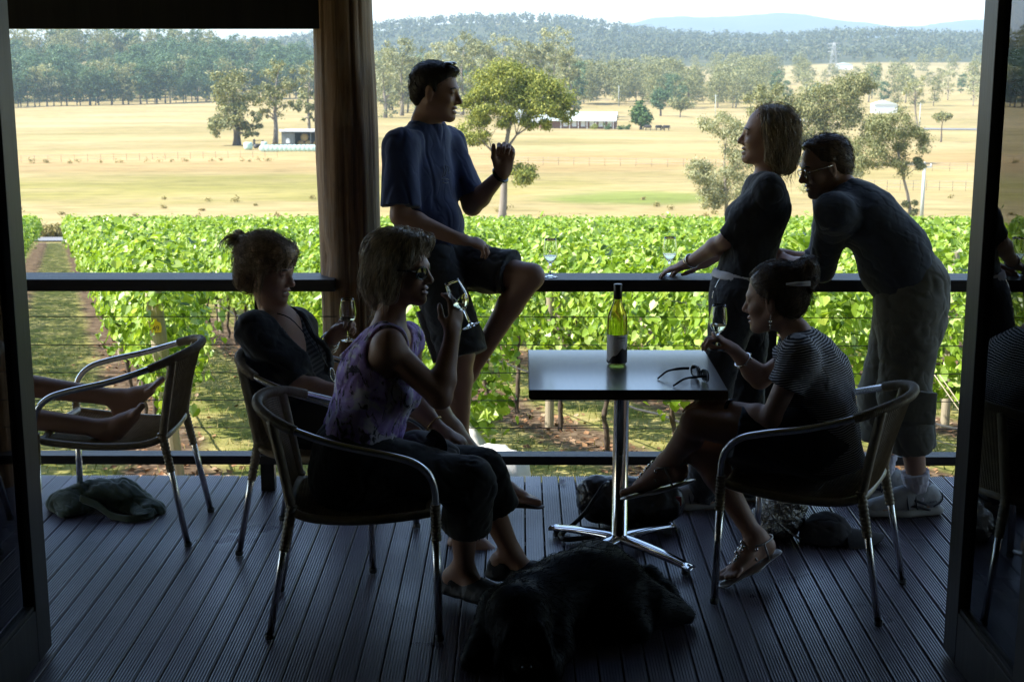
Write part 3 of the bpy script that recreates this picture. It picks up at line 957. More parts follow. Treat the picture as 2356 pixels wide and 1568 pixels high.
# the open trees to the right, around the two who lean on the rail
photo_tree('gum_tree', 122, (1668, 505), [(1655, 285, 42, 26, 11), (1612, 398, 38, 32, 15), (1665, 425, 58, 46, 28), (1720, 330, 52, 60, 24), (1690, 300, 40, 30, 8), (1640, 470, 28, 16, 6)],
           0.20, m_leaf_grey, m_gumbark, 0.17, 'pale airy gum tree seen left of the standing woman', per=230, kr=0.33, clear=0.1, limb=0.7)
photo_tree('gum_tree', 205, (1890, 430), [(1900, 240, 78, 46, 44), (1962, 195, 44, 34, 24), (1830, 285, 72, 50, 36), (1950, 300, 66, 52, 30), (1765, 240, 56, 46, 24), (1870, 350, 70, 40, 22)],
           0.36, m_leaf_olive, m_gumbark, 0.5, 'largest gum tree with a wide tawny crown above the two people at the rail', per=210, kr=0.30, clear=0.12)
photo_tree('gum_tree', 118, (2092, 520), [(2048, 290, 50, 40, 28), (2100, 325, 42, 38, 22), (2000, 350, 46, 46, 22), (2120, 370, 16, 20, 7), (2060, 385, 34, 24, 8), (2096, 475, 16, 18, 5)],
           0.19, m_leaf_olive, m_gumbark, 0.15, 'gum tree with twin pale trunks close to the right hand power pole', per=220, kr=0.32, clear=0.12, limb=0.8)
photo_tree('gum_tree', 130, (1958, 515), [(1905, 330, 44, 36, 12), (1950, 400, 34, 40, 10), (1975, 470, 24, 22, 8), (1880, 410, 34, 40, 9), (1930, 350, 40, 30, 8)],
           0.20, m_leaf_grey, m_gumbark, 0.13, 'straggly thin gum tree behind the leaning man, low down', per=190, kr=0.32, clear=0.08, limb=0.8)
photo_tree('gum_tree', 330, (2108, 320), [(2104, 190, 20, 26, 9), (2092, 215, 18, 14, 4), (2120, 215, 12, 12, 3)], 0.6, m_leaf_grey, m_gumbark, 0.3, 'tall nearly bare gum trunk with a wisp of crown', per=30, kr=0.35, clear=0.5)
photo_tree('round_tree', 300, (2166, 300), [(2166, 266, 16, 12, 14)], 0.5, m_leaf_olive, m_darkbark, 0.2, 'small ball crowned tree near the far road', per=60, kr=0.42, clear=0.3)

# generic trees of the wood and of the belts, copied
def proto(h, blobs, m_leaf, m_bark, leaf, per, kr, tr):
    r = build_tree('gum_tree', (0, 0, 0), blobs, leaf, m_leaf, m_bark, tr, 'x', per=per, kr=kr, clear=0.2)
    return r
def proto_set(ml, mbk, seeds, per, low=True):
    global rng
    out = []
    for sd in seeds:
        rng = np.random.default_rng(sd)
        w = rng.uniform(3.0, 4.2)
        out.append(proto(20, [((rng.normal(0, .6), rng.normal(0, .6), 15), (w, w, 4.2), 20), ((rng.normal(0, 1.2), rng.normal(0, 1.2), 10), (w * 1.2, w * 1.2, 3.6), 20), ((rng.normal(0, 1), 0, 5.5), (w, w, 3), 10 if low else 4)], ml, mbk, 0.95, per, 0.42, 0.32))
    return out
P_wood = proto_set(m_leaf_dark, m_darkbark, (31, 32, 33, 34), 34)
P_belt = proto_set(m_leaf_olive, m_darkbark, (41, 42, 43), 26) + proto_set(m_leaf_grey, m_gumbark, (44,), 20, False)
rng = np.random.default_rng(5)
used = set()
def plant(P, X, Y, h, label, group):
    o = P[int(rng.integers(len(P)))]
    if o.name not in used: used.add(o.name); c = o
    else: c = copy_tree(o)
    c.location = (X, Y, float(ground_z(X, Y)) - 0.2)
    c.rotation_euler = (0, 0, rng.uniform(0, 2 * PI))
    s = h / 20.0
    c.scale = (s * rng.uniform(0.9, 1.25), s * rng.uniform(0.9, 1.25), s)
    tag(c, label, 'tree', group)
edge = [(-250, 262), (0, 255), (120, 250), (250, 247), (400, 241), (560, 233), (700, 228), (900, 226)]
def mesh_arrays(o):
    me = o.data
    V = np.empty(len(me.vertices) * 3); me.vertices.foreach_get('co', V); V = V.reshape(-1, 3)
    F = {}
    for q in me.polygons: F.setdefault(len(q.vertices), []).append(tuple(q.vertices))
    return V, [np.array(f) for f in F.values()]
def mass(name, P, spots, part_names=('crown',)):
    """many trees read as one far mass"""
    src = [[mesh_arrays(c) for c in o.children if c.name.split('.')[0] in part_names] for o in P]
    out = []
    for X, Y, h in spots:
        a = rng.uniform(0, 2 * PI); s = h / 20.0; w = s * rng.uniform(0.95, 1.3)
        Mx = np.array([[math.cos(a) * w, -math.sin(a) * w, 0], [math.sin(a) * w, math.cos(a) * w, 0], [0, 0, s]])
        for V, F in src[int(rng.integers(len(src)))]:
            out.append((V @ Mx.T + np.array([X, Y, float(ground_z(X, Y)) - .2]), F))
    V, F = join_np(out)
    return np_mesh(name, V, F)
def wood_spot(d, px):
    ye = np.interp(px, *zip(*edge))
    Y = 575 + (255 - ye) * 4.0 + d * 300
    return (px - 1197) / FPX * Y, Y
for i in range(125):
    px = -60 + 910 * (i % 75) / 75 + rng.normal(0, 6)
    X, Y = wood_spot(0.0 if i < 75 else rng.uniform(.05, .3), px)
    plant(P_belt if rng.random() < .22 else P_wood, X, Y, rng.uniform(9, 20), 'dense green tree along the front of the wood on the left slope', 'wood on the left slope')
sp, sp2 = [], []
for i in range(260):
    px = rng.uniform(-120, 860); d = rng.uniform(.15, 1)
    X, Y = wood_spot(d, px)
    t = rng.uniform(16, 22) + (5 if d > .75 else 0) - (4 if px > 500 and d > .6 else 0)
    (sp2 if d > .65 and rng.random() < .6 else sp).append((X, Y, t))
tag(link('forest', mass('forest', P_wood, sp), m_leaf_dark), kind='stuff')
tag(link('forest', mass('forest', P_belt[:3], sp2), m_leaf_olive), kind='stuff')
for i in range(120):
    px = rng.uniform(860, 2330)
    Y = rng.uniform(600, 820) if px > 1340 else rng.uniform(520, 720)
    if 1980 < px < 2240 and Y < 760 and rng.random() < 0.6: continue
    plant(P_belt if rng.random() < 0.72 else P_wood, (px - 1197) / FPX * Y, Y, rng.uniform(11, 19) + (4 if px < 1340 else 0), 'gum tree in the scattered belt across the far pasture', 'trees across the far pasture')
sp = []
for i in range(420):
    px = rng.uniform(860, 1760) if i < 250 else rng.uniform(860, 2400); Y = rng.uniform(640, 1000) if i < 250 else rng.uniform(830, 1400)
    if 1980 < px < 2230 and Y > 900 and rng.random() < .75: continue
    sp.append(((px - 1197) / FPX * Y, Y, rng.uniform(8, 22)))
tag(link('tree_belt', mass('tree_belt', P_belt[:3] + P_wood[:1], sp), m_leaf_olive), kind='stuff')

# woods on the hills: one far mass
def hill_wood():
    parts = []
    n = 5200
    px = rng.uniform(-250, 2700, n)
    Y = 1500 + 900 * rng.random(n) ** 0.85
    X = (px - 1197) / FPX * Y
    Z = ground_z(X, Y)
    clear = np.array([noise.noise(Vector((x * 0.004, y * 0.006, 7))) for x, y in zip(X, Y)])
    keep = (clear < 0.28) | (Y > 1900)
    X, Y, Z = X[keep], Y[keep], Z[keep]; n = len(X)
    h = rng.uniform(10, 19, n)
    w = rng.uniform(3.6, 6.5, n)
    for k in range(22):
        d = rng.normal(0, 1, (n, 3)); d /= np.linalg.norm(d, axis=1, keepdims=True)
        P = np.stack([X, Y, Z + h * 0.60], 1) + d * np.stack([w, w, h * 0.42], 1) * rng.uniform(0.5, 1.0, (n, 1))
        b = d.copy(); b[:, 2] += 0.4
        parts.append(rhomb_leaves(P, b, 3.4, 0.75, 0.4, 0.6))
    return join_np(parts)
V, F = hill_wood()
m_hw = leaf_mat('hill wood leaves', [(0.040, 0.057, 0.025), (0.069, 0.090, 0.039), (0.109, 0.121, 0.057), (0.149, 0.149, 0.081)], 0.15, 0.7, 0.2)
tag(link('hill_wood', np_mesh('hill_wood', V, F), m_hw), kind='stuff')

# tussocks and weeds along the foot of the pasture
def tussocks():
    parts = []
    spots = []
    for i in range(45):
        px = rng.uniform(30, 2280); Y = rng.uniform(107, 150)
        spots.append((px, Y, rng.uniform(0.2, 0.5)))
    for i in range(22):
        spots.append((rng.uniform(60, 640), 214 + rng.normal(0, 1.5), rng.uniform(0.3, 0.7)))
    for i in range(30):
        spots.append((rng.normal(1390, 40), 116 + rng.normal(0, 1), rng.uniform(0.3, 0.6)))
    for px, Y, r in spots:
        X = (px - 1197) / FPX * Y
        c = np.array([X, Y, float(ground_z(X, Y)) + r * 0.4])
        parts.append(clump(c, r, 26, 0.42, 0.25, 0.6, -1.2, 0.8))
    for i in range(30):
        X = (rng.uniform(75, 145) - 1197) / FPX * 107; Y = 107 + rng.normal(0, .6)
        parts.append(clump(np.array([X, Y, float(ground_z(X, Y)) + .4]), 0.6, 30, 0.4, 0.4))
    return join_np(parts)
V, F = tussocks()
m_tus = leaf_mat('dry tussock', [(0.16, 0.14, 0.05), (0.28, 0.23, 0.09), (0.38, 0.31, 0.14), (0.12, 0.13, 0.045)], 0.2, 0.8, 0.1)
tag(link('tussock_grass', np_mesh('tussock_grass', V, F), m_tus), kind='stuff')

# ================================================================== farm things
m_white = mat('white painted steel', (0.74, 0.76, 0.77), (0.64, 0.66, 0.67), 0.5)
m_shed = mat('grey green steel sheeting', (0.16, 0.18, 0.18), (0.11, 0.125, 0.125), 0.6)
m_hay = mat('hay', (0.42, 0.33, 0.17), (0.30, 0.22, 0.10), 0.95, 0, 3)
m_wrap = mat('pale green bale wrap', (0.55, 0.70, 0.62), (0.42, 0.60, 0.52), 0.35, 0, 0.8)
m_brick = mat('brown brick', (0.24, 0.12, 0.08), (0.17, 0.085, 0.06), 0.85, 0, 4)
m_roofg = mat('pale green roof', (0.62, 0.70, 0.66), (0.52, 0.60, 0.57), 0.45)
m_metal_d = mat('dark machinery', (0.05, 0.05, 0.055), (0.09, 0.08, 0.07), 0.5)
def at_ground(px, Y):
    X = (px - 1197) / FPX * Y
    return Vector((X, Y, float(ground_z(X, Y))))
p = at_ground(651, 252)
sh = thing('farm_shed', 'open fronted farm shed with a white roof, hay stacked inside, left of the log post', 'shed', p)
W = 13.5
mb = MB()
mb.box((0, 6, 0), (W, 6.1, 2.9)); mb.box((0, 0, 0), (0.1, 6, 2.9)); mb.box((W - 0.1, 0, 0), (W, 6, 2.9)); mb.box((0.1, 0.02, 0), (2.1, 0.10, 2.75))
mb.build('wall', m_shed, sh)
mb = MB(); mb.prism([(-0.3, 2.95), (W + 0.3, 2.95), (W + 0.3, 3.05), (-0.3, 3.05)], -0.5, 6.3); mb.prism([(-0.3, 3.05), (W + 0.3, 3.05), (W + 0.3, 3.42), (-0.3, 3.42)], -0.52, -0.46)
mb.build('roof', m_white, sh)
for i in range(5):
    mb = MB(); mb.box((2.15 + 2.8 * i, 0.0, 0), (2.30 + 2.8 * i, 0.14, 2.94)); mb.build('post', m_shed, sh)
mb = MB(); mb.prism([(0.75, 1.0), (1.45, 1.0), (1.45, 1.5), (1.25, 1.85), (0.95, 1.85), (0.75, 1.5)], 0.005, 0.018); mb.build('window', m_white, sh)
for i, (bx_, bz) in enumerate([(3.0, 0.65), (4.3, 0.65), (3.65, 1.85), (5.8, 0.65), (7.1, 0.65), (8.4, .65), (7.6, 1.85)]):
    mb = MB(); mb.lathe([(0, -.6), (.62, -.6), (.66, -.5), (.66, .5), (.62, .6), (0, .6)], 18, Matrix.Rotation(R(90), 4, 'X'))
    o = mb.build('hay_bale', m_hay); o.location = p + Vector((bx_, 2.2, bz))
    tag(o, 'round straw coloured hay bale stacked inside the open farm shed', 'hay bale', 'hay bales in the farm shed')
def wrap_bale(loc, upright, label, group, r=0.62):
    mb = MB()
    M_ = Matrix.Identity(4) if upright else Matrix.Rotation(R(90), 4, 'X')
    mb.lathe([(0, -.6), (r * .8, -.6), (r * .97, -.5), (r * 1.02, -.2), (r * 1.02, .25), (r * .95, .5), (r * .78, .6), (0, .6)], 18, M_)
    o = mb.build('wrapped_bale', m_wrap); o.location = loc
    return tag(o, label, 'hay bale', group)
b0 = None
for i in range(15):
    q = at_ground(608 + i * 10.4, 243)
    q.z += 0.55
    if b0 is None: b0 = wrap_bale(q, False, 'pale green wrapped bale lying in the long row before the farm shed', 'wrapped bales in a row'); b0.scale = (1, 1, 0.9)
    else:
        c = b0.copy(); COL.objects.link(c); c.location = q
q = at_ground(574, 250); wrap_bale(q + Vector((0, 0, .65)), True, 'white green wrapped bale standing upright, left of the hay wagon', None, 0.75)
q = at_ground(611, 252); wrap_bale(q + Vector((0, 0, .65)), True, 'smaller white wrapped bale standing between the hay wagon and the shed', None, 0.55)
q = at_ground(584, 254)
wg = thing('hay_wagon', 'dark farm wagon with a rack parked left of the farm shed', 'wagon', q)
mb = MB(); mb.box((0, 0, .6), (2.2, 1.6, .75)); mb.box((0.1, 0, .75), (.2, 1.6, 1.6)); mb.box((1.6, 0, .75), (1.7, 1.6, 1.4)); mb.box((.1, .7, 1.3), (1.7, .8, 1.4)); mb.build('body', m_metal_d, wg)
for dx in (.5, 1.7):
    for dy in (0, 1.6):
        mb = MB(); mb.lathe([(0, -.1), (.32, -.1), (.36, 0), (.32, .1), (0, .1)], 14, Matrix.Translation((dx, dy, .36)) @ Matrix.Rotation(R(90), 4, 'X')); mb.build('wheel', m_metal_d, wg)
# farmhouse
p = at_ground(1240, 396)
hs = thing('farmhouse', 'low brick farmhouse with a pale green roof, half hidden by the golden gum tree', 'house', p, R(-8))
W, D = 20.5, 8.0
mb = MB(); mb.box((0, 0, 0), (W, D, 2.5)); mb.prism([(0, 2.5), (0, 2.5), (0, 2.5)], 0, 0.0) if False else None
vs = [(W - .02, 0, 2.5), (W - .02, D, 2.5), (W - .02, D / 2, 4.15), (W - .3, 0, 2.5), (W - .3, D, 2.5), (W - .3, D / 2, 4.15), (0, 0, 2.5), (0, D, 2.5), (0, D / 2, 4.15), (.3, 0, 2.5), (.3, D, 2.5), (.3, D / 2, 4.15)]
mb.add(vs, [(0, 1, 2), (5, 4, 3), (6, 8, 7), (9, 10, 11)])
mb.build('wall', m_brick, hs)
mb = MB()
mb.add([(-.4, -1.6, 2.15), (W + .4, -1.6, 2.15), (W + .4, D / 2, 4.3), (-.4, D / 2, 4.3), (W + .4, D + .5, 2.3), (-.4, D + .5, 2.3), (-.4, -1.6, 2.05), (W + .4, -1.6, 2.05), (W + .4, D / 2, 4.2), (-.4, D / 2, 4.2), (W + .4, D + .5, 2.2), (-.4, D + .5, 2.2)],
       [(0, 1, 2, 3), (3, 2, 4, 5), (7, 6, 9, 8), (8, 9, 11, 10), (0, 6, 7, 1), (1, 7, 8, 2), (2, 8, 10, 4), (5, 11, 9, 3), (3, 9, 6, 0), (4, 10, 11, 5)])
mb.build('roof', m_roofg, hs)
for i in range(6):
    mb = MB(); mb.box((6.5 + i * 2.4, -0.03, .5), (7.7 + i * 2.4, -0.003, 2.0)); mb.build('window', m_white, hs)
for i in range(7):
    mb = MB(); mb.box((6 + 2.35 * i, -1.5, 0), (6.12 + 2.35 * i, -1.38, 2.12)); mb.build('veranda_post', m_white, hs)
for i, (px, yy, r) in enumerate([(1395, 385, 1.3), (1440, 388, 1.0), (1365, 384, 0.9), (1425, 386, 0.7)]):
    q = at_ground(px, yy); rt = build_tree('garden_shrub', q, [((0, 0, r * .8), (r, r, r * .8), 8)], .35, m_leaf_gold if i == 2 else m_leaf_cyp, m_darkbark, .08,
        ['rounded green shrub at the farmhouse gable', 'small shrub between farmhouse and egg shaped tree', 'yellow green shrub before the farmhouse veranda', 'low shrub right of the farmhouse gable'][i], cat='shrub', per=50, kr=.5, clear=.05)
# far sheds
for px, Y, w, h, lab in ((2000, 560, 9, 3.4, 'far pale farm building behind the large tawny gum'), (1180, 430, 8, 3, 'far pale green roofed shed behind the golden gum'), (1790, 470, 12, 2.6, 'far low green roofed shed left of the large tawny gum'), (1912, 1330, 14, 5, 'distant white barn on the pale hillside')):
    q = at_ground(px, Y); f = thing('far_shed', lab, 'shed', q)
    mb = MB(); mb.box((0, 0, 0), (w, 6, h)); mb.build('wall', m_white, f)
    mb = MB(); mb.prism([(-.3, h + .001), (w / 2, h + 1.4), (w + .3, h + .001)], -.3, 6.3); mb.build('roof', m_roofg, f)
# grazing cattle
m_cow = mat('black cattle hide', (0.02, 0.018, 0.016), (0.035, 0.03, 0.027), 0.7)
def cow(px, Y, rz):
    mb = MB()
    mb.sphere((0, 0, 1.0), (0.85, 0.34, 0.40), 14, 10); mb.sphere((0.62, 0, 1.08), (0.34, 0.30, 0.36), 12, 8); mb.sphere((-.6, 0, 1.05), (0.32, 0.32, 0.36), 12, 8)
    mb.tube([(0.75, 0, 1.15), (1.1, 0, 0.8), (1.3, 0, 0.45)], [0.2, 0.15, 0.13], 10); mb.tube([(1.25, 0, .55), (1.42, 0, .18)], [.14, .08], 10)
    for x in (0.55, -0.62):
        for y in (-.2, .2): mb.tube([(x, y, .9), (x + .03, y, .45), (x, y, 0)], [.13, .07, .06], 8)
    mb.tube([(-.9, 0, 1.2), (-1.0, 0, .8), (-.98, 0, .4)], [.04, .03, .05], 6)
    for y in (-.16, .16): mb.tube([(1.2, y * .8, .66), (1.2, y * 2, .68)], [.05, .02], 6)
    o = mb.build('cow', m_cow); o.location = at_ground(px, Y); o.rotation_euler = (0, 0, rz)
    return o
for px, Y, rz, lab in ((1488, 380, 2.9, 'black cow grazing nearest the egg shaped tree'), (1512, 381, 0.3, 'black cow grazing in the middle of the three'), (1530, 381, 3.3, 'black cow grazing farthest from the farmhouse')):
    tag(cow(px, Y, rz), lab, 'cow', 'grazing cattle')
# power poles and the pylon
m_pole = mat('pale power pole', (0.52, 0.56, 0.52), (0.42, 0.46, 0.43), 0.7)
q = at_ground(2122, 124)
pp = thing('power_pole', 'pale power pole with a short crossarm beyond the vines at right', 'power pole', q)
hp_ = U(2124, 378, 124).z - q.z
mb = MB(); mb.tube([(0, 0, -.3), (0, 0, hp_)], [.17, .12], 12); mb.build('pole', m_pole, pp)
mb = MB(); mb.box((-.62, -.06, hp_ - .28), (.62, .06, hp_ - .16)); mb.build('crossarm', m_pole, pp)
for dx in (-.55, 0, .55):
    mb = MB(); mb.lathe([(0, 0), (.05, 0), (.07, .08), (.04, .12), (.06, .2), (0, .24)], 10, Matrix.Translation((dx, 0, hp_ - .16 + (.16 if dx == 0 else 0)))); mb.build('insulator', m_white, pp)
for i, (px, Y, h) in enumerate([(1640, 505, 8), (1420, 640, 9), (2245, 410, 7.5), (2105, 415, 7.5), (1750, 440, 8)]):
    q = at_ground(px, Y); f = thing('power_pole', ['thin pole before the tree belt, up the field from the cattle', 'thin pole by the tree belt above the farmhouse', 'thin roadside pole at the far right', 'thin roadside pole by the bare gum trunk', 'thin pole left of the large tawny gum'][i], 'power pole', q, 0, 'thin power poles')
    mb = MB(); mb.tube([(0, 0, -.2), (0, 0, h)], [.14, .10], 8); mb.build('pole', m_pole, f)
    mb = MB(); mb.box((-.8, -.05, h - .5), (.8, .05, h - .38)); mb.build('crossarm', m_pole, f)
m_steel = mat('galvanised lattice', (0.42, 0.44, 0.46), (0.36, 0.38, 0.40), 0.6, 0.3)
q = at_ground(1903, 1200)
zt = U(1903, 98, 1200).z - q.z
py = thing('pylon', 'steel lattice pylon standing before the wooded hill', 'pylon', q)
mb = MB()
def lat(z): return 3.2 * (1 - z / zt) + 0.55
zs = np.linspace(0, zt, 8)
for sx_ in (-1, 1):
    for sy in (-1, 1): mb.tube([(sx_ * lat(z), sy * lat(z), z) for z in zs], .16, 4)
for a, c in zip(zs[:-1], zs[1:]):
    for sy in (-1, 1):
        mb.tube([(-lat(a), sy * lat(a), a), (lat(c), sy * lat(c), c)], .09, 4); mb.tube([(lat(a), sy * lat(a), a), (-lat(c), sy * lat(c), c)], .09, 4)
mb.build('tower', m_steel, py)
for z in (zt * .72, zt * .84, zt * .95):
    mb = MB(); mb.tube([(-5, 0, z), (0, 0, z + .9), (5, 0, z)], .14, 4); mb.tube([(-5, 0, z), (5, 0, z)], .10, 4); mb.build('crossarm', m_steel, py)
# wire fences across the pasture
fp_me = MB(); fp_me.tube([(0, 0, -.2), (0, 0, 1.1)], .021, 6)
_o = fp_me.build('fence_post', m_darkbark); fpm = _o.data; bpy.data.objects.remove(_o)
def wire_fence(pts, n, label):
    a = at_ground(*pts[0]); c = at_ground(*pts[-1])
    f = thing('wire_fence', label, 'fence', a)
    P = []
    for i in range(n):
        t = i / (n - 1)
        X, Y = a.x + (c.x - a.x) * t, a.y + (c.y - a.y) * t
        P.append(Vector((X, Y, float(ground_z(X, Y)))) - a)
        o = link('fence_post', fpm, None, f); o.location = P[-1]
    for z in (.4, .75, 1.05):
        mb = MB(); mb.tube([q + Vector((0, 0, z)) for q in P], .012, 4); mb.build('wire', m_steel, f)
wire_fence([(20, 214), (640, 226)], 22, 'thin wire fence crossing the brown strip of pasture on the left')
wire_fence([(1180, 205), (2260, 190)], 30, 'wire fence across the right hand pasture behind the golden gum')
wire_fence([(1950, 160), (2280, 158)], 12, 'wire fence behind the right hand power pole')
# the sealed road on the far right
V = []
for px in np.linspace(2010, 2500, 24):
    for y in (414, 424):
        X = (px - 1197) / FPX * y; V.append((X, y, float(ground_z(X, y)) + .15))
F = [(2 * i, 2 * i + 2, 2 * i + 3, 2 * i + 1) for i in range(23)]
tag(link('road', np_mesh('road', np.array(V), np.array(F)), m_road), kind='structure')

# ================================================================== the air
m_haze = bpy.data.materials.new('haze'); m_haze.use_nodes = True
nt = m_haze.node_tree; nt.nodes.clear()
om = nt.nodes.new('ShaderNodeOutputMaterial')
pv = nt.nodes.new('ShaderNodeVolumePrincipled')
pv.inputs['Color'].default_value = (0.62, 0.81, 1.0, 1)
pv.inputs['Density'].default_value = 0.00016
pv.inputs['Anisotropy'].default_value = 0.2
nt.links.new(pv.outputs[0], om.inputs['Volume'])
m_haze.volume_intersection_method if False else None
mb = MB(); mb.box((-7000, -80, -145), (7000, 7600, 330))
hz = mb.build('haze', m_haze); tag(hz, kind='stuff')
# ================================================================== organic shapes: smooth unions meshed into one surface
class Blob:
    def __init__(s): s.p = []; s.clips = []
    def cone(s, a, b, ra, rb=None, k=0.02, n=None, flat=1.0, op='u', cut=''):
        s.p.append(('c', np.array(a, float), np.array(b, float), ra, ra if rb is None else rb, k, None if n is None else np.array(n, float), flat, op, cut)); return s
    def ball(s, c, r, k=0.02, op='u'):
        return s.cone(c, Vector(c) + Vector((0, 0, 1e-4)), r, r, k, op=op)
    def ell(s, c, r, M=None, k=0.02, op='u'):
        s.p.append(('e', np.array(c, float), np.array(r, float), np.eye(3) if M is None else np.array([list(x) for x in M], float), k, op)); return s
    def chain(s, pts, rads, k=0.02, n=None, flat=1.0):
        for i in range(len(pts) - 1): s.cone(pts[i], pts[i + 1], rads[i], rads[i + 1], k, n, flat)
        return s
    def clip(s, p, n): s.clips.append((np.array(p, float), np.array(n, float))); return s
    def bounds(s, q):
        if q[0] == 'c':
            r = max(q[3], q[4]); return np.minimum(q[1], q[2]) - r, np.maximum(q[1], q[2]) + r
        r = np.abs(q[3].T) @ q[2]; return q[1] - r, q[1] + r
    def field(s, vox):
        us = [s.bounds(q) for q in s.p if q[-2 if q[0] == 'c' else -1] == 'u']
        lo = np.min([u[0] for u in us], axis=0) - 4 * vox - 0.01
        hi = np.max([u[1] for u in us], axis=0) + 4 * vox + 0.01
        dim = np.ceil((hi - lo) / vox).astype(int) + 1
        A = np.full(dim, 0.08, np.float32)
        ax = [lo[i] + vox * np.arange(dim[i]) for i in range(3)]
        for q in s.p:
            k = q[5] if q[0] == 'c' else q[4]; op = q[8] if q[0] == 'c' else q[5]
            l, h = s.bounds(q); m = k + 3 * vox
            i0 = np.clip(np.floor((l - m - lo) / vox).astype(int), 0, dim); i1 = np.clip(np.ceil((h + m - lo) / vox).astype(int) + 1, 0, dim)
            if (i1 <= i0).any(): continue
            sl = tuple(slice(a, c) for a, c in zip(i0, i1))
            X, Y, Z = np.meshgrid(*[ax[i][sl[i]].astype(np.float32) for i in range(3)], indexing='ij', sparse=True)
            if q[0] == 'c':
                a, b, ra, rb, n, flat, cut = q[1], q[2], q[3], q[4], q[6], q[7], q[9]
                w = b - a; L2 = max(float(w @ w), 1e-12)
                dx, dy, dz = X - a[0], Y - a[1], Z - a[2]
                dw = dx * w[0] + dy * w[1] + dz * w[2]
                t = np.clip(dw / L2, 0, 1)
                qx, qy, qz = dx - t * w[0], dy - t * w[1], dz - t * w[2]
                q2 = qx * qx + qy * qy + qz * qz
                if n is not None and flat != 1.0:
                    wn = w / math.sqrt(L2); nn = n - wn * (n @ wn); nn = nn / (np.linalg.norm(nn) + 1e-9)
                    qn = qx * nn[0] + qy * nn[1] + qz * nn[2]
                    q2 = q2 + qn * qn * (1 / flat ** 2 - 1)
                    d = (np.sqrt(np.maximum(q2, 0)) - (ra + (rb - ra) * t)) * (0.5 + 0.5 * min(flat, 1 / flat))
                else:
                    d = np.sqrt(q2) - (ra + (rb - ra) * t)
                L = math.sqrt(L2)
                if 'a' in cut: d = np.maximum(d, -dw / L)
                if 'b' in cut: d = np.maximum(d, dw / L - L)
            else:
                c, r, M = q[1], q[2], q[3]
                dx, dy, dz = X - c[0], Y - c[1], Z - c[2]
                u = [dx * M[i][0] + dy * M[i][1] + dz * M[i][2] for i in range(3)]
                k0 = np.sqrt(sum((u[i] / r[i]) ** 2 for i in range(3)))
                k1 = np.sqrt(sum((u[i] / r[i] ** 2) ** 2 for i in range(3)))
                d = k0 * (k0 - 1) / np.maximum(k1, 1e-6)
            B = A[sl]
            if op == 'u':
                h_ = np.clip(0.5 + 0.5 * (B - d) / k, 0, 1)
                A[sl] = B * (1 - h_) + d * h_ - k * h_ * (1 - h_)
            else:
                d = -d
                h_ = np.clip(0.5 - 0.5 * (B - d) / k, 0, 1)
                A[sl] = B * (1 - h_) + d * h_ + k * h_ * (1 - h_)
        if s.clips:
            X, Y, Z = np.meshgrid(*[a.astype(np.float32) for a in ax], indexing='ij', sparse=True)
            for p, n in s.clips:
                n = n / np.linalg.norm(n)
                A = np.maximum(A, (X - p[0]) * n[0] + (Y - p[1]) * n[1] + (Z - p[2]) * n[2])
        A[0], A[-1] = .08, .08; A[:, 0], A[:, -1] = .08, .08; A[:, :, 0], A[:, :, -1] = .08, .08
        s.A, s.lo, s.vox = A, lo, vox
        return A
    def sample(s, P):
        g = np.clip((P - s.lo) / s.vox, 0, np.array(s.A.shape) - 2.001)
        i = g.astype(int); f = g - i
        def a(x, y, z): return s.A[i[:, 0] + x, i[:, 1] + y, i[:, 2] + z]
        def lp(p, q, t): return p + (q - p) * t
        return lp(lp(lp(a(0, 0, 0), a(1, 0, 0), f[:, 0]), lp(a(0, 1, 0), a(1, 1, 0), f[:, 0]), f[:, 1]),
                  lp(lp(a(0, 0, 1), a(1, 0, 1), f[:, 0]), lp(a(0, 1, 1), a(1, 1, 1), f[:, 0]), f[:, 1]), f[:, 2])
    def grad(s, P):
        e = s.vox
        g = np.stack([s.sample(P + np.eye(3)[i] * e) - s.sample(P - np.eye(3)[i] * e) for i in range(3)], 1)
        return g / (np.linalg.norm(g, axis=1, keepdims=True) + 1e-9)
    def surface(s, vox=0.005):
        A = s.field(vox)
        S_ = A < 0
        cnt = np.zeros(tuple(d - 1 for d in A.shape), np.uint8)
        for x in (0, 1):
            for y in (0, 1):
                for z in (0, 1): cnt += S_[x:A.shape[0] - 1 + x, y:A.shape[1] - 1 + y, z:A.shape[2] - 1 + z]
        C = np.argwhere((cnt > 0) & (cnt < 8))
        vid = np.full(cnt.shape, -1, np.int32); vid[C[:, 0], C[:, 1], C[:, 2]] = np.arange(len(C))
        acc = np.zeros((len(C), 3)); num = np.zeros(len(C))
        co_ = [(x, y, z) for x in (0, 1) for y in (0, 1) for z in (0, 1)]
        val = {c: A[C[:, 0] + c[0], C[:, 1] + c[1], C[:, 2] + c[2]] for c in co_}
        for c in co_:
            for d in range(3):
                if c[d]: continue
                e = list(c); e[d] = 1; e = tuple(e)
                a, b = val[c], val[e]
                m = (a < 0) != (b < 0)
                t = np.where(m, a / np.where(m, a - b, 1), 0)
                p = np.tile(np.array(c, float), (len(C), 1)); p[:, d] += t
                acc += p * m[:, None]; num += m
        V = s.lo + s.vox * (C + acc / num[:, None])
        F = []
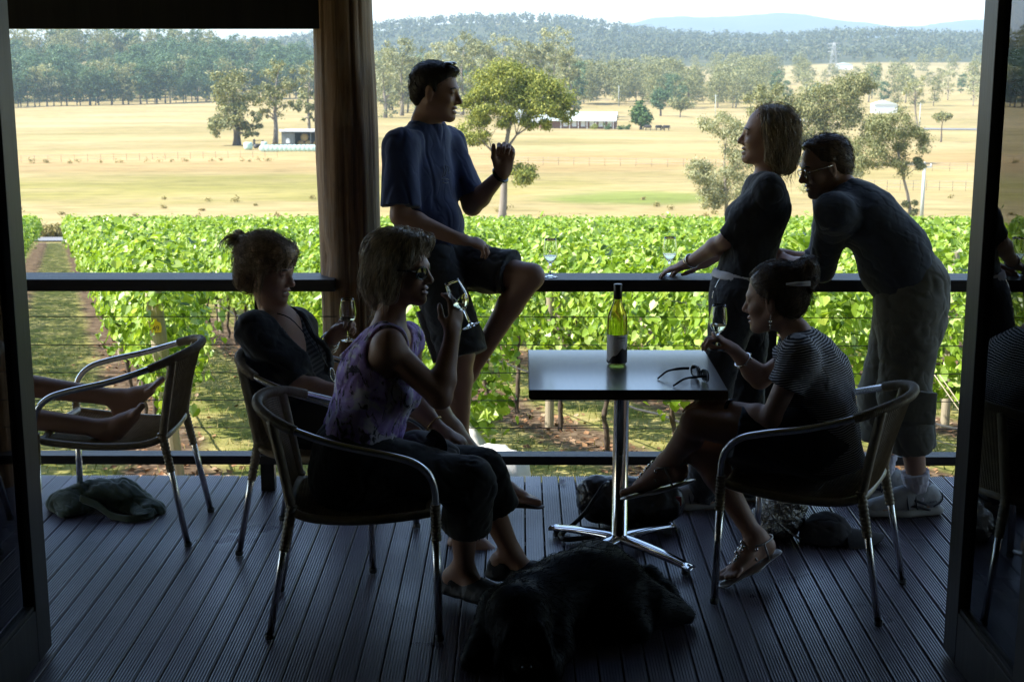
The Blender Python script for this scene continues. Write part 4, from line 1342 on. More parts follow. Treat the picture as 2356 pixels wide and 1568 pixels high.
        for d in range(3):
            o = [(1, 2), (2, 0), (0, 1)][d]
            sh = list(A.shape); sh[d] -= 1
            s0 = [slice(None)] * 3; s1 = [slice(None)] * 3; s0[d] = slice(0, -1); s1[d] = slice(1, None)
            a, b = S_[tuple(s0)], S_[tuple(s1)]
            for flip in (False, True):
                E = np.argwhere((b & ~a) if flip else (a & ~b))
                if not len(E): continue
                E = E[(E[:, o[0]] > 0) & (E[:, o[1]] > 0)]
                E = E[(E[:, o[0]] < cnt.shape[o[0]]) & (E[:, o[1]] < cnt.shape[o[1]])]
                q = []
                for u, v in ((-1, -1), (0, -1), (0, 0), (-1, 0)):
                    I = E.copy(); I[:, o[0]] += u; I[:, o[1]] += v
                    q.append(vid[I[:, 0], I[:, 1], I[:, 2]])
                q = np.stack(q, 1)
                F.append(q[:, ::-1] if flip else q)
        F = np.concatenate(F)
        F = F[(F >= 0).all(1)]
        return V, F
def vnormals(V, F):
    n = np.cross(V[F[:, 2]] - V[F[:, 0]], V[F[:, 3]] - V[F[:, 1]])
    N_ = np.zeros_like(V)
    for i in range(4): np.add.at(N_, F[:, i], n)
    return N_ / (np.linalg.norm(N_, axis=1, keepdims=True) + 1e-12)
def ripple(V, seed, freq, octaves=3, stretch=(1, 1, 1)):
    """smooth folds, -1..1"""
    r = np.random.default_rng(seed)
    P = V * np.array(stretch)
    out = np.zeros(len(V)); amp = 1.0; tot = 0
    for o in range(octaves):
        for _ in range(3):
            k = r.normal(0, 1, 3); k *= freq * 2 ** o / np.linalg.norm(k)
            k2 = r.normal(0, 1, 3); k2 *= freq * 0.6 * 2 ** o / np.linalg.norm(k2)
            out += amp * np.sin(P @ k + 1.7 * np.sin(P @ k2 + r.uniform(0, 6)) + r.uniform(0, 6)); tot += amp
        amp *= 0.55
    out = out / tot * 1.6
    return out - 0.45 * np.exp(-(out / 0.10) ** 2)
def soft(name, bl, m, parent=None, vox=0.005, folds=None, pin=None):
    V, F = bl.surface(vox)
    if folds:
        Nn = vnormals(V, F)
        for f in folds:
            w = 1.0 if len(f) < 5 or f[4] is None else f[4](V)
            V = V + Nn * (f[0] * ripple(V, f[1], f[2], 3, f[3] if len(f) > 3 else (1, 1, 1)) * w)[:, None]
    o = link(name, np_mesh(name, V, F, True), m, parent)
    return o
def local_part(o, root):
    """geometry was made in world space: keep it there under a root that stands elsewhere"""
    o.parent = root
    o.location = -root.location
    return o

def strand_mesh(bl, V, F, n, flow, length, rad=0.0009, steps=9, lift=(0.0005, 0.004), hang=0.0, seed=1, sel=None, wob=0.25, free=0.0):
    """hair strands that follow the surface of a field"""
    r = np.random.default_rng(seed)
    Nn = vnormals(V, F)
    idx = np.arange(len(V)) if sel is None else np.where(sel(V))[0]
    if len(idx) == 0: return np.zeros((0, 3)), np.zeros((0, 4), int)
    pick = r.choice(idx, n)
    P = V[pick].copy(); off = lift[0] + (lift[1] * 1.8 - lift[0]) * r.random(n) ** 3
    fre = (r.random(n) < free)
    L = length * r.uniform(0.5, 1.2, n)
    pts = [P + Nn[pick] * (-0.002)]
    wv = r.normal(0, wob, (n, 3))
    for i in range(steps):
        g = bl.grad(P)
        fl = flow(P) + wv * (0.6 + 0.8 * i / steps)
        tg = fl - g * ((fl * g).sum(1, keepdims=True)) * np.where(fre, 0.45, 0.95)[:, None]
        tg = tg / (np.linalg.norm(tg, axis=1, keepdims=True) + 1e-9)
        P = P + tg * (L / steps)[:, None]
        d = bl.sample(P)
        ok = (np.abs(d) < 0.03) & ~fre
        P = P + g * np.where(ok, np.clip(off - d, -0.01, 0.01), 0)[:, None]
        pts.append(P.copy())
    pts = np.stack(pts, 1)
    m = steps + 1
    T = np.gradient(pts, axis=1); T /= np.linalg.norm(T, axis=2, keepdims=True) + 1e-9
    up = r.normal(0, 1, (n, 1, 3)); a = np.cross(T, up); a /= np.linalg.norm(a, axis=2, keepdims=True) + 1e-9
    b = np.cross(T, a)
    rr = rad * r.uniform(0.6, 1.4, n)[:, None, None] * np.linspace(1.0, 0.25, m)[None, :, None]
    ring = np.stack([pts + rr * (a * math.cos(t) + b * math.sin(t)) for t in (0, 2.094, 4.189)], 2)   # n,m,3,3
    VV = ring.reshape(-1, 3)
    base = (np.arange(n) * m * 3)[:, None, None] + (np.arange(steps) * 3)[None, :, None]
    fs = []
    for j in range(3):
        j2 = (j + 1) % 3
        fs.append(np.stack([base[..., 0] + j, base[..., 0] + j2, base[..., 0] + 3 + j2, base[..., 0] + 3 + j], -1).reshape(-1, 4))
    return VV, np.concatenate(fs)
# ================================================================== chairs
m_alu, nt, b = new_mat('polished aluminium')
b.inputs['Base Color'].default_value = (0.86, 0.86, 0.86, 1); b.inputs['Metallic'].default_value = 1.0
nt.links.new(ramp(nt, tex(nt, 14, 3), [(0.3, (0.22,) * 3), (0.7, (0.26,) * 3)]), b.inputs['Roughness'])
m_rattan = mat('brown synthetic rattan', (0.42, 0.34, 0.225), (0.28, 0.225, 0.15), 0.40, 0, 30, (1, 1, 1), 0.15)
m_rubber = mat('grey rubber', (0.10, 0.10, 0.10), (0.06, 0.06, 0.06), 0.7)
CH_HOOP = [(0.262, .258, .40), (.262, .262, .50), (.245, .266, .565), (.195, .269, .612), (.11, .271, .640), (-.03, .270, .672), (-.15, .256, .708), (-.235, .218, .738), (-.295, .140, .757), (-.322, .05, .764)]
LEGS = {'fl': ((.262, .258, .40), (.272, .262, .0)), 'rl': ((-.214, .190, .425), (-.292, .212, .0))}
def chair(label):
    r = thing('rattan_chair', label, 'chair', (0, 0, 0), 0, 'rattan chairs on the veranda')
    half = [Vector(p) for p in CH_HOOP]
    full = bez(half + [Vector((p.x, -p.y, p.z)) for p in reversed(half)], 6)
    mb = MB(); mb.tube(full, 0.0125, 12); mb.build('armrest', m_alu, r)
    for sy in (1, -1):
        for key in ('fl', 'rl'):
            a, c = LEGS[key]
            mb = MB(); mb.tube([(a[0], a[1] * sy, a[2]), (c[0] + (a[0] - c[0]) * .02, c[1] * sy, .012)], 0.0132 if key == 'fl' else 0.0125, 12)
            lg = mb.build('leg', m_alu, r)
            mb = MB(); mb.lathe([(0, .0), (.0135, .0), (.0150, .004), (.0150, .016), (.0128, .018)], 12, Matrix.Translation((c[0], c[1] * sy, 0))); mb.build('rubber_foot', m_rubber, lg)
    # bindings of rattan: round the hoop's back, the leg joints and the back stiles
    mb = MB()
    i0 = int(len(full) * .335); seg = full[i0:len(full) - i0]
    P = bez(seg, 9)
    mb.tube(P, [0.0165 + 0.0016 * math.sin(i * 1.9) for i in range(len(P))], 10)
    mb.build('rattan_binding', m_rattan, r)
    for sy in (1, -1):
        a, c = Vector((LEGS['fl'][0][0], LEGS['fl'][0][1] * sy, .47)), Vector((LEGS['fl'][0][0] + .003, LEGS['fl'][0][1] * sy, .345))
        mb = MB(); q = [a.lerp(c, t / 44) for t in range(45)]; mb.tube(q, [.0168 + .0016 * math.sin(i * 1.5) for i in range(45)], 10); mb.build('rattan_binding', m_rattan, r)
        mb = MB(); a, c = Vector((-.205, .188 * sy, .455)), Vector((-.236, .196 * sy, .30))
        q = [a.lerp(c, t / 44) for t in range(45)]; mb.tube(q, [.0178 - .00004 * i + .0016 * math.sin(i * 1.5) for i in range(45)], 10)
        mb.build('rattan_binding', m_rattan, r)
        mb = MB(); mb.tube(bez([(-.262, .196 * sy, .742), (-.235, .19 * sy, .60), (-.208, .186 * sy, .44)], 8), .0165, 10); mb.build('back_stile', m_rattan, r)
    # seat ring
    ring = bez([(.245, .20, .435), (.262, .0, .44), (.245, -.20, .435), (.235, -.235, .43), (.05, -.232, .410), (-.12, -.205, .408), (-.205, -.175, .43), (-.215, 0, .432), (-.205, .175, .43), (-.12, .205, .408), (.05, .232, .410), (.235, .235, .43), (.245, .20, .435)], 6)
    mb = MB(); mb.tube(ring, .0145, 10); mb.build('seat_frame', m_rattan, r)
    def weave(name, f, nu, nv_, wu, wv_):
        """f(u,v) surface point, u,v in 0..1; ribbons over and under"""
        mb = MB()
        K = 26
        for i in range(nu):
            u = (i + .5) / nu
            pts = [Vector(f(u, j / K)) for j in range(K + 1)]
            mb.tube([p + Vector((0, 0, 0)) for p in pts], wu, 4, caps=False, smooth=False, flat=.5)
        for j in range(nv_):
            v = (j + .5) / nv_
            pts = [Vector(f(i / K, v)) for i in range(K + 1)]
            mb.tube(pts, wv_, 4, caps=False, smooth=False, flat=.5)
        return mb.build(name, m_rattan, r)
    def seat_f(u, v):
        x = -.205 + .455 * v
        w = .18 + .05 * min(1, max(0, (x + .2) / .2))
        return (x, (u * 2 - 1) * w, .432 - .020 * math.sin(PI * v) - .014 * (1 - (2 * u - 1) ** 2))
    weave('seat', seat_f, 44, 44, .0034, .0034)
    def back_f(u, v):
        s = u * 2 - 1
        lo = Vector((-.212 - .012 * (1 - s * s), s * .18, .445)); hi = Vector((-.262 - .058 * (1 - s * s) ** .8, s * .20, .742 + .018 * (1 - s * s)))
        return lo.lerp(hi, v)
    weave('backrest', back_f, 34, 40, .0036, .0034)
    return r
def fit_chair(pts):
    """pts: {'fn':..,'ff':..,'rn':..,'rf':..} floor points of the four feet; n is the one with local -y or +y"""
    loc = {'fl': (.272, .262), 'fr': (.272, -.262), 'rl': (-.292, .212), 'rr': (-.292, -.212)}
    A = np.array([loc[k] for k in pts]); B = np.array([[p.x, p.y] for p in pts.values()])
    ca, cb = A.mean(0), B.mean(0)
    a, b_ = A - ca, B - cb
    th = math.atan2((a[:, 0] * b_[:, 1] - a[:, 1] * b_[:, 0]).sum(), (a * b_).sum())
    Rm = np.array([[math.cos(th), -math.sin(th)], [math.sin(th), math.cos(th)]])
    t = cb - Rm @ ca
    return (t[0], t[1]), th
CH = {}
proto_ch = chair('rattan armchair nearest the lens, the woman in the purple top sits in it')
def place_chair(key, pts, label):
    o = proto_ch if not CH else copy_tree(proto_ch)
    (x, y), th = fit_chair(pts)
    o.location = (x, y, 0.0015); o.rotation_euler = (0, 0, th)
    o['label'] = label
    CH[key] = o
    return o
# a chair facing +X has its left side (local +y) away from the lens
place_chair('purple', {'rr': G(632, 1468), 'rl': G(648, 1358), 'fr': G(1008, 1468), 'fl': G(996, 1345)}, 'rattan armchair nearest the lens, the woman in the purple top sits in it')
place_chair('updo', {'rr': G(555, 1278), 'rl': G(662, 1198), 'fr': G(850, 1312), 'fl': G(950, 1214)}, 'rattan armchair by the log post, the woman in the black cardigan sits in it')
place_chair('feet', {'rl': G(425, 1256), 'rr': G(480, 1178), 'fr': G(189, 1169), 'fl': G(104, 1264)}, 'rattan armchair on the left with two bare feet resting on its seat')
place_chair('striped', {'rl': G(2011, 1438), 'rr': G(2080, 1341), 'fl': G(1648, 1389)}, 'rattan armchair on the right, the woman in the striped top sits in it')

# ================================================================== table
m_top = mat('dark laminate', (0.105, 0.080, 0.060), (0.075, 0.058, 0.044), 0.36, 0, 9, (8, .6, 1), 0.04, 40, 0.001, 0.75, 0, 1.0)
m_edge = mat('oak table edge', (0.17, 0.115, 0.06), (0.12, 0.08, 0.042), 0.5, 0, 9, (.6, 8, 8))
m_chrome, nt, b = new_mat('chrome'); b.inputs['Base Color'].default_value = (.8, .8, .82, 1); b.inputs['Metallic'].default_value = 1; b.inputs['Roughness'].default_value = .10
m_top.node_tree.nodes['Principled BSDF'].inputs['Coat IOR'].default_value = 1.75
tc_ = (G(1208, 896, .735) + G(1672, 896, .735) + G(1628, 805, .735) + G(1218, 805, .735)) / 4
TX, TY = tc_.x, tc_.y
print('table', TX, TY)
tb = thing('cafe_table', 'square dark topped cafe table on a chrome pedestal, bottle and sunglasses on it', 'table', (TX, TY, 0))
mb = MB(); mb.box((-.35, -.335, .733), (.35, .335, .735), bev=.0006); mb.build('tabletop', m_top, tb)
mb = MB(); mb.prism([(-.345, .698), (.345, .698), (.352, .706), (.352, .7325), (-.352, .7325), (-.352, .706)], -.337, .337); mb.build('table_edge', m_edge, tb)
mb = MB(); mb.lathe([(.0, .697), (.17, .697), (.17, .690), (.05, .684), (.032, .670), (.030, .66), (.030, .085), (.040, .075), (.043, .06)], 36); mb.build('pedestal', m_chrome, tb)
mb = MB()
for a in (48, 138, 228, 318):
    d = Vector((math.cos(R(a)), math.sin(R(a)), 0)); sd = Vector((-d.y, d.x, 0))
    n = 10; vs = []; fs = []
    for i in range(n + 1):
        t = i / n; rr_ = .015 + .325 * t; z = .072 - .040 * t ** 1.5; w = .034 - .012 * t + .004 * (t > .95); h = .026 - .010 * t
        c = d * rr_
        for (sw, hz_) in ((-1, -.5), (-1, .15), (-.55, .5), (.55, .5), (1, .15), (1, -.5)):
            vs.append(c + sd * (w * sw) + Vector((0, 0, z + h * hz_)))
    for i in range(n):
        for j in range(6):
            j2 = (j + 1) % 6; fs.append((i * 6 + j, (i + 1) * 6 + j, (i + 1) * 6 + j2, i * 6 + j2))
    fs.append(tuple(n * 6 + j for j in range(6)))
    mb.add(vs, fs, True)
mb.build('base', m_chrome, tb)
for a in (48, 138, 228, 318):
    mb = MB(); mb.lathe([(0, .0012), (.016, .0012), (.017, .006), (.014, .022), (0, .022)], 14, Matrix.Translation((.315 * math.cos(R(a)), .315 * math.sin(R(a)), 0))); mb.build('glide', m_rubber, tb)

# ================================================================== bottle and glasses
def glass_mat(name, col, rough=0.0, ior=1.5):
    m, nt, b = new_mat(name)
    b.inputs['Base Color'].default_value = rgb(col); b.inputs['Roughness'].default_value = rough
    b.inputs['IOR'].default_value = ior; b.inputs['Transmission Weight'].default_value = 1.0
    return m
m_bottle = glass_mat('green bottle glass', (0.42, 0.52, 0.07), 0.02, 1.33)
m_glass = glass_mat('clear glass', (0.97, 0.985, 0.98), 0.0, 1.45)
m_wine = glass_mat('white wine', (0.96, 0.93, 0.62), 0.0, 1.34)
m_cap = mat('black bottle cap', (0.012, 0.012, 0.013), (0.02, 0.02, 0.02), 0.35)
m_label = mat('pale paper label', (0.86, 0.86, 0.88), (0.78, 0.78, 0.82), 0.6)
m_lblack = mat('dark printed hill', (0.02, 0.022, 0.026), (0.03, 0.032, 0.04), 0.6)
m_lgrey = mat('grey printed text', (0.22, 0.22, 0.25), (0.2, 0.2, 0.22), 0.6)
bp = G(1419, 836, .735)
bt = thing('wine_bottle', 'green wine bottle with a black cap and pale hill label, standing on the table', 'bottle', (bp.x, bp.y, .7352))
rb_ = .0385
mb = MB(); mb.lathe([(0, .004), (.030, .001), (.036, .003), (rb_, .010), (rb_, .165), (.0375, .18), (.034, .195), (.026, .215), (.0185, .236), (.0155, .255), (.0148, .285), (.0155, .29), (.0155, .303), (0, .304)], 48)
mb.build('bottle_body', m_bottle, bt)
mb = MB(); mb.lathe([(0, .3075), (.0150, .3075), (.0162, .306), (.0162, .252), (.0158, .2515)], 32); mb.build('cap', m_cap, bt)
def wrap_patch(poly_fn, n, r, z0, a0=-1.75, a1=1.75, face=R(-90)):
    vs, fs = [], []
    for i in range(n + 1):
        a = a0 + (a1 - a0) * i / n
        lo, hi = poly_fn(i / n)
        for z in (lo, hi): vs.append((r * math.cos(face + a), r * math.sin(face + a), z0 + z))
    for i in range(n): fs.append((2 * i, 2 * i + 2, 2 * i + 3, 2 * i + 1))
    mb = MB(); mb.add(vs, fs, True); return mb
wrap_patch(lambda t: (0, .110), 40, rb_ + .0004, .007).build('paper_label', m_label, bt)
lab = wrap_patch(lambda t: (0.001, .010 + .046 * max(0, min(1, (t - .22) / .42)) + .004 * math.sin(t * 23)), 40, rb_ + .0007, .007, -1.70, 1.70).build('label_picture', m_lblack, bt)
def bent_text(body, name, size, ang, z, m):
    o = text_part(body, name, size, m, bt)
    for v in o.data.vertices:
        a = R(-90) + ang + v.co.x / rb_
        zz = v.co.y + z
        rr_ = rb_ + .0009 + v.co.z
        v.co = (rr_ * math.cos(a), rr_ * math.sin(a), zz)
    return o
bent_text('MOORES', 'label_text', .0082, .42, .103, m_lgrey)
bent_text('Chardonnay', 'label_text', .0038, .55, .095, m_lgrey)

def wine_glass(label, group='wine glasses', level=.085, tilt=None):
    g = thing('wine_glass', label, 'wine glass', (0, 0, 0), 0, group)
    out = [(0, 0), (.031, 0.0), (.0325, .0012), (.031, .0028), (.012, .006), (.0052, .011), (.0040, .020), (.0038, .048), (.0050, .058), (.012, .0655), (.022, .075), (.0295, .089), (.0320, .103), (.0315, .118), (.0285, .140), (.0255, .158), (.0243, .166)]
    inn = [(.0236, .166), (.0247, .158), (.0277, .140), (.0307, .118), (.0312, .103), (.0287, .0895), (.0212, .076), (.011, .0672), (0, .0655)]
    mb = MB(); mb.lathe(out + inn, 40); mb.build('glass', m_glass, g)
    prof = [(0, .0659), (.0107, .0676), (.0208, .0764), (.0282, .0898), (.0306, .103), (.0302, .118), (.0285, .13)]
    zs = [p[1] for p in prof]; rs = [p[0] for p in prof]
    n = 40; K = 14
    ux, uz = (0, 1) if tilt is None else tilt        # world 'up' seen in the glass: (x part, z part)
    vs, fs = [], []
    for i in range(K + 1):
        for j in range(n):
            a = 2 * PI * j / n
            # top of the wine along this side of the bowl
            zt_ = level
            for _ in range(6):
                rr_ = np.interp(zt_, zs, rs); zt_ = min(.128, max(.067, level - (ux / uz) * rr_ * math.cos(a)))
            z = .0659 + (zt_ - .0659) * i / K
            rr_ = float(np.interp(z, zs, rs))
            vs.append((rr_ * math.cos(a), rr_ * math.sin(a), z))
    for i in range(K):
        for j in range(n):
            j2 = (j + 1) % n; fs.append((i * n + j, i * n + j2, (i + 1) * n + j2, (i + 1) * n + j))
    fs.append(tuple(K * n + j for j in range(n)))
    mb = MB(); mb.add(vs, fs, True); mb.sm[-1] = False
    mb.build('wine', m_wine, g)
    return g
def put_glass(g, stem_point, up=(0, 0, 1), along=.04, ref=(1, 0, 0)):
    u = Vector(up).normalized(); x = Vector(ref); x = (x - u * x.dot(u)).normalized(); y = u.cross(x)
    M = Matrix((x, y, u)).transposed().to_4x4()
    M.translation = Vector(stem_point) - u * along
    g.matrix_world = M
    g.location = M.translation; g.rotation_euler = M.to_euler()
g1 = wine_glass('half full glass of white wine on the handrail, beside the seated man\'s knee', level=.092)
p = U(1266, 627, 6.15); g1.location = (p.x, 6.15, ZR + .0006)
g2 = copy_tree(g1); g2['label'] = 'glass of white wine on the handrail, behind the standing woman\'s hand'
p = U(1540, 627, 6.20); g2.location = (p.x, 6.205, ZR + .0006)

# ================================================================== sunglasses on the table
m_black = mat('black gloss plastic', (0.012, 0.012, 0.013), (0.02, 0.02, 0.02), 0.15)
m_lens = mat('dark lens', (0.01, 0.012, 0.015), (0.015, 0.016, 0.02), 0.04, spec=0.8)
zt = .7352
sgp = G(1605, 874, zt)
sgl = thing('sunglasses', 'black sunglasses lying folded open on the table near the striped woman', 'sunglasses', sgp, R(22))
def lens_shape(w, h, n=20): return [(w * math.copysign(abs(math.cos(t)) ** .75, math.cos(t)), h * math.copysign(abs(math.sin(t)) ** .75, math.sin(t))) for t in [2 * PI * i / n for i in range(n)]]
mb = MB()
for sy in (-1, 1):
    mb.tube(bez([(.0, .066 * sy, .030), (-.03, .069 * sy, .031), (-.085, .066 * sy, .028), (-.118, .062 * sy, .012), (-.132, .060 * sy, .003)], 5), [.0052] * 8 + [.004] * 7 + [.0035] * 6, 8, flat=.5)
mb.build('temple', m_black, sgl)
for sy in (-1, 1):
    mb = MB()
    sh_ = lens_shape(.030, .021)
    pts = [Vector((.012 - .12 * (y * sy + .033) ** 2 * 8, (y + .035 * sy), .024 + z)) for y, z in sh_]
    c = Vector((.014, .035 * sy, .024)); k = len(pts)
    mb.add([c] + pts, [(0, 1 + i, 1 + (i + 1) % k) for i in range(k)], True); mb.build('lens', m_lens, sgl)
    mb = MB(); mb.tube(pts + [pts[0]], .0028, 8, caps=False); mb.build('rim', m_black, sgl)
mb = MB(); mb.tube([(.010, -.008, .03), (.014, 0, .033), (.010, .008, .03)], .003, 8); mb.build('bridge', m_black, sgl)

# ================================================================== bags, cap on the deck
m_leather = mat('black leather', (0.016, 0.015, 0.015), (0.028, 0.026, 0.025), 0.33, 0, 18, (1, 1, 1), 0.35, 60, .003)
p = G(1455, 1222)
hb = thing('handbag', 'slouching black leather handbag behind the table pedestal, strap trailing on the deck', 'handbag', (p.x, p.y + .10, 0))
bl = Blob()
c = Vector((p.x, p.y + .10, 0))
for dx, r_, z_ in ((-.13, .075, .085), (-.05, .095, .095), (.05, .10, .095), (.13, .085, .09)):
    bl.ell(c + Vector((dx, 0, z_)), (.095, .085, r_), None, .05)
bl.ell(c + Vector((-.15, -.01, .15)), (.07, .06, .055), None, .05)
bl.clip(c + Vector((0, 0, .003)), (0, 0, -1))
local_part(soft('bag_body', bl, m_leather, None, .006, [(.007, 3, 26), (.004, 4, 60)]), hb)
mb = MB(); st = [U(1405, 1112, c.y - .02), U(1388, 1118, c.y - .09), U(1345, 1180, c.y - .10)] + [G(1305, 1217, .014), G(1287, 1230, .012), G(1300, 1240, .012), G(1330, 1238, .012), G(1370, 1232, .012)]
mb.tube(bez(st, 6), .011, 8, flat=.6); local_part(mb.build('strap', m_leather), hb)
m_red = mat('red leather tag', (0.30, 0.03, 0.02), (0.22, 0.02, 0.016), 0.5)
q = U(1561, 1152, c.y - .055); mb = MB(); mb.box((q.x - .012, q.y - .004, q.z - .02), (q.x + .012, q.y + .004, q.z + .02), bev=.003); local_part(mb.build('bag_tag', m_red), hb)
# metallic bag
m_foil, nt, b = new_mat('metallic silver leather')
b.inputs['Base Color'].default_value = (.34, .33, .30, 1); b.inputs['Metallic'].default_value = .9; b.inputs['Roughness'].default_value = .26
bump(nt, b, tex(nt, 26, 6, dist=1.5), 1.0, .02)
p = G(1798, 1250); c = Vector((p.x, p.y + .08, 0))
sb = thing('handbag', 'crumpled metallic silver handbag under the striped woman\'s chair', 'handbag', c)
bl = Blob(); bl.ell(c + Vector((0, 0, .085)), (.10, .075, .10), None, .04); bl.ell(c + Vector((.03, 0, .15)), (.07, .05, .05), None, .04); bl.ell(c + Vector((-.05, 0, .05)), (.075, .08, .06), None, .04); bl.clip(c + Vector((0, 0, .003)), (0, 0, -1))
local_part(soft('bag_body', bl, m_foil, None, .005, [(.010, 8, 45), (.006, 9, 100)]), sb)
mb = MB(); mb.tube(bez([c + Vector((-.07, -.05, .16)), c + Vector((-.02, -.09, .09)), c + Vector((.06, -.09, .03)), c + Vector((.09, -.07, .012))], 6), .006, 8, flat=.6); local_part(mb.build('strap', m_foil), sb)
# cap
m_cloth_d = mat('dark cotton cap', (0.030, 0.027, 0.030), (0.045, 0.04, 0.042), 0.9, 0, 60, (1, 1, 1), .3, 200, .001)
p = G(1905, 1250); c = Vector((p.x, p.y + .04, 0))
cp = thing('baseball_cap', 'dark baseball cap lying on the deck behind the right hand chair legs', 'cap', c)
bl = Blob(); bl.ell(c + Vector((0, 0, .02)), (.105, .09, .095), None, .02); bl.clip(c + Vector((0, 0, .002)), (0, 0, -1))
local_part(soft('crown', bl, m_cloth_d, None, .005, [(.005, 5, 40)]), cp)
mb = MB(); n = 16; vs, fs = [], []
for lev in (0, .004):
    for i in range(n + 1):
        t = -1 + 2 * i / n
        for rr_ in (.0, 1.0):
            x = .085 + (.135 * math.sqrt(max(0, 1 - t * t)) + .01) * rr_ - .02 * abs(t); y = t * .092
            vs.append(c + Vector((x, y - .01 * rr_, .030 - .026 * rr_ - .028 * t * t + .018 + lev)))
o_ = 2 * (n + 1)
for i in range(n):
    fs += [(2 * i + 1 + o_, 2 * i + o_, 2 * i + 2 + o_, 2 * i + 3 + o_), (2 * i, 2 * i + 1, 2 * i + 3, 2 * i + 2), (2 * i + 1, 2 * i + 1 + o_, 2 * i + 3 + o_, 2 * i + 3)]
mb.add(vs, fs, True); local_part(mb.build('visor', m_cloth_d), cp)
# green canvas bag
m_canvas = mat('olive green canvas', (0.050, 0.075, 0.045), (0.035, 0.055, 0.032), 0.92, 0, 40, (1, 1, 1), .5, 220, .002, None, .3)
p = G(235, 1190); c = Vector((p.x, p.y + .10, 0))
cb = thing('canvas_bag', 'olive green canvas bag slumped flat on the deck under the left chair', 'bag', c)
bl = Blob()
for x, y, rz_, rr_ in ((-.17, .02, .05, .085), (-.08, .05, .07, .10), (.03, .07, .075, .10), (.09, .03, .05, .08), (-.14, -.03, .035, .07), (.16, -.03, .025, .06), (.19, -.07, .02, .045)):
    bl.ell(c + Vector((x, y, rz_ * .6)), (rr_, .085, rz_), None, .035)
bl.clip(c + Vector((0, 0, .003)), (0, 0, -1))
local_part(soft('bag_body', bl, m_canvas, None, .004, [(.014, 12, 20), (.006, 13, 48)]), cb)
mb = MB(); mb.tube(bez([c + Vector((-.10, -.06, .07)), c + Vector((-.02, -.09, .05)), c + Vector((.05, -.12, .014)), c + Vector((.13, -.155, .012)), c + Vector((.20, -.13, .014)), c + Vector((.215, -.08, .02))], 7), .017, 8, flat=.25); local_part(mb.build('strap', m_canvas), cb)
# a dead leaf on the deck's edge
m_dry = mat('dry leaf', (0.35, 0.33, 0.33), (0.25, 0.24, 0.24), 0.8)
p = G(1295, 1112)
mb = MB(); mb.add([(p.x - .012, p.y - .02, .002), (p.x + .018, p.y - .008, .012), (p.x + .008, p.y + .03, .010), (p.x - .016, p.y + .022, .016), (p.x, p.y, .002)], [(4, 0, 1), (4, 1, 2), (4, 2, 3), (4, 3, 0)], False)
tag(mb.build('dry_leaf', m_dry), 'curled pale dry leaf lying near the deck edge behind the pedestal', 'leaf')
# ================================================================== people
m_skin = mat('skin', (0.50, 0.30, 0.215), (0.44, 0.255, 0.18), 0.5, 0, 6, (1, 1, 1), 0.08, 90, 0.002)
m_skin.node_tree.nodes['Principled BSDF'].inputs['Subsurface Weight'].default_value = 0.08
m_skin.node_tree.nodes['Principled BSDF'].inputs['Subsurface Radius'].default_value = (0.012, 0.005, 0.003)
m_tan = mat('tanned skin', (0.42, 0.245, 0.165), (0.36, 0.20, 0.135), 0.5, 0, 6, (1, 1, 1), 0.08, 90, 0.002)
def hairmat(name, c1, c2, rough=0.42):
    m, nt, b = new_mat(name)
    geo = nt.nodes.new('ShaderNodeNewGeometry')
    c = ramp(nt, geo.outputs['Random Per Island'], [(0, c1), (1, c2)])
    nt.links.new(mix(nt, 1.0, c, ramp(nt, tex(nt, 55, 4, (1, 1, .25)), [(.3, (.40,) * 3), (.7, (1.25,) * 3)]), 'MULTIPLY'), b.inputs['Base Color'])
    b.inputs['Roughness'].default_value = rough
    return m
m_hair_dark = hairmat('dark brown hair', (0.018, 0.012, 0.009), (0.045, 0.03, 0.02))
m_hair_bl = hairmat('streaked blond hair', (0.26, 0.18, 0.10), (0.80, 0.63, 0.40))
m_hair_br = hairmat('light brown hair', (0.20, 0.13, 0.07), (0.64, 0.45, 0.28))
m_hair_ash = hairmat('ash blond hair', (0.34, 0.27, 0.19), (0.78, 0.66, 0.50))
m_hair_mid = hairmat('brown hair', (0.05, 0.03, 0.018), (0.20, 0.13, 0.08))
def fabric(name, c1, c2=None, rough=0.9, bs=900, bm=0.25): return mat(name, c1, c2, rough, 0, 14, (1, 1, 1), bm, bs, 0.0008, None, 0.25)
m_teeth = mat('teeth', (0.75, 0.72, 0.66), (0.7, 0.67, 0.6), 0.3)
m_silver, nt, b = new_mat('silver'); b.inputs['Base Color'].default_value = (.8, .8, .8, 1); b.inputs['Metallic'].default_value = 1; b.inputs['Roughness'].default_value = .18
m_gold, nt, b = new_mat('gold'); b.inputs['Base Color'].default_value = (.8, .55, .25, 1); b.inputs['Metallic'].default_value = 1; b.inputs['Roughness'].default_value = .2

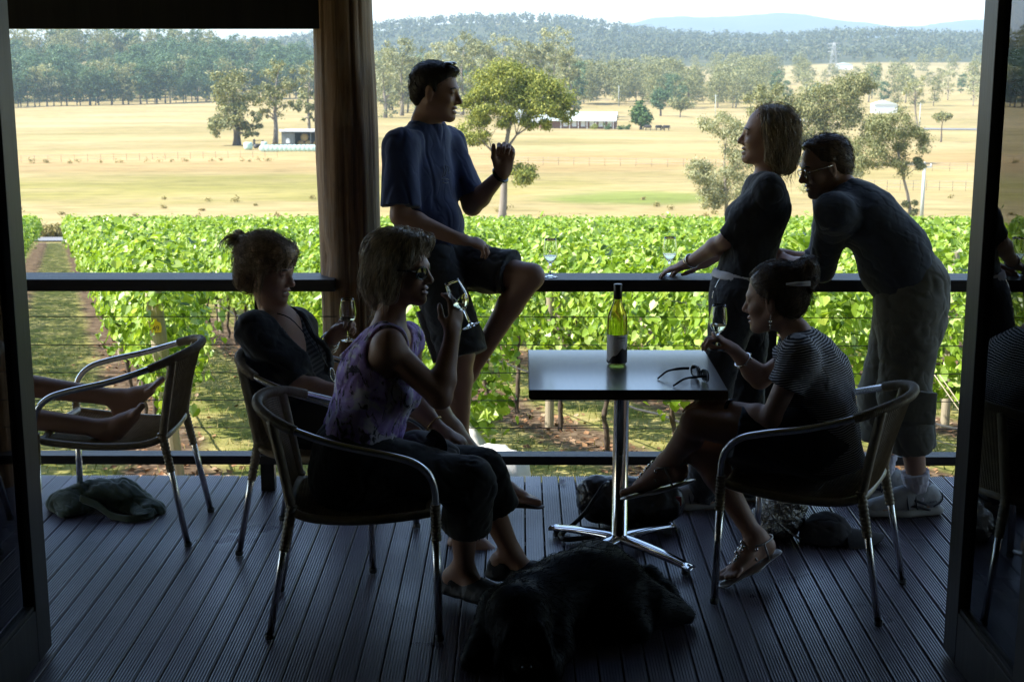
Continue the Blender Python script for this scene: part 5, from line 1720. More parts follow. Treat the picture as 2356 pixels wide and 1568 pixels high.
class Frame: pass
def frames(J):
    f = Frame()
    f.sv = (J['shL'] - J['shR']).normalized()
    f.tv = (J['neck'] - J['pel']).normalized()
    f.fv = f.sv.cross(f.tv).normalized()
    f.hf = Vector(J['hf']).normalized()
    up = Vector(J.get('hu', (0, 0, 1)))
    f.hu = (up - f.hf * up.dot(f.hf)).normalized()
    f.hs = f.hu.cross(f.hf)
    sc = J.get('hscale', 1.0)
    f.H = lambda a, b, c=0.0: J['head'] + (f.hf * a + f.hu * b + f.hs * c) * sc
    f.HM = (f.hf, f.hu, f.hs); f.sc = sc
    return f
def add_head(bl, J, f, smile=0.0, ng=1.0, ears=True, nose=1.0):
    H, M, s = f.H, f.HM, f.sc
    def E(c, r, k=.02, op='u'): bl.ell(H(*c), [x * s for x in r], M, k * s, op)
    E((-.014, .036, 0), (.098, .088, .077), .02)
    E((.030, -.030, 0), (.060, .082, .059), .03)
    for g in (-1, 1):
        bl.cone(H(-.008, -.048, .050 * g), H(.058, -.092, .017 * g), .021 * s, .017 * s, .03 * s)
    E((.071, -.099, 0), (.021, .018, .020), .02)
    E((.073, .020, 0), (.020, .012, .042), .02)
    bl.cone(H(.084, .010, 0), H(.106 * (1 + .02 * (nose - 1)), -.030, 0), .0085 * s, .0125 * s * nose, .012 * s)
    for g in (-1, 1):
        bl.ball(H(.094, -.036, .0125 * g), .0088 * s * nose, .008 * s)
        E((.056, -.032 + .006 * smile, .040 * g), (.027, .022, .020), .02)
    E((.089, -.060, 0), (.0105, .0066, .021 + .004 * smile), .008)
    E((.087, -.075, 0), (.0105, .0072, .018 + .003 * smile), .008)
    for g in (-1, 1):
        E((.094, .001, .032 * g), (.014, .010, .016), .010, 's')
        bl.ball(H(.0735, -.001, .032 * g), .0128 * s, .003 * s)
        E((.079, .009, .032 * g), (.010, .004, .016), .004)
        if ears:
            E((-.006, -.006, .078 * g), (.017, .031, .0085), .007)
            E((-.001, -.006, .087 * g), (.009, .020, .0055), .004, 's')
    if smile > 0: E((.095, -.067, 0), (.016, .0028 + .0040 * smile, .020), .004, 's')
    bl.cone(J['neck'] - f.tv * .03, H(-.024, -.055, 0), .056 * ng, .051 * ng, .03)
    bl.cone(J['neck'] - f.tv * .03 - f.fv * .01, J['neck'] - f.tv * .07, .06 * ng, .078 * ng, .04, f.fv, .65)
def add_torso(bl, J, f, off=0.0, hip=.160, waist=.135, chest=.160, fl=.68, shr=.050, bust=0.0, belly=0.0, k=.05, low=.0):
    pel, ch, nk = J['pel'], J['chest'], J['neck']
    mid = J.get('mid', pel.lerp(ch, .5))
    bl.cone(pel - f.tv * low, mid, hip + off, waist + off, k, f.fv, fl + .10)
    bl.cone(mid, ch, waist + off, chest + off, k, f.fv, fl)
    bl.cone(ch, nk - f.tv * .085, chest + off, .088 + off, k, f.fv, fl)
    for key, g in (('shL', 1), ('shR', -1)):
        bl.cone(nk - f.tv * .055 + f.sv * (.035 * g), J[key], .050 + off, shr + off, .035)
        bl.cone(ch + f.sv * (.06 * g), J[key], .09 + off, shr + off, .04, f.fv, .8)
    if bust:
        for g in (-1, 1): bl.ball(ch + f.fv * (chest * fl * .72 + off) + f.sv * (.075 * g) - f.tv * .045, bust, .05)
    if belly: bl.ball(mid + f.fv * (.06) - f.tv * .02, belly + off, .06)
def add_arm(bl, J, s, g=1.0, off=0.0, upto=1.0):
    sh, el, wr = J['sh' + s], J['el' + s], J['wr' + s]
    bl.cone(sh, el, (.050 * g) + off, .039 * g + off, .02)
    fw = el.lerp(wr, .28)
    bl.cone(el, fw, .040 * g + off, .042 * g + off, .02); bl.cone(fw, wr, .042 * g + off, .0265 * g + off, .02)
def add_leg(bl, J, s, g=1.0, off=0.0, kr=.03):
    hp, kn, an = J['hip' + s], J['knee' + s], J['ank' + s]
    bl.cone(hp, kn, .084 * g + off, .056 * g + off, kr)
    d = (an - kn).normalized(); th = (kn - hp).normalized()
    back = (-(th - d * th.dot(d)))
    back = -back.normalized() if back.length > .05 else Vector((0, 0, 0))
    c = kn.lerp(an, .30) + back * -.0 - (th - d * th.dot(d)).normalized() * .012 if (th - d * th.dot(d)).length > .05 else kn.lerp(an, .3)
    bl.cone(kn, c, .053 * g + off, .055 * g + off, .02); bl.cone(c, an, .055 * g + off, .034 * g + off, .02)
def add_foot(bl, an, d, up, s=1.0, side=1):
    d = Vector(d).normalized(); u = Vector(up); u = (u - d * u.dot(d)).normalized(); w = u.cross(d)
    bl.ball(an - u * .045 * s - d * .035 * s, .033 * s, .03)
    bl.cone(an - d * .01, an - u * .035 * s + d * .07 * s, .036 * s, .030 * s, .03)
    bl.cone(an - u * .055 * s - d * .03 * s, an - u * .062 * s + d * .12 * s, .026 * s, .026 * s, .03)
    bl.cone(an - u * .035 * s + d * .06 * s, an - u * .060 * s + d * .135 * s, .032 * s, .024 * s, .03, u, .62)
    for i, (o, L, r) in enumerate(((-.026, .198, .0145), (-.008, .196, .0112), (.008, .188, .0105), (.021, .178, .0100), (.033, .165, .0098))):
        b0 = an - u * .062 * s + d * .13 * s + w * (o * side * s)
        bl.cone(b0, an - u * .066 * s + d * (L - .008) * s + w * (o * 1.12 * side * s), r * 1.05 * s, r * s, .006)
def add_hand(bl, wr, d, pn, th, curl=(.5, .6, .4), g=1.0, spread=.05, thumb=(.6, .3), fingers=None, k=.006):
    """d: finger direction, pn: out of the palm, th: towards the thumb"""
    d = Vector(d).normalized(); pn = Vector(pn); pn = (pn - d * pn.dot(d)).normalized()
    t0 = d.cross(pn); t = t0 if t0.dot(Vector(th)) > 0 else -t0
    bl.cone(wr, wr + d * .03 * g, .026 * g, .030 * g, .015, pn, .75)
    bl.cone(wr + d * .025 * g - t * .004 * g, wr + d * .083 * g - t * .002 * g, .034 * g, .039 * g, .015, pn, .36)
    bl.cone(wr + d * .02 * g + t * .016 * g + pn * .006, wr + d * .05 * g + t * .026 * g + pn * .010, .016 * g, .012 * g, .012)
    tips = []
    spec = ((.029, .084, (.042, .025, .020)), (.0095, .088, (.046, .028, .021)), (-.0095, .085, (.043, .026, .020)), (-.027, .077, (.034, .020, .018)))
    for i, (o, b, L) in enumerate(spec):
        cu = curl if fingers is None else fingers[i]
        p = wr + d * b * g + t * o * g; ang = 0; dirn_ = d
        r = (.0090, .0082, .0074, .0066) if i < 3 else (.0080, .0072, .0066, .0060)
        for j in range(3):
            ang += cu[j]
            dirn_ = d * math.cos(ang) + pn * math.sin(ang) + t * (spread * (1.2 - .8 * i)) * math.cos(ang)
            dirn_.normalize()
            q = p + dirn_ * L[j] * g
            bl.cone(p, q, r[j] * g, r[j + 1] * g, k); p = q
        tips.append(p)
    p = wr + d * .030 * g + t * .028 * g + pn * .008 * g
    a, b = thumb
    v1 = (d * .70 + t * (.75 * (1 - a)) + pn * (.7 * a)).normalized(); v2 = (d * .92 + t * (.35 * (1 - a)) + pn * .45 * a - t * b * .5).normalized()
    q = p + v1 * .040 * g; bl.cone(p, q, .0125 * g, .0110 * g, .008)
    q2 = q + v2 * .030 * g; bl.cone(q, q2, .0108 * g, .0096 * g, .006)
    q3 = q2 + (v2 - t * b * .4).normalized() * .022 * g; bl.cone(q2, q3, .0096 * g, .0078 * g, .006)
    return tips
def person(label, base):
    return thing('person', label, 'person', base)
def finish(root, name, bl, m, vox=.005, folds=None, parent=None):
    o = soft(name, bl, m, None, vox, folds)
    return local_part(o, root)
def hair(root, bl, m, n, flow, length, seed=1, vox=.005, rad=.0010, lift=(.0005, .005), sel=None, free=.03, wob=.25, steps=9, name='hair', extra=None):
    V, F = bl.surface(vox)
    parts = [(V, [F])]
    sv_, sf = strand_mesh(bl, V, F, n, flow, length, rad, steps, lift, 0, seed, sel, wob, free)
    parts.append((sv_, [sf]))
    if extra: parts += extra
    VV, FF = join_np(parts)
    return local_part(link(name, np_mesh(name, VV, FF, True), m), root)
def curve_hair(paths, rad, n_each, spread_, seed):
    """locks: bundles of thin tubes round given paths"""
    r = np.random.default_rng(seed); out = []
    for pts in paths:
        C_ = np.array([list(p) for p in bez(pts, 5)])
        for _ in range(n_each):
            off = r.normal(0, spread_, 3); o2 = r.normal(0, spread_ * 1.3, 3); m = len(C_)
            tt = np.linspace(0, 1, m)[:, None]
            P = C_ + off * np.sin(tt * PI * .5 + .25) + o2 * tt ** 2
            P = P[: max(4, int(m * r.uniform(.7, 1.0)))]
            mb = MB(); mb.tube([Vector(p) for p in P], [rad * (1 - .7 * i / len(P)) for i in range(len(P))], 3, caps=False)
            out.append((np.array(mb.v), [np.array(mb.f)]))
    return out
def band(root, name, pts, rad, m, closed=False, n=8, flat=None, parent=None):
    pts = list(pts)
    if closed: pts = pts + [pts[0]]
    mb = MB(); mb.tube(pts, rad, n, caps=not closed, flat=flat)
    o = mb.build(name, m)
    return local_part(o, root)
def ring_pts(c, axis, r, n=20, ry=None, ref=None):
    a = Vector(axis).normalized(); x = a.orthogonal().normalized() if ref is None else (Vector(ref) - a * Vector(ref).dot(a)).normalized(); y = a.cross(x); ry = ry or r
    return [Vector(c) + x * (r * math.cos(2 * PI * i / n)) + y * (ry * math.sin(2 * PI * i / n)) for i in range(n)]
def brows(root, f, m, w=.0028):
    H = f.H; mb = MB()
    for g in (-1, 1):
        mb.tube(bez([H(.091, .020, .014 * g), H(.090, .026, .032 * g), H(.076, .021, .052 * g)], 5), [w * (.7 + .5 * math.sin(PI * i / 10)) for i in range(11)], 6, flat=.6)
        mb.tube(bez([H(.084, .003, .019 * g), H(.087, .0055, .032 * g), H(.078, .001, .046 * g)], 4), .0013, 5)
    local_part(mb.build('eyebrows', m), root)
def teeth(root, f):
    brows(root, f, m_hair_dark)

    H = f.H; mb = MB()
    vs, fs = [], []
    for i in range(9):
        a = (i / 8 - .5) * 1.9
        for z in (-.0635, -.0705):
            vs.append(H(.066 + .021 * math.cos(a), z, .021 * math.sin(a)))
    for i in range(8): fs.append((2 * i, 2 * i + 1, 2 * i + 3, 2 * i + 2))
    mb.add(vs, fs, True); o = mb.build('teeth', m_teeth); local_part(o, root)
V_ = Vector

# ------------------------------------------------------------------ the man in the blue T-shirt, sitting on the rail
J = dict(pel=U(992, 585, 6.14), chest=U(972, 420, 6.15), neck=U(980, 277, 6.15), head=U(1003, 211, 6.13), hf=(.96, -.22, -.10), hu=(-.05, 0, 1),
         shR=U(918, 338, 5.98), elR=U(921, 497, 5.93), wrR=U(1050, 548, 5.93), shL=U(1030, 332, 6.30), elL=U(1086, 474, 6.26), wrL=U(1155, 399, 6.16),
         hipR=U(990, 602, 6.05), kneeR=U(1062, 815, 5.93), ankR=U(1060, 1008, 6.05), hipL=U(1000, 600, 6.22), kneeL=U(1222, 636, 6.0), ankL=U(1078, 862, 6.08))
f = frames(J)
root = person('man in a navy T-shirt and shorts sitting on the handrail, one hand raised', (J['pel'].x, 6.12, 0))
bl = Blob(); add_head(bl, J, f, .8, 1.05); add_torso(bl, J, f, -.02); add_arm(bl, J, 'R', 1.0); add_arm(bl, J, 'L', 1.0); add_leg(bl, J, 'R', .98); add_leg(bl, J, 'L', .98)
# right hand closed over the thigh, left hand raised, fingers folded down
add_hand(bl, J['wrR'], U(1112, 560, 5.95) - J['wrR'], (0.1, .35, -1), (.3, 1, .1), (.35, .75, .6), 1.02)
add_hand(bl, J['wrL'], (.16, -.05, 1), (.05, -1, .1), (-1, 0, 0), (.75, 1.25, .8), 1.06, .04, (.55, .0))
add_foot(bl, J['ankR'], (.85, -.35, -.25), (0, 0, 1)); add_foot(bl, J['ankL'], (-.1, -.35, -.95), (1, -.2, .1))
finish(root, 'body', bl, m_tan, .0045)
teeth(root, f)
m_navy = fabric('navy cotton', (0.026, 0.042, 0.125), (0.020, 0.032, 0.095))
sh = Blob(); add_torso(sh, J, f, .012, .158, .150, .165, .66, .055, belly=.10, low=.03)
for s_, cutp in (('R', .86), ('L', .84)):
    a, e = J['sh' + s_], J['el' + s_]; q = a.lerp(e, cutp); sh.cone(a, q, .070, .082, .03, cut='b')
sh.cone(J['neck'] - f.tv * .055 + f.fv * .012, J['chest'] + f.fv * .02, .088, .13, .04, f.fv, .72)
sh.ell(J['neck'] + f.tv * .018 + f.fv * .012, (.080, .074, .050), (f.sv, f.fv, f.tv), .012, 's')
finish(root, 'tshirt', sh, m_navy, .005, [(.010, 21, 12, (1, 1, .35)), (.003, 22, 38, (1, 1, .5))])
m_print = mat('faded grey print', (0.16, 0.17, 0.21), (0.12, 0.13, 0.17), .8)
# faded chest print: a little scribbled figure, strokes lying on the cloth
Vs_, Fs_ = sh.A, None
def on_cloth(px, py):
    d = ray(px, py); o_ = V_((0, 0, EYE)); t = 5.6 / d.y
    for _ in range(90):
        p = o_ + d * t
        v = float(sh.sample(np.array([list(p)]))[0])
        if v < .004: break
        t += max(.0015, v * .5)
    return o_ + d * t - d.normalized() * .013
mb = MB()
for st in ([(1019, 383), (1022, 395), (1018, 408)], [(1024, 380), (1027, 392), (1023, 405)], [(1029, 382), (1034, 386), (1031, 396)], [(1017, 413), (1026, 411), (1033, 414)], [(1019, 420), (1027, 422), (1032, 419)], [(1031, 400), (1036, 394)]):
    mb.tube([on_cloth(*q) for q in st], .0022, 5, flat=.5)
local_part(mb.build('chest_print', m_print), root)
m_short = fabric('charcoal shorts', (0.030, 0.031, 0.034), (0.022, 0.023, 0.025))
sh = Blob()
sh.cone(J['pel'] - f.tv * .03, J['pel'] + f.tv * .08, .170, .158, .04, f.fv, .78)
for s_, cu in (('R', 1.02), ('L', .80)):
    a, e = J['hip' + s_], J['knee' + s_]; q = a.lerp(e, cu); sh.cone(a, q, .108, .108 if s_ == 'R' else .098, .045, cut='b')
finish(root, 'shorts', sh, m_short, .005, [(.010, 23, 14), (.004, 24, 40)])
m_stripe = fabric('pale side stripe', (0.20, 0.20, 0.22))
a, e = J['hipR'], J['kneeR']; w = (e - a).normalized(); sd = V_((-1, -.25, 0)); sd = (sd - w * sd.dot(w)).normalized(); mb = MB()
pts = [a.lerp(e, t) + sd * (.112) for t in (.45, .6, .75, .9, 1.0)]
mb.tube(pts, .016, 8, flat=.25); local_part(mb.build('side_stripe', m_stripe), root)
hb_ = Blob(); H = f.H
hb_.ell(H(-.018, .046, 0), (.098, .083, .079), f.HM, .02); hb_.ell(H(-.055, .0, 0), (.058, .075, .068), f.HM, .03); hb_.ell(H(.055, .094, 0), (.034, .020, .045), f.HM, .02)
for g in (-1, 1): hb_.cone(H(.006, .035, .071 * g), H(.014, .008, .072 * g), .011, .006, .01)
hb_.ell(H(.078, -.032, 0), (.062, .098, .12), f.HM, .012, 's')
for g in (-1, 1): hb_.ell(H(-.004, -.012, .080 * g), (.022, .036, .016), f.HM, .006, 's')
hair(root, hb_, m_hair_dark, 1500, lambda P: np.tile(np.array(f.hf * .6 - f.hu * .35), (len(P), 1)) + (P - np.array(H(0, .05, 0))) * np.array([0, 0, -3.0]), .035, 41, .005, .0010, (.0005, .002), None, .12)
# watch, sunglasses pushed up on the hair
wd = (J['wrL'] - J['elL']).normalized()
band(root, 'watch', ring_pts(J['wrL'] - wd * .012, wd, .031), .0065, m_black, True, 8, 1.8)
mb = MB()
for g in (-1, 1): mb.sphere(H(.052, .122, .030 * g), (.020, .008, .022), 14, 8, Matrix((f.hf, f.hu, f.hs)).transposed())
local_part(mb.build('sunglasses', m_lens), root)
m_shoe_d = mat('dark shoe', (0.03, 0.03, 0.03), (0.05, 0.045, 0.04), .6)
for an, d, u in ((J['ankR'], V_((.85, -.35, -.25)), V_((0, 0, 1))), (J['ankL'], V_((-.1, -.35, -.95)), V_((1, -.2, .1)))):
    d = d.normalized(); u = (u - d * u.dot(d)).normalized(); sb_ = Blob(); sb_.cone(an - u * .085 - d * .05, an - u * .085 + d * .17, .042, .046, .02, u, .35)
    sb_.cone(an - u * .05 - d * .02, an - u * .055 + d * .15, .044, .040, .03, u, .7); finish(root, 'shoe', sb_, m_shoe_d, .006)

# ------------------------------------------------------------------ the woman standing at the rail
J = dict(pel=U(1712, 655, 5.92), mid=U(1728, 565, 5.92), chest=U(1755, 478, 5.93), neck=U(1764, 398, 5.95), head=U(1764, 312, 5.96), hf=(-.985, .10, .06), hu=(.10, 0, 1),
         shL=U(1772, 438, 5.80), elL=U(1672, 552, 5.87), wrL=U(1582, 606, 6.06), shR=U(1745, 436, 6.08), elR=U(1684, 560, 6.16), wrR=U(1622, 604, 6.17),
         hipL=U(1700, 685, 5.83), kneeL=U(1640, 900, 5.80), ankL=U(1612, 1132, 5.88), hipR=U(1722, 685, 6.0), kneeR=U(1718, 905, 5.95), ankR=U(1716, 1120, 6.0))
f = frames(J); H = f.H
root = person('standing woman with a blond bob, black top and jeans, hands on the rail', (J['pel'].x, 5.9, 0))
bl = Blob(); add_head(bl, J, f, .9, .88, True, .92); add_torso(bl, J, f, -.02, .15, .115, .135); add_arm(bl, J, 'L', .88); add_arm(bl, J, 'R', .88); add_leg(bl, J, 'L', .9); add_leg(bl, J, 'R', .9)
add_hand(bl, J['wrL'], U(1512, 628, 6.15) - J['wrL'], (.1, .2, -1), (.2, 1, 0), (.12, .3, .2), .93, .08, (.3, .1))
add_hand(bl, J['wrR'], (-1, .12, -.22), (.1, 0, -1), (0, -1, 0), (.15, .35, .25), .92, .06, (.3, .1))
add_foot(bl, J['ankL'], (-1, -.05, -.05), (0, 0, 1), .95); add_foot(bl, J['ankR'], (-1, -.05, -.05), (0, 0, 1), .95)
finish(root, 'body', bl, m_skin, .0045); teeth(root, f)
m_blackt = fabric('black jersey', (0.010, 0.010, 0.012), (0.014, 0.014, 0.016))
sh = Blob(); add_torso(sh, J, f, .008, .152, .122, .140, .70, .050, bust=.062, low=-.03)
for s_, t_ in (('L', .96), ('R', .9)): sh.cone(J['sh' + s_], J['sh' + s_].lerp(J['el' + s_], t_), .058, .052, .03, cut='b')
sh.ell(J['neck'] + f.tv * .03 + f.fv * .03, (.085, .080, .05), (f.sv, f.fv, f.tv), .012, 's')
sh.clip(J['pel'] + f.tv * .035, -f.tv)
finish(root, 'top', sh, m_blackt, .005, [(.006, 31, 18, (1, 1, .7)), (.003, 32, 50)])
m_wht = fabric('white cotton', (0.86, 0.83, 0.85), (0.80, 0.77, 0.80))
sh = Blob(); sh.cone(J['pel'] + f.tv * .012, J['pel'] + f.tv * .045, .166, .160, .02, f.fv, .86, cut='ab'); finish(root, 'undershirt_hem', sh, m_wht, .005, [(.003, 33, 40)])
m_jean = fabric('dark jeans', (0.018, 0.020, 0.028), (0.026, 0.028, 0.036))
sh = Blob(); sh.cone(J['pel'] - f.tv * .05, J['pel'] + f.tv * .03, .158, .150, .05, f.fv, .86)
for s_ in 'LR':
    sh.cone(J['hip' + s_], J['knee' + s_], .098, .070, .045); sh.cone(J['knee' + s_], J['ank' + s_] - V_((0, 0, .02)), .070, .066, .03, cut='b')
sh.clip(J['pel'] + f.tv * .035, f.tv)
finish(root, 'jeans', sh, m_jean, .005, [(.006, 34, 20), (.003, 35, 60)])
hb_ = Blob()
hb_.ell(H(-.025, .046, 0), (.100, .083, .086), f.HM, .02); hb_.ell(H(-.060, -.015, 0), (.062, .095, .088), f.HM, .04); hb_.cone(H(-.055, -.06, .045), H(-.065, -.100, .05), .045, .034, .03); hb_.cone(H(-.055, -.06, -.045), H(-.065, -.100, -.05), .045, .034, .03); hb_.cone(H(-.085, -.06, 0), H(-.085, -.105, 0), .045, .038, .03)
for g in (-1, 1): hb_.cone(H(-.01, .05, .080 * g), H(-.02, -.085, .082 * g), .020, .018, .02)
hb_.ell(H(.100, .022, 0), (.080, .112, .14), f.HM, .012, 's'); hb_.ell(H(.055, -.07, 0), (.066, .085, .14), f.HM, .012, 's')
cen = np.array(H(.02, .12, 0))
def flow_down(P, hd=np.array(-f.hu), c=cen, bk=np.array(-f.hf)):
    v = P - c; return hd * 1.2 + v * 2.0 + bk * .25
hair(root, hb_, m_hair_bl, 2600, flow_down, .095, 42, .005, .0013, (.001, .008), None, .06, .3, 10)
band(root, 'wristwatch', ring_pts(J['wrL'] + (J['elL'] - J['wrL']) * .10, J['elL'] - J['wrL'], .028), .0045, m_silver, True, 8, 1.5)
band(root, 'bracelet', ring_pts(J['wrL'] + (J['elL'] - J['wrL']) * .05 + V_((0, 0, -.004)), J['elL'] - J['wrL'] + V_((.0, .1, .1)), .031), .0022, m_gold, True, 6)
band(root, 'key_chain', bez([J['pel'] + f.fv * .11 - f.sv * -.09 + f.tv * .03, J['pel'] + f.fv * .13 + f.sv * .08 - f.tv * .05, J['pel'] + f.fv * .12 + f.sv * .085 - f.tv * .12], 5), .004, m_silver, False, 6)
m_snk = mat('white and grey running shoe', (0.42, 0.43, 0.45), (0.30, 0.31, 0.33), .6, 0, 9)
m_sole = mat('pale rubber sole', (0.40, 0.39, 0.37), (0.32, 0.31, 0.29), .7)
m_sock = fabric('white ribbed sock', (0.66, 0.64, 0.72), (0.58, 0.56, 0.64), .95, 300, .6)
m_trim = mat('dark shoe stripes', (0.03, 0.032, 0.045), (0.04, 0.042, 0.055), .5)
def sneaker(root, an, d, s=1.0, logo=False, side=1):
    d = V_(d); d.z = 0; d.normalize(); u = V_((0, 0, 1)); w = u.cross(d)
    z0 = an.z
    P = lambda a, z, c=0.0: V_((an.x, an.y, 0)) + d * (a * s) + w * (c * s) + u * (z * s)
    b = Blob(); b.cone(P(-.055, .055), P(.05, .060), .040 * s, .046 * s, .03, w, .9); b.cone(P(.05, .062), P(.175, .045), .044 * s, .034 * s, .03, u, .8)
    b.cone(P(-.045, .085), P(-.02, .10), .036 * s, .042 * s, .03); b.cone(P(.0, .09), P(.09, .07), .036 * s, .036 * s, .03)
    b.ell(P(-.01, .135), (.040 * s, .035 * s, .034 * s), (d, w, u), .012, 's'); b.clip(P(0, .028), (0, 0, -1))
    up_ = finish(root, 'shoe', b, m_snk, .004, [(.0012, 50, 90)])
    b = Blob(); b.cone(P(-.065, .018), P(.06, .018), .042 * s, .048 * s, .02, u, .55); b.cone(P(.06, .018), P(.185, .020), .048 * s, .038 * s, .02, u, .5); b.clip(P(0, .0015), (0, 0, -1))
    so_ = finish(root, 'shoe_sole', b, m_sole, .004)
    # crossing side stripes, laces, heel patch
    F_ = Blob
    mb = MB()
    sg = side
    for a0, a1 in ((.00, .055), (.035, .09)):
        mb.tube(bez([P(a0 + .025, .095, sg * .034), P((a0 + a1) / 2, .068, sg * .0475), P(a1 - .035, .036, sg * .047)], 5), .0062 * s, 6, flat=.5)
    for z_, a0, a1 in ((.088, .075, -.02), (.066, .095, -.035)):
        mb.tube(bez([P(a0, z_ - .012, sg * .036), P((a0 + a1) / 2, z_ - .018, sg * .0475), P(a1, z_ - .036, sg * .044)], 5), .0058 * s, 6, flat=.5)
    mb.tube(bez([P(-.096, .085, sg * .008), P(-.088, .06, sg * .028), P(-.05, .042, sg * .041)], 5), .006 * s, 6, flat=.5)
    local_part(mb.build('side_stripes', m_trim), root)
    mb = MB()
    for i in range(5):
        t = i / 4; a_ = .035 + .075 * t; z_ = .122 - .040 * t
        mb.tube(bez([P(a_, z_ - .008, .024), P(a_ + .004, z_ + .004, 0), P(a_, z_ - .008, -.024)], 4), .003 * s, 5)
    local_part(mb.build('laces', m_sole), root)
    if logo:
        t = text_part('asics', 'shoe_logo', .017 * s, m_trim, None, .25)
        M = Matrix((-d, u, w)).transposed().to_4x4(); M.translation = P(-.042, .058, .0475)
        t.location = M.translation - root.location; t.rotation_euler = M.to_euler(); t.parent = root
sneaker(root, J['ankL'], (-1, -.10, 0), .95); sneaker(root, J['ankR'], (-1, -.05, 0), .95)

# ------------------------------------------------------------------ the man leaning on his elbows
J = dict(pel=U(2098, 690, 5.86), mid=U(2062, 585, 5.88), chest=U(1990, 500, 5.93), neck=U(1938, 432, 5.97), head=U(1897, 384, 5.99), hf=(-.955, -.14, -.24), hu=(-.24, 0, .97),
         shL=U(1922, 492, 5.78), elL=U(1893, 618, 5.98), wrL=U(1815, 603, 6.15), shR=U(1918, 462, 6.14), elR=U(1885, 606, 6.22), wrR=U(1812, 590, 6.22),
         hipL=U(2096, 715, 5.78), kneeL=U(2082, 915, 5.74), ankL=U(2112, 1128, 5.80), hipR=U(2085, 715, 5.96), kneeR=U(2035, 905, 5.99), ankR=U(2034, 1085, 6.03))
f = frames(J); H = f.H
root = person('man in glasses, dark jumper and cargo shorts, bent over the rail', (J['ankL'].x, 5.9, 0))
bl = Blob(); add_head(bl, J, f, .9, 1.08, True, 1.05); add_torso(bl, J, f, -.02, .16, .15, .165); add_arm(bl, J, 'L', 1.0); add_arm(bl, J, 'R', 1.0); add_leg(bl, J, 'L', 1.02); add_leg(bl, J, 'R', 1.02)
add_hand(bl, J['wrL'], (-1, .25, .10), (.1, .9, -.4), (0, .3, 1), (.5, .7, .4), 1.0); add_hand(bl, J['wrR'], (-1, -.2, .06), (.1, -.9, -.3), (0, -.2, 1), (.5, .7, .4), 1.0)
add_foot(bl, J['ankL'], (-1, -.1, 0), (0, 0, 1)); add_foot(bl, J['ankR'], (-1, 0, 0), (0, 0, 1))
finish(root, 'body', bl, m_skin, .0045); teeth(root, f)
m_slate = fabric('slate grey jersey', (0.030, 0.036, 0.050), (0.022, 0.027, 0.038))
sh = Blob(); add_torso(sh, J, f, .016, .148, .152, .162, .72, .060, belly=.10, low=-.01)
for s_, t_ in (('L', 1.0), ('R', 1.0)):
    sh.cone(J['sh' + s_], J['el' + s_], .074, .058, .035); sh.cone(J['el' + s_], J['el' + s_].lerp(J['wr' + s_], .55), .056, .046, .02, cut='b')
sh.ell(J['neck'] + f.tv * .03 - f.fv * .0, (.074, .070, .05), (f.sv, f.fv, f.tv), .012, 's')
hem = J['pel'] - f.tv * .035
sh.clip(hem, -V_((-.25, 0, .97)))
finish(root, 'jumper', sh, m_slate, .005, [(.006, 61, 13), (.003, 62, 42)])
m_cargo = fabric('grey green cargo cloth', (0.14, 0.135, 0.11), (0.10, 0.098, 0.08))
sh = Blob(); sh.cone(J['pel'] - V_((0, 0, .07)), J['pel'] + V_((-.0, 0, .06)), .165, .165, .05, f.sv.cross(V_((0, 0, 1))), .92)
for s_, e_ in (('L', .60), ('R', .62)):
    q = J['knee' + s_].lerp(J['ank' + s_], e_ - .08); sh.cone(J['hip' + s_], J['knee' + s_] , .120, .112, .05); sh.cone(J['knee' + s_], q, .110, .106, .03, cut='b')
finish(root, 'cargo_shorts', sh, m_cargo, .005, [(.010, 63, 11), (.004, 64, 34)])
for px, py, yy in ((2135, 905, 5.64),):
    b = Blob(); c = U(2118, 900, 5.635); b.cone(c, c - V_((.01, 0, .13)), .070, .075, .02, (0, 1, 0), .30, cut='ab'); finish(root, 'cargo_pocket', b, m_cargo, .005, [(.004, 65, 30)])
for s_ in 'LR':
    b = Blob(); an = J['ank' + s_]; dd = (J['knee' + s_] - an).normalized(); b.cone(V_((an.x, an.y, .07)), an + dd * .085, .046, .052, .02, cut='b'); b.cone(an + dd * .06, an + dd * .09, .056, .056, .01, cut='ab')
    finish(root, 'sock', b, m_sock, .004, [(.0025, 66, 160, (1, 1, .15)), (.003, 67, 60, (.3, .3, 1))])
sneaker(root, J['ankL'], (-1, -.16, 0), 1.08, True); sneaker(root, J['ankR'], (-1, -.05, 0), 1.06)
hb_ = Blob(); hb_.ell(H(-.020, .050, 0), (.102, .083, .081), f.HM, .02); hb_.ell(H(-.058, .0, 0), (.060, .075, .071), f.HM, .03); hb_.ell(H(.040, .10, 0), (.035, .018, .045), f.HM, .02)
for g in (-1, 1): hb_.cone(H(-.01, .03, .074 * g), H(-.002, -.012, .074 * g), .012, .007, .01)
hb_.ell(H(.088, -.005, 0), (.068, .105, .12), f.HM, .012, 's')
for g in (-1, 1): hb_.ell(H(-.004, -.012, .080 * g), (.022, .036, .016), f.HM, .006, 's')
hair(root, hb_, m_hair_mid, 1600, lambda P: np.tile(np.array(-f.hf * .7 - f.hu * .5), (len(P), 1)), .04, 43, .005, .0010, (.0005, .005), None, .10)
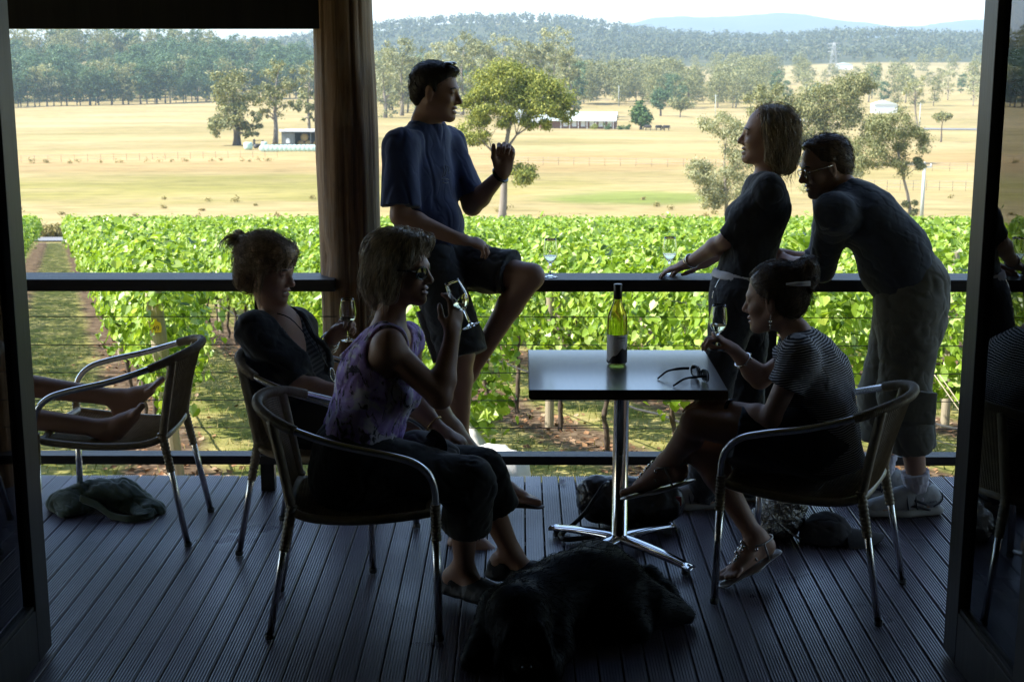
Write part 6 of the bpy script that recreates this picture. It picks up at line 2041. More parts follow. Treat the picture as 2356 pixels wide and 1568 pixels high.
for g in (-1, 1):
    mb = MB(); mb.tube([H(.100, .004, .013 * g)] + [H(.097 - .012 * math.sin(t) ** 2 * .3, -.004 + .017 * math.sin(t), (.034 - .022 * math.cos(t)) * g) for t in [2 * PI * i / 20 for i in range(20)]][:1] + [], .0015, 5) if False else None
    rp = [H(.098 - .006 * (1 - math.cos(t)) / 2, -.004 + .0165 * math.sin(t), (.033 + .022 * math.cos(t)) * g) for t in [2 * PI * i / 22 for i in range(22)]]
    mb = MB(); mb.tube(rp + [rp[0]], .0021, 6, caps=False); mb.tube([H(.094, .002, .055 * g), H(.05, .006, .077 * g), H(-.008, .010, .086 * g)], .0021, 6)
    if g == 1: mb.tube([H(.101, .0, .011), H(.104, .004, 0), H(.101, .0, -.011)], .0015, 6)
    local_part(mb.build('glasses_frame', m_silver), root)
# ------------------------------------------------------------------ the woman in the striped top, seated right
J = dict(pel=U(1888, 1012, 4.98), mid=U(1893, 965, 4.98), chest=U(1872, 862, 5.0), neck=U(1832, 758, 5.01), head=U(1780, 688, 5.03), hf=(-.90, .38, -.12), hu=(-.05, 0, 1),
         shL=U(1838, 822, 4.86), elL=U(1772, 962, 4.85), wrL=U(1672, 935, 5.0), shR=U(1838, 812, 5.18), elR=U(1748, 872, 5.24), wrR=U(1690, 806, 5.20),
         hipL=U(1872, 1024, 4.90), kneeL=U(1600, 972, 4.95), ankL=U(1533, 1062, 5.12), hipR=U(1876, 1014, 5.08), kneeR=U(1606, 1035, 5.10), ankR=U(1738, 1238, 5.06))
f = frames(J); H = f.H
root = person('woman in a striped top with a hair bun, seated and holding a glass', (J['pel'].x, 5.0, 0))
bl = Blob(); add_head(bl, J, f, .6, .85, True, .9); add_torso(bl, J, f, -.02, .155, .12, .135); add_arm(bl, J, 'L', .88); add_arm(bl, J, 'R', .86); add_leg(bl, J, 'L', .93); add_leg(bl, J, 'R', .93)
gs = U(1650, 778, 5.17)
add_hand(bl, J['wrL'], (-1, .25, .05), (.1, .1, -1), (0, 1, 0), (.25, .4, .3), .92)
add_hand(bl, J['wrR'], U(1655, 778, 5.20) - J['wrR'], (-.5, .05, -.8) , (-.3, -.2, .8), (.8, .9, .5), .90, .03, (.7, .3))
add_foot(bl, J['ankL'], U(1452, 1108, 5.16) - J['ankL'] + V_((0, 0, .04)), (.3, 0, 1), .98, -1); add_foot(bl, J['ankR'], (-.78, -.5, -.30), (-.3, 0, 1), .98, 1)
finish(root, 'body', bl, m_skin, .0045)
# striped knit
m_str, nt, b = new_mat('black and white striped knit')
b.inputs['Roughness'].default_value = .9
tc = N(nt, 'ShaderNodeTexCoord'); sx = N(nt, 'ShaderNodeSeparateXYZ')
mp = nt.nodes.new('ShaderNodeMapping'); mp.inputs['Rotation'].default_value = (0, R(8), 0); nt.links.new(tc.outputs['Object'], mp.inputs[0]); nt.links.new(mp.outputs[0], sx.inputs[0])
def m2(op, a, c):
    n = nt.nodes.new('ShaderNodeMath'); n.operation = op
    for i, x in enumerate((a, c)):
        if x is None: continue
        if hasattr(x, 'links'): nt.links.new(x, n.inputs[i])
        else: n.inputs[i].default_value = x
    return n.outputs[0]
wv = tex(nt, 6, 3)
zz = m2('ADD', sx.outputs['Z'], m2('MULTIPLY', wv, .03))
st = m2('FRACT', m2('MULTIPLY', zz, 1 / .0080), None)
nt.links.new(mix(nt, m2('GREATER_THAN', st, .56), (.018, .018, .022), (.46, .46, .50)), b.inputs['Base Color'])
sh = Blob(); add_torso(sh, J, f, .012, .160, .130, .145, .74, .052, bust=.058, low=.06)
for s_, t_ in (('L', .48), ('R', .42)): sh.cone(J['sh' + s_], J['sh' + s_].lerp(J['el' + s_], t_), .062, .066, .03, cut='b')
sh.ell(J['neck'] + f.tv * .02 + f.fv * .02, (.085, .080, .05), (f.sv, f.fv, f.tv), .012, 's')
sh.clip(V_((0, 0, .47)), (0, 0, -1))
finish(root, 'striped_top', sh, m_str, .005, [(.005, 71, 18), (.003, 72, 45)])
m_blk = fabric('black cotton', (0.010, 0.010, 0.012))
b = Blob(); b.cone(J['neck'] - f.tv * .055, J['neck'] - f.tv * .035, .098, .092, .02, f.fv, .78, cut='ab'); b.ell(J['neck'] + f.tv * .0 + f.fv * .02, (.085, .072, .06), (f.sv, f.fv, f.tv), .010, 's'); finish(root, 'neckline', b, m_blk, .005)
m_skirt = fabric('dark navy skirt', (0.020, 0.024, 0.036), (0.014, 0.017, 0.026))
b = Blob(); b.cone(J['pel'] + V_((.0, 0, .02)), J['pel'] + f.tv * .07, .150, .150, .05, f.fv, .9)
for s_, t_ in (('L', .66), ('R', .62)): b.cone(J['hip' + s_], J['hip' + s_].lerp(J['knee' + s_], t_), .108, .100, .06, cut='b')
b.cone(J['pel'] - V_((0, 0, .0)), J['hipL'].lerp(J['kneeR'], .55), .11, .09, .06)
finish(root, 'skirt', b, m_skirt, .006, [(.007, 73, 16)])
hb_ = Blob(); hb_.ell(H(-.022, .048, 0), (.104, .085, .084), f.HM, .02); hb_.ell(H(-.058, .005, 0), (.062, .08, .074), f.HM, .03)
hb_.ell(H(-.112, .080, 0), (.048, .052, .052), f.HM, .012); hb_.ell(H(-.135, .105, .015), (.030, .034, .034), f.HM, .012)
for g in (-1, 1): hb_.cone(H(-.01, .035, .075 * g), H(.004, -.012, .076 * g), .012, .006, .01)
hb_.ell(H(.082, -.028, 0), (.066, .095, .12), f.HM, .012, 's')
bun = np.array(H(-.095, .06, 0))
ex = curve_hair([[H(-.10, .09, .02), H(-.14, .125, .03), H(-.165, .10, .03)], [H(-.11, .06, .03), H(-.15, .07, .04), H(-.155, .03, .04)], [H(-.09, .10, -.02), H(-.13, .14, -.01), H(-.16, .13, .02)], [H(-.10, .04, .02), H(-.145, .02, .03), H(-.15, -.02, .03)]], .0012, 26, .009, 5)
hair(root, hb_, m_hair_mid, 2000, lambda P: (bun - P) * 6 + np.array(-f.hf * .3), .08, 44, .005, .0010, (.0005, .006), None, .05, .35, extra=ex)
pa, pb2 = H(-.150, .060, .070), H(-.070, .066, .092)
band(root, 'hair_stick', [pa, pa.lerp(pb2, .5) + f.hs * .006, pb2], [.0085, .008, .0035], m_wht, False, 8, .5)
e0 = H(-.004, -.040, .080)
mb = MB(); mb.tube([e0, e0 - V_((0, 0, .018))], .0012, 5); mb.sphere(e0 - V_((0, 0, .024)), .006, 10, 6); mb.sphere(e0 - V_((0, 0, .038)), .0042, 8, 6); mb.tube([e0 - V_((0, 0, .04)), e0 - V_((0, 0, .062))], .001, 5); local_part(mb.build('earring', m_silver), root)
bd = (J['elR'] - J['wrR'])
band(root, 'bracelet', ring_pts(J['wrR'] + bd * .32, bd, .033), .0024, m_silver, True, 6)
mb = MB()
for i, q in enumerate(ring_pts(J['wrR'] + bd * .35, bd, .034, 14)):
    if i % 2 == 0: mb.sphere(q, .0045, 8, 6)
local_part(mb.build('bracelet_charms', m_silver), root)
bd = (J['elL'] - J['wrL']); band(root, 'wristwatch', ring_pts(J['wrL'] + bd * .10, bd, .029), .0045, m_black, True, 8, 1.8)
band(root, 'necklace', bez([J['neck'] + f.sv * .07 - f.tv * .01, J['neck'] + f.fv * .05 + f.sv * .05 - f.tv * .03, J['neck'] + f.fv * .085 - f.tv * .06], 6), .0014, m_silver, False, 5)
m_sand = mat('silver sandal leather', (.42, .40, .38), (.32, .30, .28), .35, .5)
def sandal(root, an, d, up, s=.98, jewel=True, mats=(None, None), heel_strap=True, nm='sandal'):
    d = V_(d).normalized(); u = V_(up); u = (u - d * u.dot(d)).normalized(); w = u.cross(d)
    P = lambda a, z, c=0.0: an + d * (a * s) + u * (z * s) + w * (c * s)
    ms, mt = mats
    b = Blob(); b.cone(P(-.055, -.094), P(.06, -.096), .034 * s, .040 * s, .02, u, .20); b.cone(P(.06, -.096), P(.185, -.090), .040 * s, .034 * s, .02, u, .20); finish(root, nm + '_sole', b, ms, .004)
    mb = MB()
    mb.tube(bez([P(.145, -.078, -.006), P(.10, -.030, 0), P(.055, .004, 0)], 5), .0045, 6, flat=.6)
    mb.tube(bez([P(.05, -.06, .040), P(.062, -.012, .026), P(.058, .006, 0), P(.062, -.012, -.026), P(.05, -.06, -.040)], 5), .0045, 6, flat=.6)
    if heel_strap:
        mb.tube(bez([P(.055, .004, 0), P(.02, -.012, .042), P(-.045, -.02, .034), P(-.072, -.022, 0), P(-.045, -.02, -.034), P(.02, -.012, -.042), P(.055, .004, 0)], 5), .004, 6, flat=.6)
        for g in (-1, 1): mb.tube([P(.0, -.014, .044 * g), P(-.005, -.09, .036 * g)], .004, 6, flat=.6)
    local_part(mb.build(nm + '_straps', mt), root)
    if jewel:
        mb = MB()
        for i in range(9):
            t = i / 8; mb.sphere(P(.155 - .10 * t, -.070 + .080 * t ** .7, .012 * math.sin(i * 2.2)), (.0085, .0085, .0085), 7, 5)
        for i in range(6): mb.sphere(P(.058 - .004 * i, .006 - .010 * abs(i - 2.5), .016 * (i - 2.5)), .0075, 7, 5)
        local_part(mb.build(nm + '_stones', m_silver), root)
sandal(root, J['ankL'], U(1452, 1108, 5.16) - J['ankL'] + V_((0, 0, .04)), (.3, 0, 1), .98, True, (m_sand, m_sand))
sandal(root, J['ankR'], (-.78, -.5, -.30), (-.3, 0, 1), .98, True, (m_sand, m_sand))
g3 = copy_tree(g1); g3['label'] = 'half full wine glass held up by the woman in the striped top'
put_glass(g3, gs, (.03, 0, 1), .042)

# ------------------------------------------------------------------ the woman in the purple top, drinking
J = dict(pel=U(812, 1060, 4.74), mid=U(842, 965, 4.76), chest=U(868, 862, 4.78), neck=U(902, 742, 4.80), head=U(922, 618, 4.82), hf=(.95, -.27, -.04), hu=(-.04, 0, 1), hscale=1.0,
         shR=U(893, 800, 4.66), elR=U(1012, 912, 4.64), wrR=U(1040, 775, 4.74), shL=U(938, 785, 4.96), elL=U(955, 930, 5.05), wrL=U(1010, 985, 5.0),
         hipR=U(818, 1062, 4.66), kneeR=U(1078, 1108, 4.70), ankR=U(1068, 1308, 4.82), hipL=U(825, 1055, 4.84), kneeL=U(1104, 1088, 4.92), ankL=U(1178, 1272, 5.0))
f = frames(J); H = f.H
root = person('woman in a purple sleeveless top and sunglasses, seated and sipping wine', (J['pel'].x, 4.75, 0))
bl = Blob(); add_head(bl, J, f, .5, .92, False, 1.0); add_torso(bl, J, f, .000, .16, .130, .145, shr=.056, bust=.05); add_arm(bl, J, 'R', .98); add_arm(bl, J, 'L', .92); add_leg(bl, J, 'R', .98); add_leg(bl, J, 'L', .98)
gl_c = U(1038, 690, 4.79)
add_hand(bl, J['wrR'], U(1052, 700, 4.80) - J['wrR'], (-.45, .55, .25), (-.6, -.4, .3), (.25, .55, .35), .97, .06, (.75, .2))
add_hand(bl, J['wrL'], (.80, -.12, -.42), (-.3, .1, -1), (.2, -1, 0), (.25, .35, .2), .93, .08, (.3, .1))
add_foot(bl, J['ankR'], (.80, -.45, -.30), (.2, 0, 1)); add_foot(bl, J['ankL'], (.85, -.25, -.30), (.2, 0, 1))
finish(root, 'body', bl, m_tan, .0045)
# printed fabric: lilac, purple, white and black blotches
m_pur, nt, b = new_mat('purple print')
b.inputs['Roughness'].default_value = .85
v1 = tex(nt, 9, 5, (1, 1, 1), 'Object', .6, 1.6); v2 = tex(nt, 15, 6, (1.6, 1, .8), 'Object', .65, 2.0); v3 = tex(nt, 6, 3, (1, 1, 1.4), 'Object', .5, .8)
c = ramp(nt, v3, [(.30, (.19, .11, .40)), (.45, (.42, .29, .68)), (.55, (.58, .46, .80)), (.68, (.36, .16, .52))])
c = mix(nt, ramp(nt, v1, [(.50, (0, 0, 0)), (.56, (1, 1, 1))]), c, (.66, .63, .72))
c = mix(nt, ramp(nt, v2, [(.54, (0, 0, 0)), (.60, (.95,) * 3)]), c, (.020, .016, .028))
nt.links.new(c, b.inputs['Base Color'])
sh = Blob(); add_torso(sh, J, f, .013, .165, .140, .150, .74, .048, bust=.062, low=.03)
for key, g in (('shR', -1), ('shL', 1)):
    a, e = J[key], J['el' + key[2]]
    sh.cone(a - f.tv * .02 + f.sv * (.034 * g), a.lerp(e, .6) + f.sv * (.03 * g), .060, .066, .012, op='s')
    sh.ball(a + f.sv * (.024 * g) + f.tv * .012, .061, .012, 's')
sh.ell(J['neck'] - f.tv * .0 + f.fv * .01, (.088, .135, .115), (f.sv, f.fv, f.tv), .015, 's')
sh.clip(J['pel'] + f.tv * .035, -f.tv)
finish(root, 'tank_top', sh, m_pur, .005, [(.006, 81, 18), (.003, 82, 50)])
mb = MB()
for key, g in (('shR', -1), ('shL', 1)):
    sp = [J['chest'] + f.fv * .10 + f.sv * (.085 * g) + f.tv * .02, J['neck'] + f.sv * (.098 * g) - f.tv * .030 + f.fv * .035, J['neck'] + f.sv * (.096 * g) - f.tv * .012 - f.fv * .02, J['chest'] - f.fv * .115 + f.sv * (.085 * g) + f.tv * .03]
    mb.tube(bez(sp, 6), .014, 8, flat=.35)
local_part(mb.build('shoulder_strap', m_pur), root)
m_pant = fabric('black capri cloth', (0.010, 0.010, 0.011), (0.014, 0.014, 0.015))
b = Blob(); b.cone(J['pel'] - V_((0, 0, .03)), J['pel'] + f.tv * .03, .172, .162, .05, f.fv, .9)
for s_, t_ in (('R', .52), ('L', .44)):
    b.cone(J['hip' + s_], J['knee' + s_], .105, .084, .05); b.cone(J['knee' + s_], J['knee' + s_].lerp(J['ank' + s_], t_), .084, .088, .04, cut='b')
finish(root, 'capri_trousers', b, m_pant, .006, [(.008, 83, 15), (.004, 84, 40)])
hb_ = Blob(); hb_.ell(H(-.022, .050, 0), (.106, .088, .092), f.HM, .02); hb_.ell(H(-.055, -.02, 0), (.066, .10, .090), f.HM, .04)
hb_.cone(H(-.075, -.05, 0), H(-.065, -.092, 0), .062, .050, .03)
for g in (-1, 1): hb_.cone(H(-.01, .04, .080 * g), H(-.015, -.078, .078 * g), .026, .022, .025); hb_.cone(H(.045, .095, .045 * g), H(.060, .045, .070 * g), .024, .010, .02)
hb_.ell(H(.060, .100, 0), (.045, .026, .055), f.HM, .02)
hb_.ell(H(.092, -.035, 0), (.068, .092, .13), f.HM, .012, 's')
cen2 = np.array(H(.03, .125, .01))
hair(root, hb_, m_hair_ash, 2800, lambda P: np.array(-f.hu) * 1.1 + (P - cen2) * 2.4 + np.array(-f.hf * .2), .080, 45, .005, .0012, (.001, .009), None, .07, .35, 10)
for g in (-1, 1):
    mb = MB(); rp = [H(.098 - .030 * max(0, -math.cos(t)) * 0 - .020 * (1 + math.cos(t)) / 2, -.002 + .021 * math.sin(t), (.034 + .026 * math.cos(t)) * g) for t in [2 * PI * i / 22 for i in range(22)]]
    c0 = H(.092, -.002, .034 * g); mb.add([c0] + rp, [(0, 1 + i, 1 + (i + 1) % 22) for i in range(22)], True); local_part(mb.build('sunglass_lens', m_lens), root)
    mb = MB(); mb.tube(rp + [rp[0]], .0028, 6, caps=False); mb.tube([H(.076, .006, .060 * g), H(.04, .010, .079 * g), H(-.01, .010, .086 * g)], .003, 6); local_part(mb.build('sunglass_frame', m_black), root)
bd = J['elL'] - J['wrL']; band(root, 'bracelet', ring_pts(J['wrL'] + bd * .2, bd, .033), .0024, m_gold, True, 6)
m_clog = mat('black clog', (0.012, 0.012, 0.012), (0.02, 0.02, 0.02), .6)
for s_, d in (('R', V_((.80, -.52, 0))), ('L', V_((.9, -.25, 0)))):
    an = J['ank' + s_]; d.normalize(); w = V_((0, 0, 1)).cross(d); b = Blob(); z0 = max(0, an.z - .105)
    P = lambda a, z, c=0.0: V_((an.x, an.y, z0)) + d * a + w * c + V_((0, 0, z))
    b.cone(P(-.05, .02), P(.17, .022), .046, .050, .02, (0, 0, 1), .45); b.cone(P(.05, .045), P(.165, .035), .050, .046, .03, (0, 0, 1), .8); b.cone(P(-.055, .05), P(-.03, .06), .040, .044, .03); b.ell(P(0, .10), (.05, .036, .045), (d, w, V_((0, 0, 1))), .012, 's'); b.clip(P(0, .002), (0, 0, -1))
    finish(root, 'shoe', b, m_clog, .005, [(.003, 85, 70)])
# glass in her hand, tilted to the mouth
up_g = V_((-.40, .02, .92)).normalized()
g4 = wine_glass('tilted wine glass the woman in the purple top is drinking from', level=.103, tilt=(-.40, .92))
ax = U(1068, 735, 4.78)
put_glass(g4, U(1072, 722, 4.78), up_g, .045)
# cap and small bag in her lap
m_lapc = fabric('grey cotton cap', (0.10, 0.10, 0.105), (0.07, 0.07, 0.075))
c = U(975, 1028, 4.78); lc = thing('sun_cap', 'grey cap with a stiff curved brim lying in the lap of the woman in purple', 'cap', c)
b = Blob(); b.ell(c + V_((-.02, 0, -.005)), (.085, .08, .06), None, .02); b.ell(c + V_((.05, .02, -.03)), (.07, .07, .045), None, .03); local_part(soft('crown', b, m_lapc, None, .005, [(.008, 86, 30)]), lc)
mb = MB(); vs, fs = [], []
for i in range(13):
    a = -1.1 + 2.2 * i / 12
    for k_, rr_ in enumerate((.06, .125)):
        for dz in (0, .005): vs.append(c + V_((rr_ * math.cos(a) * .75 - .01, -.045 - .0 * k_ + .02 * math.cos(a) - .03 * k_, rr_ * math.sin(a) * .62 + dz + .01)))
for i in range(12):
    o_ = i * 4; fs += [(o_, o_ + 2, o_ + 6, o_ + 4), (o_ + 1, o_ + 5, o_ + 7, o_ + 3), (o_ + 2, o_ + 3, o_ + 7, o_ + 6), (o_, o_ + 4, o_ + 5, o_ + 1)]
mb.add(vs, fs, True); local_part(mb.build('brim', m_lapc), lc)

# ------------------------------------------------------------------ the woman in the black cardigan, by the post
J = dict(pel=U(712, 948, 5.50), mid=U(678, 880, 5.50), chest=U(650, 812, 5.50), neck=U(632, 712, 5.50), head=U(618, 622, 5.48), hf=(.92, -.34, -.16), hu=(.0, 0, 1),
         shR=U(582, 762, 5.38), elR=U(690, 888, 5.34), wrR=U(800, 905, 5.32), shL=U(684, 752, 5.66), elL=U(716, 850, 5.70), wrL=U(766, 775, 5.58),
         hipR=U(722, 962, 5.42), kneeR=U(1000, 945, 5.32), ankR=U(1132, 1098, 5.36), hipL=U(726, 955, 5.58), kneeL=U(985, 985, 5.52), ankL=U(1072, 1226, 5.42))
f = frames(J); H = f.H
root = person('woman with pinned up hair and a black cardigan, seated by the log post', (J['pel'].x, 5.5, 0))
bl = Blob(); add_head(bl, J, f, .9, .92, True, 1.0); add_torso(bl, J, f, -.006, .16, .130, .142, shr=.046, bust=.058); add_arm(bl, J, 'R', .96); add_arm(bl, J, 'L', .94); add_leg(bl, J, 'R', .98); add_leg(bl, J, 'L', .98)
add_hand(bl, J['wrL'], U(802, 742, 5.56) - J['wrL'], (.35, -.5, .1), (0, -.3, 1), (.75, .9, .6), .95, .03, (.75, .3))
add_hand(bl, J['wrR'], (.9, .1, -.15), (0, .1, -1), (0, 1, 0), (.2, .3, .2), .93)
add_foot(bl, J['ankR'], U(1212, 1126, 5.36) - J['ankR'] + V_((0, 0, .03)), (.35, 0, 1)); add_foot(bl, J['ankL'], (.85, -.25, -.1), (.2, 0, 1))
finish(root, 'body', bl, m_skin, .0045); teeth(root, f)
m_cd = fabric('black cardigan knit', (0.010, 0.010, 0.012), (0.014, 0.014, 0.017))
sh = Blob(); add_torso(sh, J, f, .014, .165, .142, .150, .74, .050, bust=.064, low=.02)
for s_, t_ in (('R', .92), ('L', .9)): sh.cone(J['sh' + s_], J['sh' + s_].lerp(J['el' + s_], t_), .062, .056, .03, cut='b')
sh.ell(J['neck'] + f.tv * .02 + f.fv * .02, (.080, .080, .05), (f.sv, f.fv, f.tv), .012, 's')
sh.cone(J['neck'] + f.fv * .08 + f.tv * .01, J['chest'] + f.fv * .19 - f.tv * .12, .098, .060, .012, op='s')
finish(root, 'cardigan', sh, m_cd, .005, [(.008, 91, 15), (.003, 92, 45)])
m_gst, nt, b = new_mat('grey striped knit'); b.inputs['Roughness'].default_value = .9
tc = N(nt, 'ShaderNodeTexCoord'); sx = N(nt, 'ShaderNodeSeparateXYZ'); mp = nt.nodes.new('ShaderNodeMapping'); mp.inputs['Rotation'].default_value = (0, R(22), 0)
nt.links.new(tc.outputs['Object'], mp.inputs[0]); nt.links.new(mp.outputs[0], sx.inputs[0])
st = m2('FRACT', m2('MULTIPLY', sx.outputs['Z'], 1 / .017), None)
nt.links.new(mix(nt, m2('GREATER_THAN', st, .5), (.03, .03, .032), (.10, .10, .105)), b.inputs['Base Color'])
sh = Blob(); add_torso(sh, J, f, .005, .160, .134, .146, .73, .044, bust=.061, low=.02)
sh.ell(J['neck'] + f.tv * .01 + f.fv * .02, (.09, .10, .07), (f.sv, f.fv, f.tv), .012, 's'); sh.cone(J['neck'] + f.fv * .09, J['chest'] + f.fv * .16 + f.tv * .015, .095, .062, .012, op='s')
sh.clip(J['neck'] - f.tv * .06, f.tv)
finish(root, 'striped_top', sh, m_gst, .005)
b = Blob(); b.cone(J['pel'] - V_((0, 0, .03)), J['pel'] + f.tv * .03, .172, .160, .05, f.fv, .9)
for s_, t_ in (('R', .70), ('L', .70)): b.cone(J['hip' + s_], J['hip' + s_].lerp(J['knee' + s_], t_), .105, .098, .05, cut='b')
finish(root, 'skirt', b, m_pant, .006, [(.006, 93, 18)])
hb_ = Blob(); hb_.ell(H(-.022, .054, 0), (.110, .092, .092), f.HM, .02); hb_.ell(H(-.060, .0, 0), (.070, .085, .082), f.HM, .03)
hb_.ell(H(-.105, .055, 0), (.040, .055, .045), f.HM, .02); hb_.ell(H(-.075, -.050, 0), (.050, .045, .060), f.HM, .03)
hb_.ell(H(.055, .090, -.01), (.050, .040, .066), f.HM, .02)
for g in (-1, 1): hb_.cone(H(.065, .085, .05 * g), H(.070, .028, .066 * g), .024, .007, .02); hb_.cone(H(.01, .04, .080 * g), H(.012, -.055, .078 * g), .018, .008, .02)
hb_.cone(H(.088, .085, -.02), H(.098, .040, -.045), .020, .006, .02)
hb_.ell(H(.090, -.048, 0), (.062, .085, .066), f.HM, .012, 's')
top = H(-.108, .070, 0)
lk = []
rr2 = random.Random(4)
for i in range(13):
    a = rr2.uniform(-1, 1); b_ = rr2.uniform(.5, 1.2); c_ = rr2.uniform(-.045, .045)
    lk.append([top, top + f.hu * (.050 * b_ - .01) - f.hf * (.030 + .015 * a) + f.hs * c_, top + f.hu * (.045 * b_ - .02) - f.hf * (.062 + .02 * a) + f.hs * c_ * 1.6, top - f.hu * (.04 * b_) - f.hf * (.070 + .03 * a) + f.hs * c_ * 2.0])
for i in range(14):
    g = 1 if i % 2 else -1; x = rr2.uniform(-.09, .05)
    lk.append([H(x, .02, .080 * g), H(x - .005, -.05, .086 * g), H(x - .008, -.10, .078 * g), H(x - .01 + rr2.uniform(-.02, .02), -.135 - rr2.uniform(0, .03), .072 * g)])
for i in range(8):
    x = rr2.uniform(-.03, .05); lk.append([H(x, .135, rr2.uniform(-.04, .04)), H(x - .02, .152, rr2.uniform(-.05, .05)), H(x - .055, .150, rr2.uniform(-.06, .06))])
ex = curve_hair(lk[:13], .0014, 22, .0055, 6) + curve_hair(lk[13:27], .0010, 7, .005, 7) + curve_hair(lk[27:], .0007, 2, .004, 8)
bk = np.array(H(-.11, .06, 0))
hair(root, hb_, m_hair_br, 2600, lambda P: (bk - P) * 5 + np.array(-f.hu * .2), .09, 46, .005, .0011, (.001, .008), None, .06, .45, 9, extra=ex)
band(root, 'earring', ring_pts(H(-.004, -.048, -.082), f.hs, .011, 18), .0012, m_silver, True, 6)
band(root, 'pendant_cord', bez([J['neck'] + f.sv * .06 - f.fv * .03, J['neck'] + f.sv * .05 + f.fv * .085 - f.tv * .05, J['chest'] + f.fv * .165 - f.tv * .03, J['mid'] + f.fv * .165 + f.tv * .03], 6), .0022, m_black, False, 6)
band(root, 'pendant_cord', bez([J['neck'] - f.sv * .06 - f.fv * .03, J['neck'] - f.sv * .05 + f.fv * .085 - f.tv * .05, J['chest'] + f.fv * .168 - f.tv * .03 - f.sv * .02, J['mid'] + f.fv * .168 + f.tv * .03], 6), .0022, m_black, False, 6)
band(root, 'pendant', ring_pts(J['mid'] + f.fv * .175 - f.tv * .0, f.fv, .016, 20, .026, f.sv), .0024, m_silver, True, 6)
bd = J['elL'] - J['wrL']
for i, t_ in enumerate((.06, .12, .17, .25)): band(root, 'bangle', ring_pts(J['wrL'] + bd * t_, bd + V_((.02 * (i - 1), .03 * (i % 2), 0)), .034 + .002 * i), .0022, m_silver, True, 6)
m_flip = mat('brown flip flop', (0.05, 0.035, 0.03), (0.07, 0.05, 0.04), .7)
sandal(root, J['ankR'], U(1212, 1126, 5.36) - J['ankR'] + V_((0, 0, .03)), (.35, 0, 1), 1.0, False, (m_flip, m_flip), False, 'flip_flop')
sandal(root, J['ankL'], (.85, -.25, -.1), (.2, 0, 1), 1.0, False, (m_flip, m_flip), False, 'flip_flop')
g5 = copy_tree(g1); g5['label'] = 'half full wine glass held before the log post by the woman in the cardigan'
put_glass(g5, U(801, 760, 5.53), (0, 0, 1), .040)

# ------------------------------------------------------------------ bare feet on the left chair, their owner mostly out of the picture
J = dict(pel=V_((-3.02, 5.58, .52)), chest=V_((-3.22, 5.58, .88)), neck=V_((-3.26, 5.58, 1.10)), head=V_((-3.22, 5.58, 1.28)), hf=(1, 0, -.1),
         shR=V_((-3.22, 5.41, 1.04)), elR=V_((-3.12, 5.34, .78)), wrR=V_((-2.92, 5.40, .70)), shL=V_((-3.22, 5.76, 1.04)), elL=V_((-3.12, 5.84, .78)), wrL=V_((-2.92, 5.80, .70)),
         hipR=V_((-2.98, 5.48, .52)), kneeR=V_((-2.44, 5.46, .585)), ankR=U(238, 985, 5.50), hipL=V_((-2.98, 5.68, .53)), kneeL=V_((-2.46, 5.68, .66)), ankL=U(272, 915, 5.66))
f = frames(J); H = f.H
root = person('person whose bare legs and crossed feet rest on the left chair', (-3.0, 5.58, 0))
bl = Blob(); add_head(bl, J, f, 0, .95); add_torso(bl, J, f, -.01); add_arm(bl, J, 'R', .9); add_arm(bl, J, 'L', .9); add_leg(bl, J, 'R', .98); add_leg(bl, J, 'L', .98)
add_hand(bl, J['wrR'], (1, .1, -.1), (0, .1, -1), (0, 1, 0)); add_hand(bl, J['wrL'], (1, -.1, -.1), (0, -.1, -1), (0, -1, 0))
add_foot(bl, J['ankR'], U(342, 892, 5.50) - J['ankR'] + V_((0, 0, .06)), (-.75, 0, .6), .95, 1); add_foot(bl, J['ankL'], U(362, 862, 5.64) - J['ankL'] + V_((0, 0, .05)), (-.5, 0, .85), .95, -1)
finish(root, 'body', bl, m_tan, .0055)
sh = Blob(); add_torso(sh, J, f, .012, low=.02); sh.ell(J['neck'] + V_((0, 0, .02)), (.07, .07, .05), None, .012, 's')
for s_ in 'RL': sh.cone(J['sh' + s_], J['sh' + s_].lerp(J['el' + s_], .5), .062, .064, .03, cut='b')
finish(root, 'shirt', sh, m_slate, .007, [(.006, 95, 18)])
b = Blob(); b.cone(J['pel'], J['pel'] + V_((0, 0, .06)), .165, .155, .05)
for s_ in 'RL': b.cone(J['hip' + s_], J['hip' + s_].lerp(J['knee' + s_], .75), .10, .09, .05, cut='b')
finish(root, 'shorts', b, m_short, .007, [(.006, 96, 18)])
hb_ = Blob(); hb_.ell(H(-.02, .05, 0), (.102, .086, .082), f.HM, .02); hb_.ell(H(-.06, 0, 0), (.06, .075, .07), f.HM, .03); hb_.ell(H(.082, -.03, 0), (.066, .095, .12), f.HM, .012, 's')
hair(root, hb_, m_hair_mid, 300, lambda P: np.tile(np.array([-.6, 0, -.6]), (len(P), 1)), .04, 47, .006)
o = copy_tree(CH['feet']); o.location = (-3.02, 5.58, .0015); o.rotation_euler = (0, 0, 0.0); o['label'] = 'rattan armchair beyond the left door, holding the owner of the bare feet'

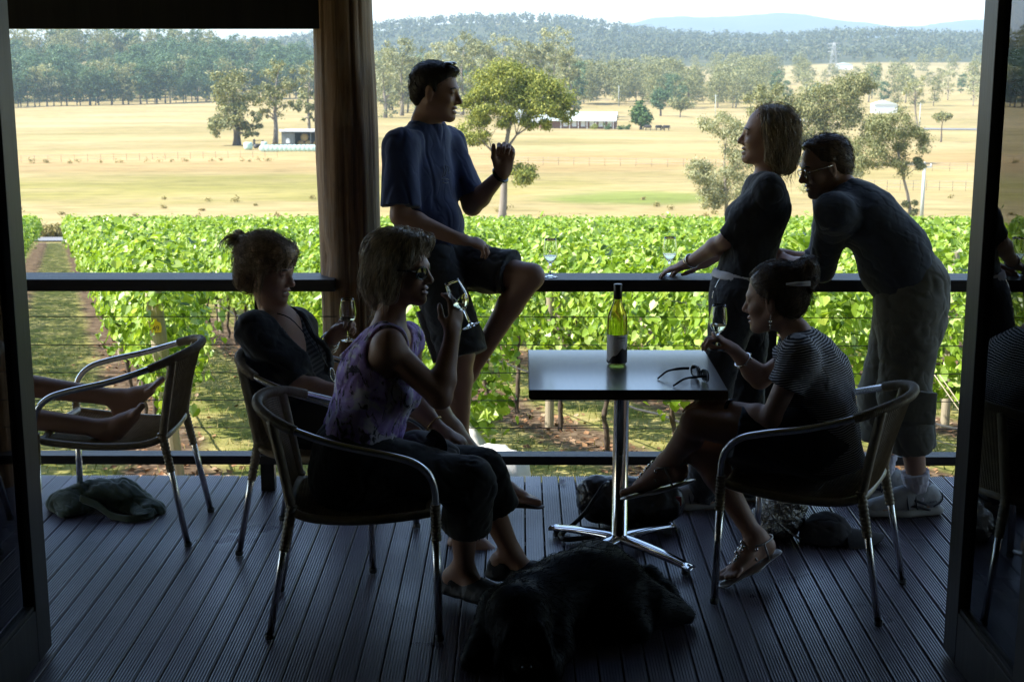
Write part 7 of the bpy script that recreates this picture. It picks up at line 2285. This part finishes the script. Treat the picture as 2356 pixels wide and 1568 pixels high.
# ================================================================== the black dog
m_fur, nt, b = new_mat('black dog coat')
geo = nt.nodes.new('ShaderNodeNewGeometry')
nt.links.new(ramp(nt, geo.outputs['Random Per Island'], [(0, (.002, .002, .0022)), (1, (.005, .005, .0055))]), b.inputs['Base Color']); b.inputs['Roughness'].default_value = .6; b.inputs['Specular IOR Level'].default_value = .14
D = lambda px, py, z: G(px, py, z)
root = tag(empty('dog', G(1330, 1440)), 'black long haired dog lying asleep on the deck, head towards the lens', 'dog')
bl = Blob()
hips, mid_, chest_, nk_, hd, mz = D(1405, 1345, .12), D(1345, 1352, .13), D(1225, 1400, .125), D(1192, 1415, .155), D(1200, 1468, .105), D(1212, 1530, .05)
bl.cone(hips, mid_, .115, .125, .05); bl.cone(mid_, chest_, .125, .12, .05); bl.cone(chest_, nk_, .115, .085, .04); bl.cone(nk_, hd, .10, .088, .05)
bl.ball(D(1375, 1325, .11), .125, .05); bl.ball(D(1285, 1362, .13), .115, .05)
bl.ell(hd, (.085, .095, .082), None, .03); bl.cone(hd + V_((0, -.03, -.02)), mz, .062, .044, .03); bl.ball(mz + V_((0, -.02, .006)), .036, .02)
# ears
for sx_, p0, p1 in ((-1, D(1168, 1452, .15), D(1150, 1510, .05)), (1, D(1248, 1452, .15), D(1268, 1520, .05))): bl.cone(p0, p1, .036, .050, .012, (1, .2 * sx_, 0), .38)
# forelegs
bl.chain([D(1150, 1400, .12), D(1120, 1465, .06), D(1098, 1500, .035), D(1084, 1520, .028)], [.075, .05, .038, .036], .03)
bl.chain([D(1270, 1420, .12), D(1280, 1490, .06), D(1262, 1530, .035), D(1252, 1548, .028)], [.075, .05, .038, .036], .03)
# hind leg stretched to the right, other paw forward
bl.chain([D(1440, 1375, .10), D(1495, 1395, .07), D(1545, 1405, .045), D(1578, 1415, .025)], [.115, .075, .045, .030], .04)
bl.chain([D(1420, 1400, .09), D(1450, 1430, .06), D(1474, 1452, .030)], [.10, .055, .036], .04)
bl.chain([D(1490, 1330, .07), D(1530, 1370, .04), D(1555, 1395, .03)], [.05, .04, .03], .04)
bl.clip(V_((0, 0, .004)), (0, 0, -1))
V, F = bl.surface(.006)
Vf, Ff = strand_mesh(bl, V, F, 9000, lambda P: (P - np.array(list(nk_))) * np.array([1, 1, .3]) + np.array([.05, .05, -.12]), .040, .0008, 5, (.0005, .004), 0, 9, None, .12, .04)
VV, FF = join_np([(V, [F])])
local_part(link('body', np_mesh('body', VV, FF, True), m_fur), root)
local_part(link('coat', np_mesh('coat', Vf, Ff, True), m_fur), root)
m_nose = mat('dog nose', (.008, .008, .008), (.012, .012, .012), .25)
mb = MB(); mb.sphere(mz + V_((0, -.052, .016)), (.018, .012, .014), 12, 8); local_part(mb.build('nose', m_nose), root)
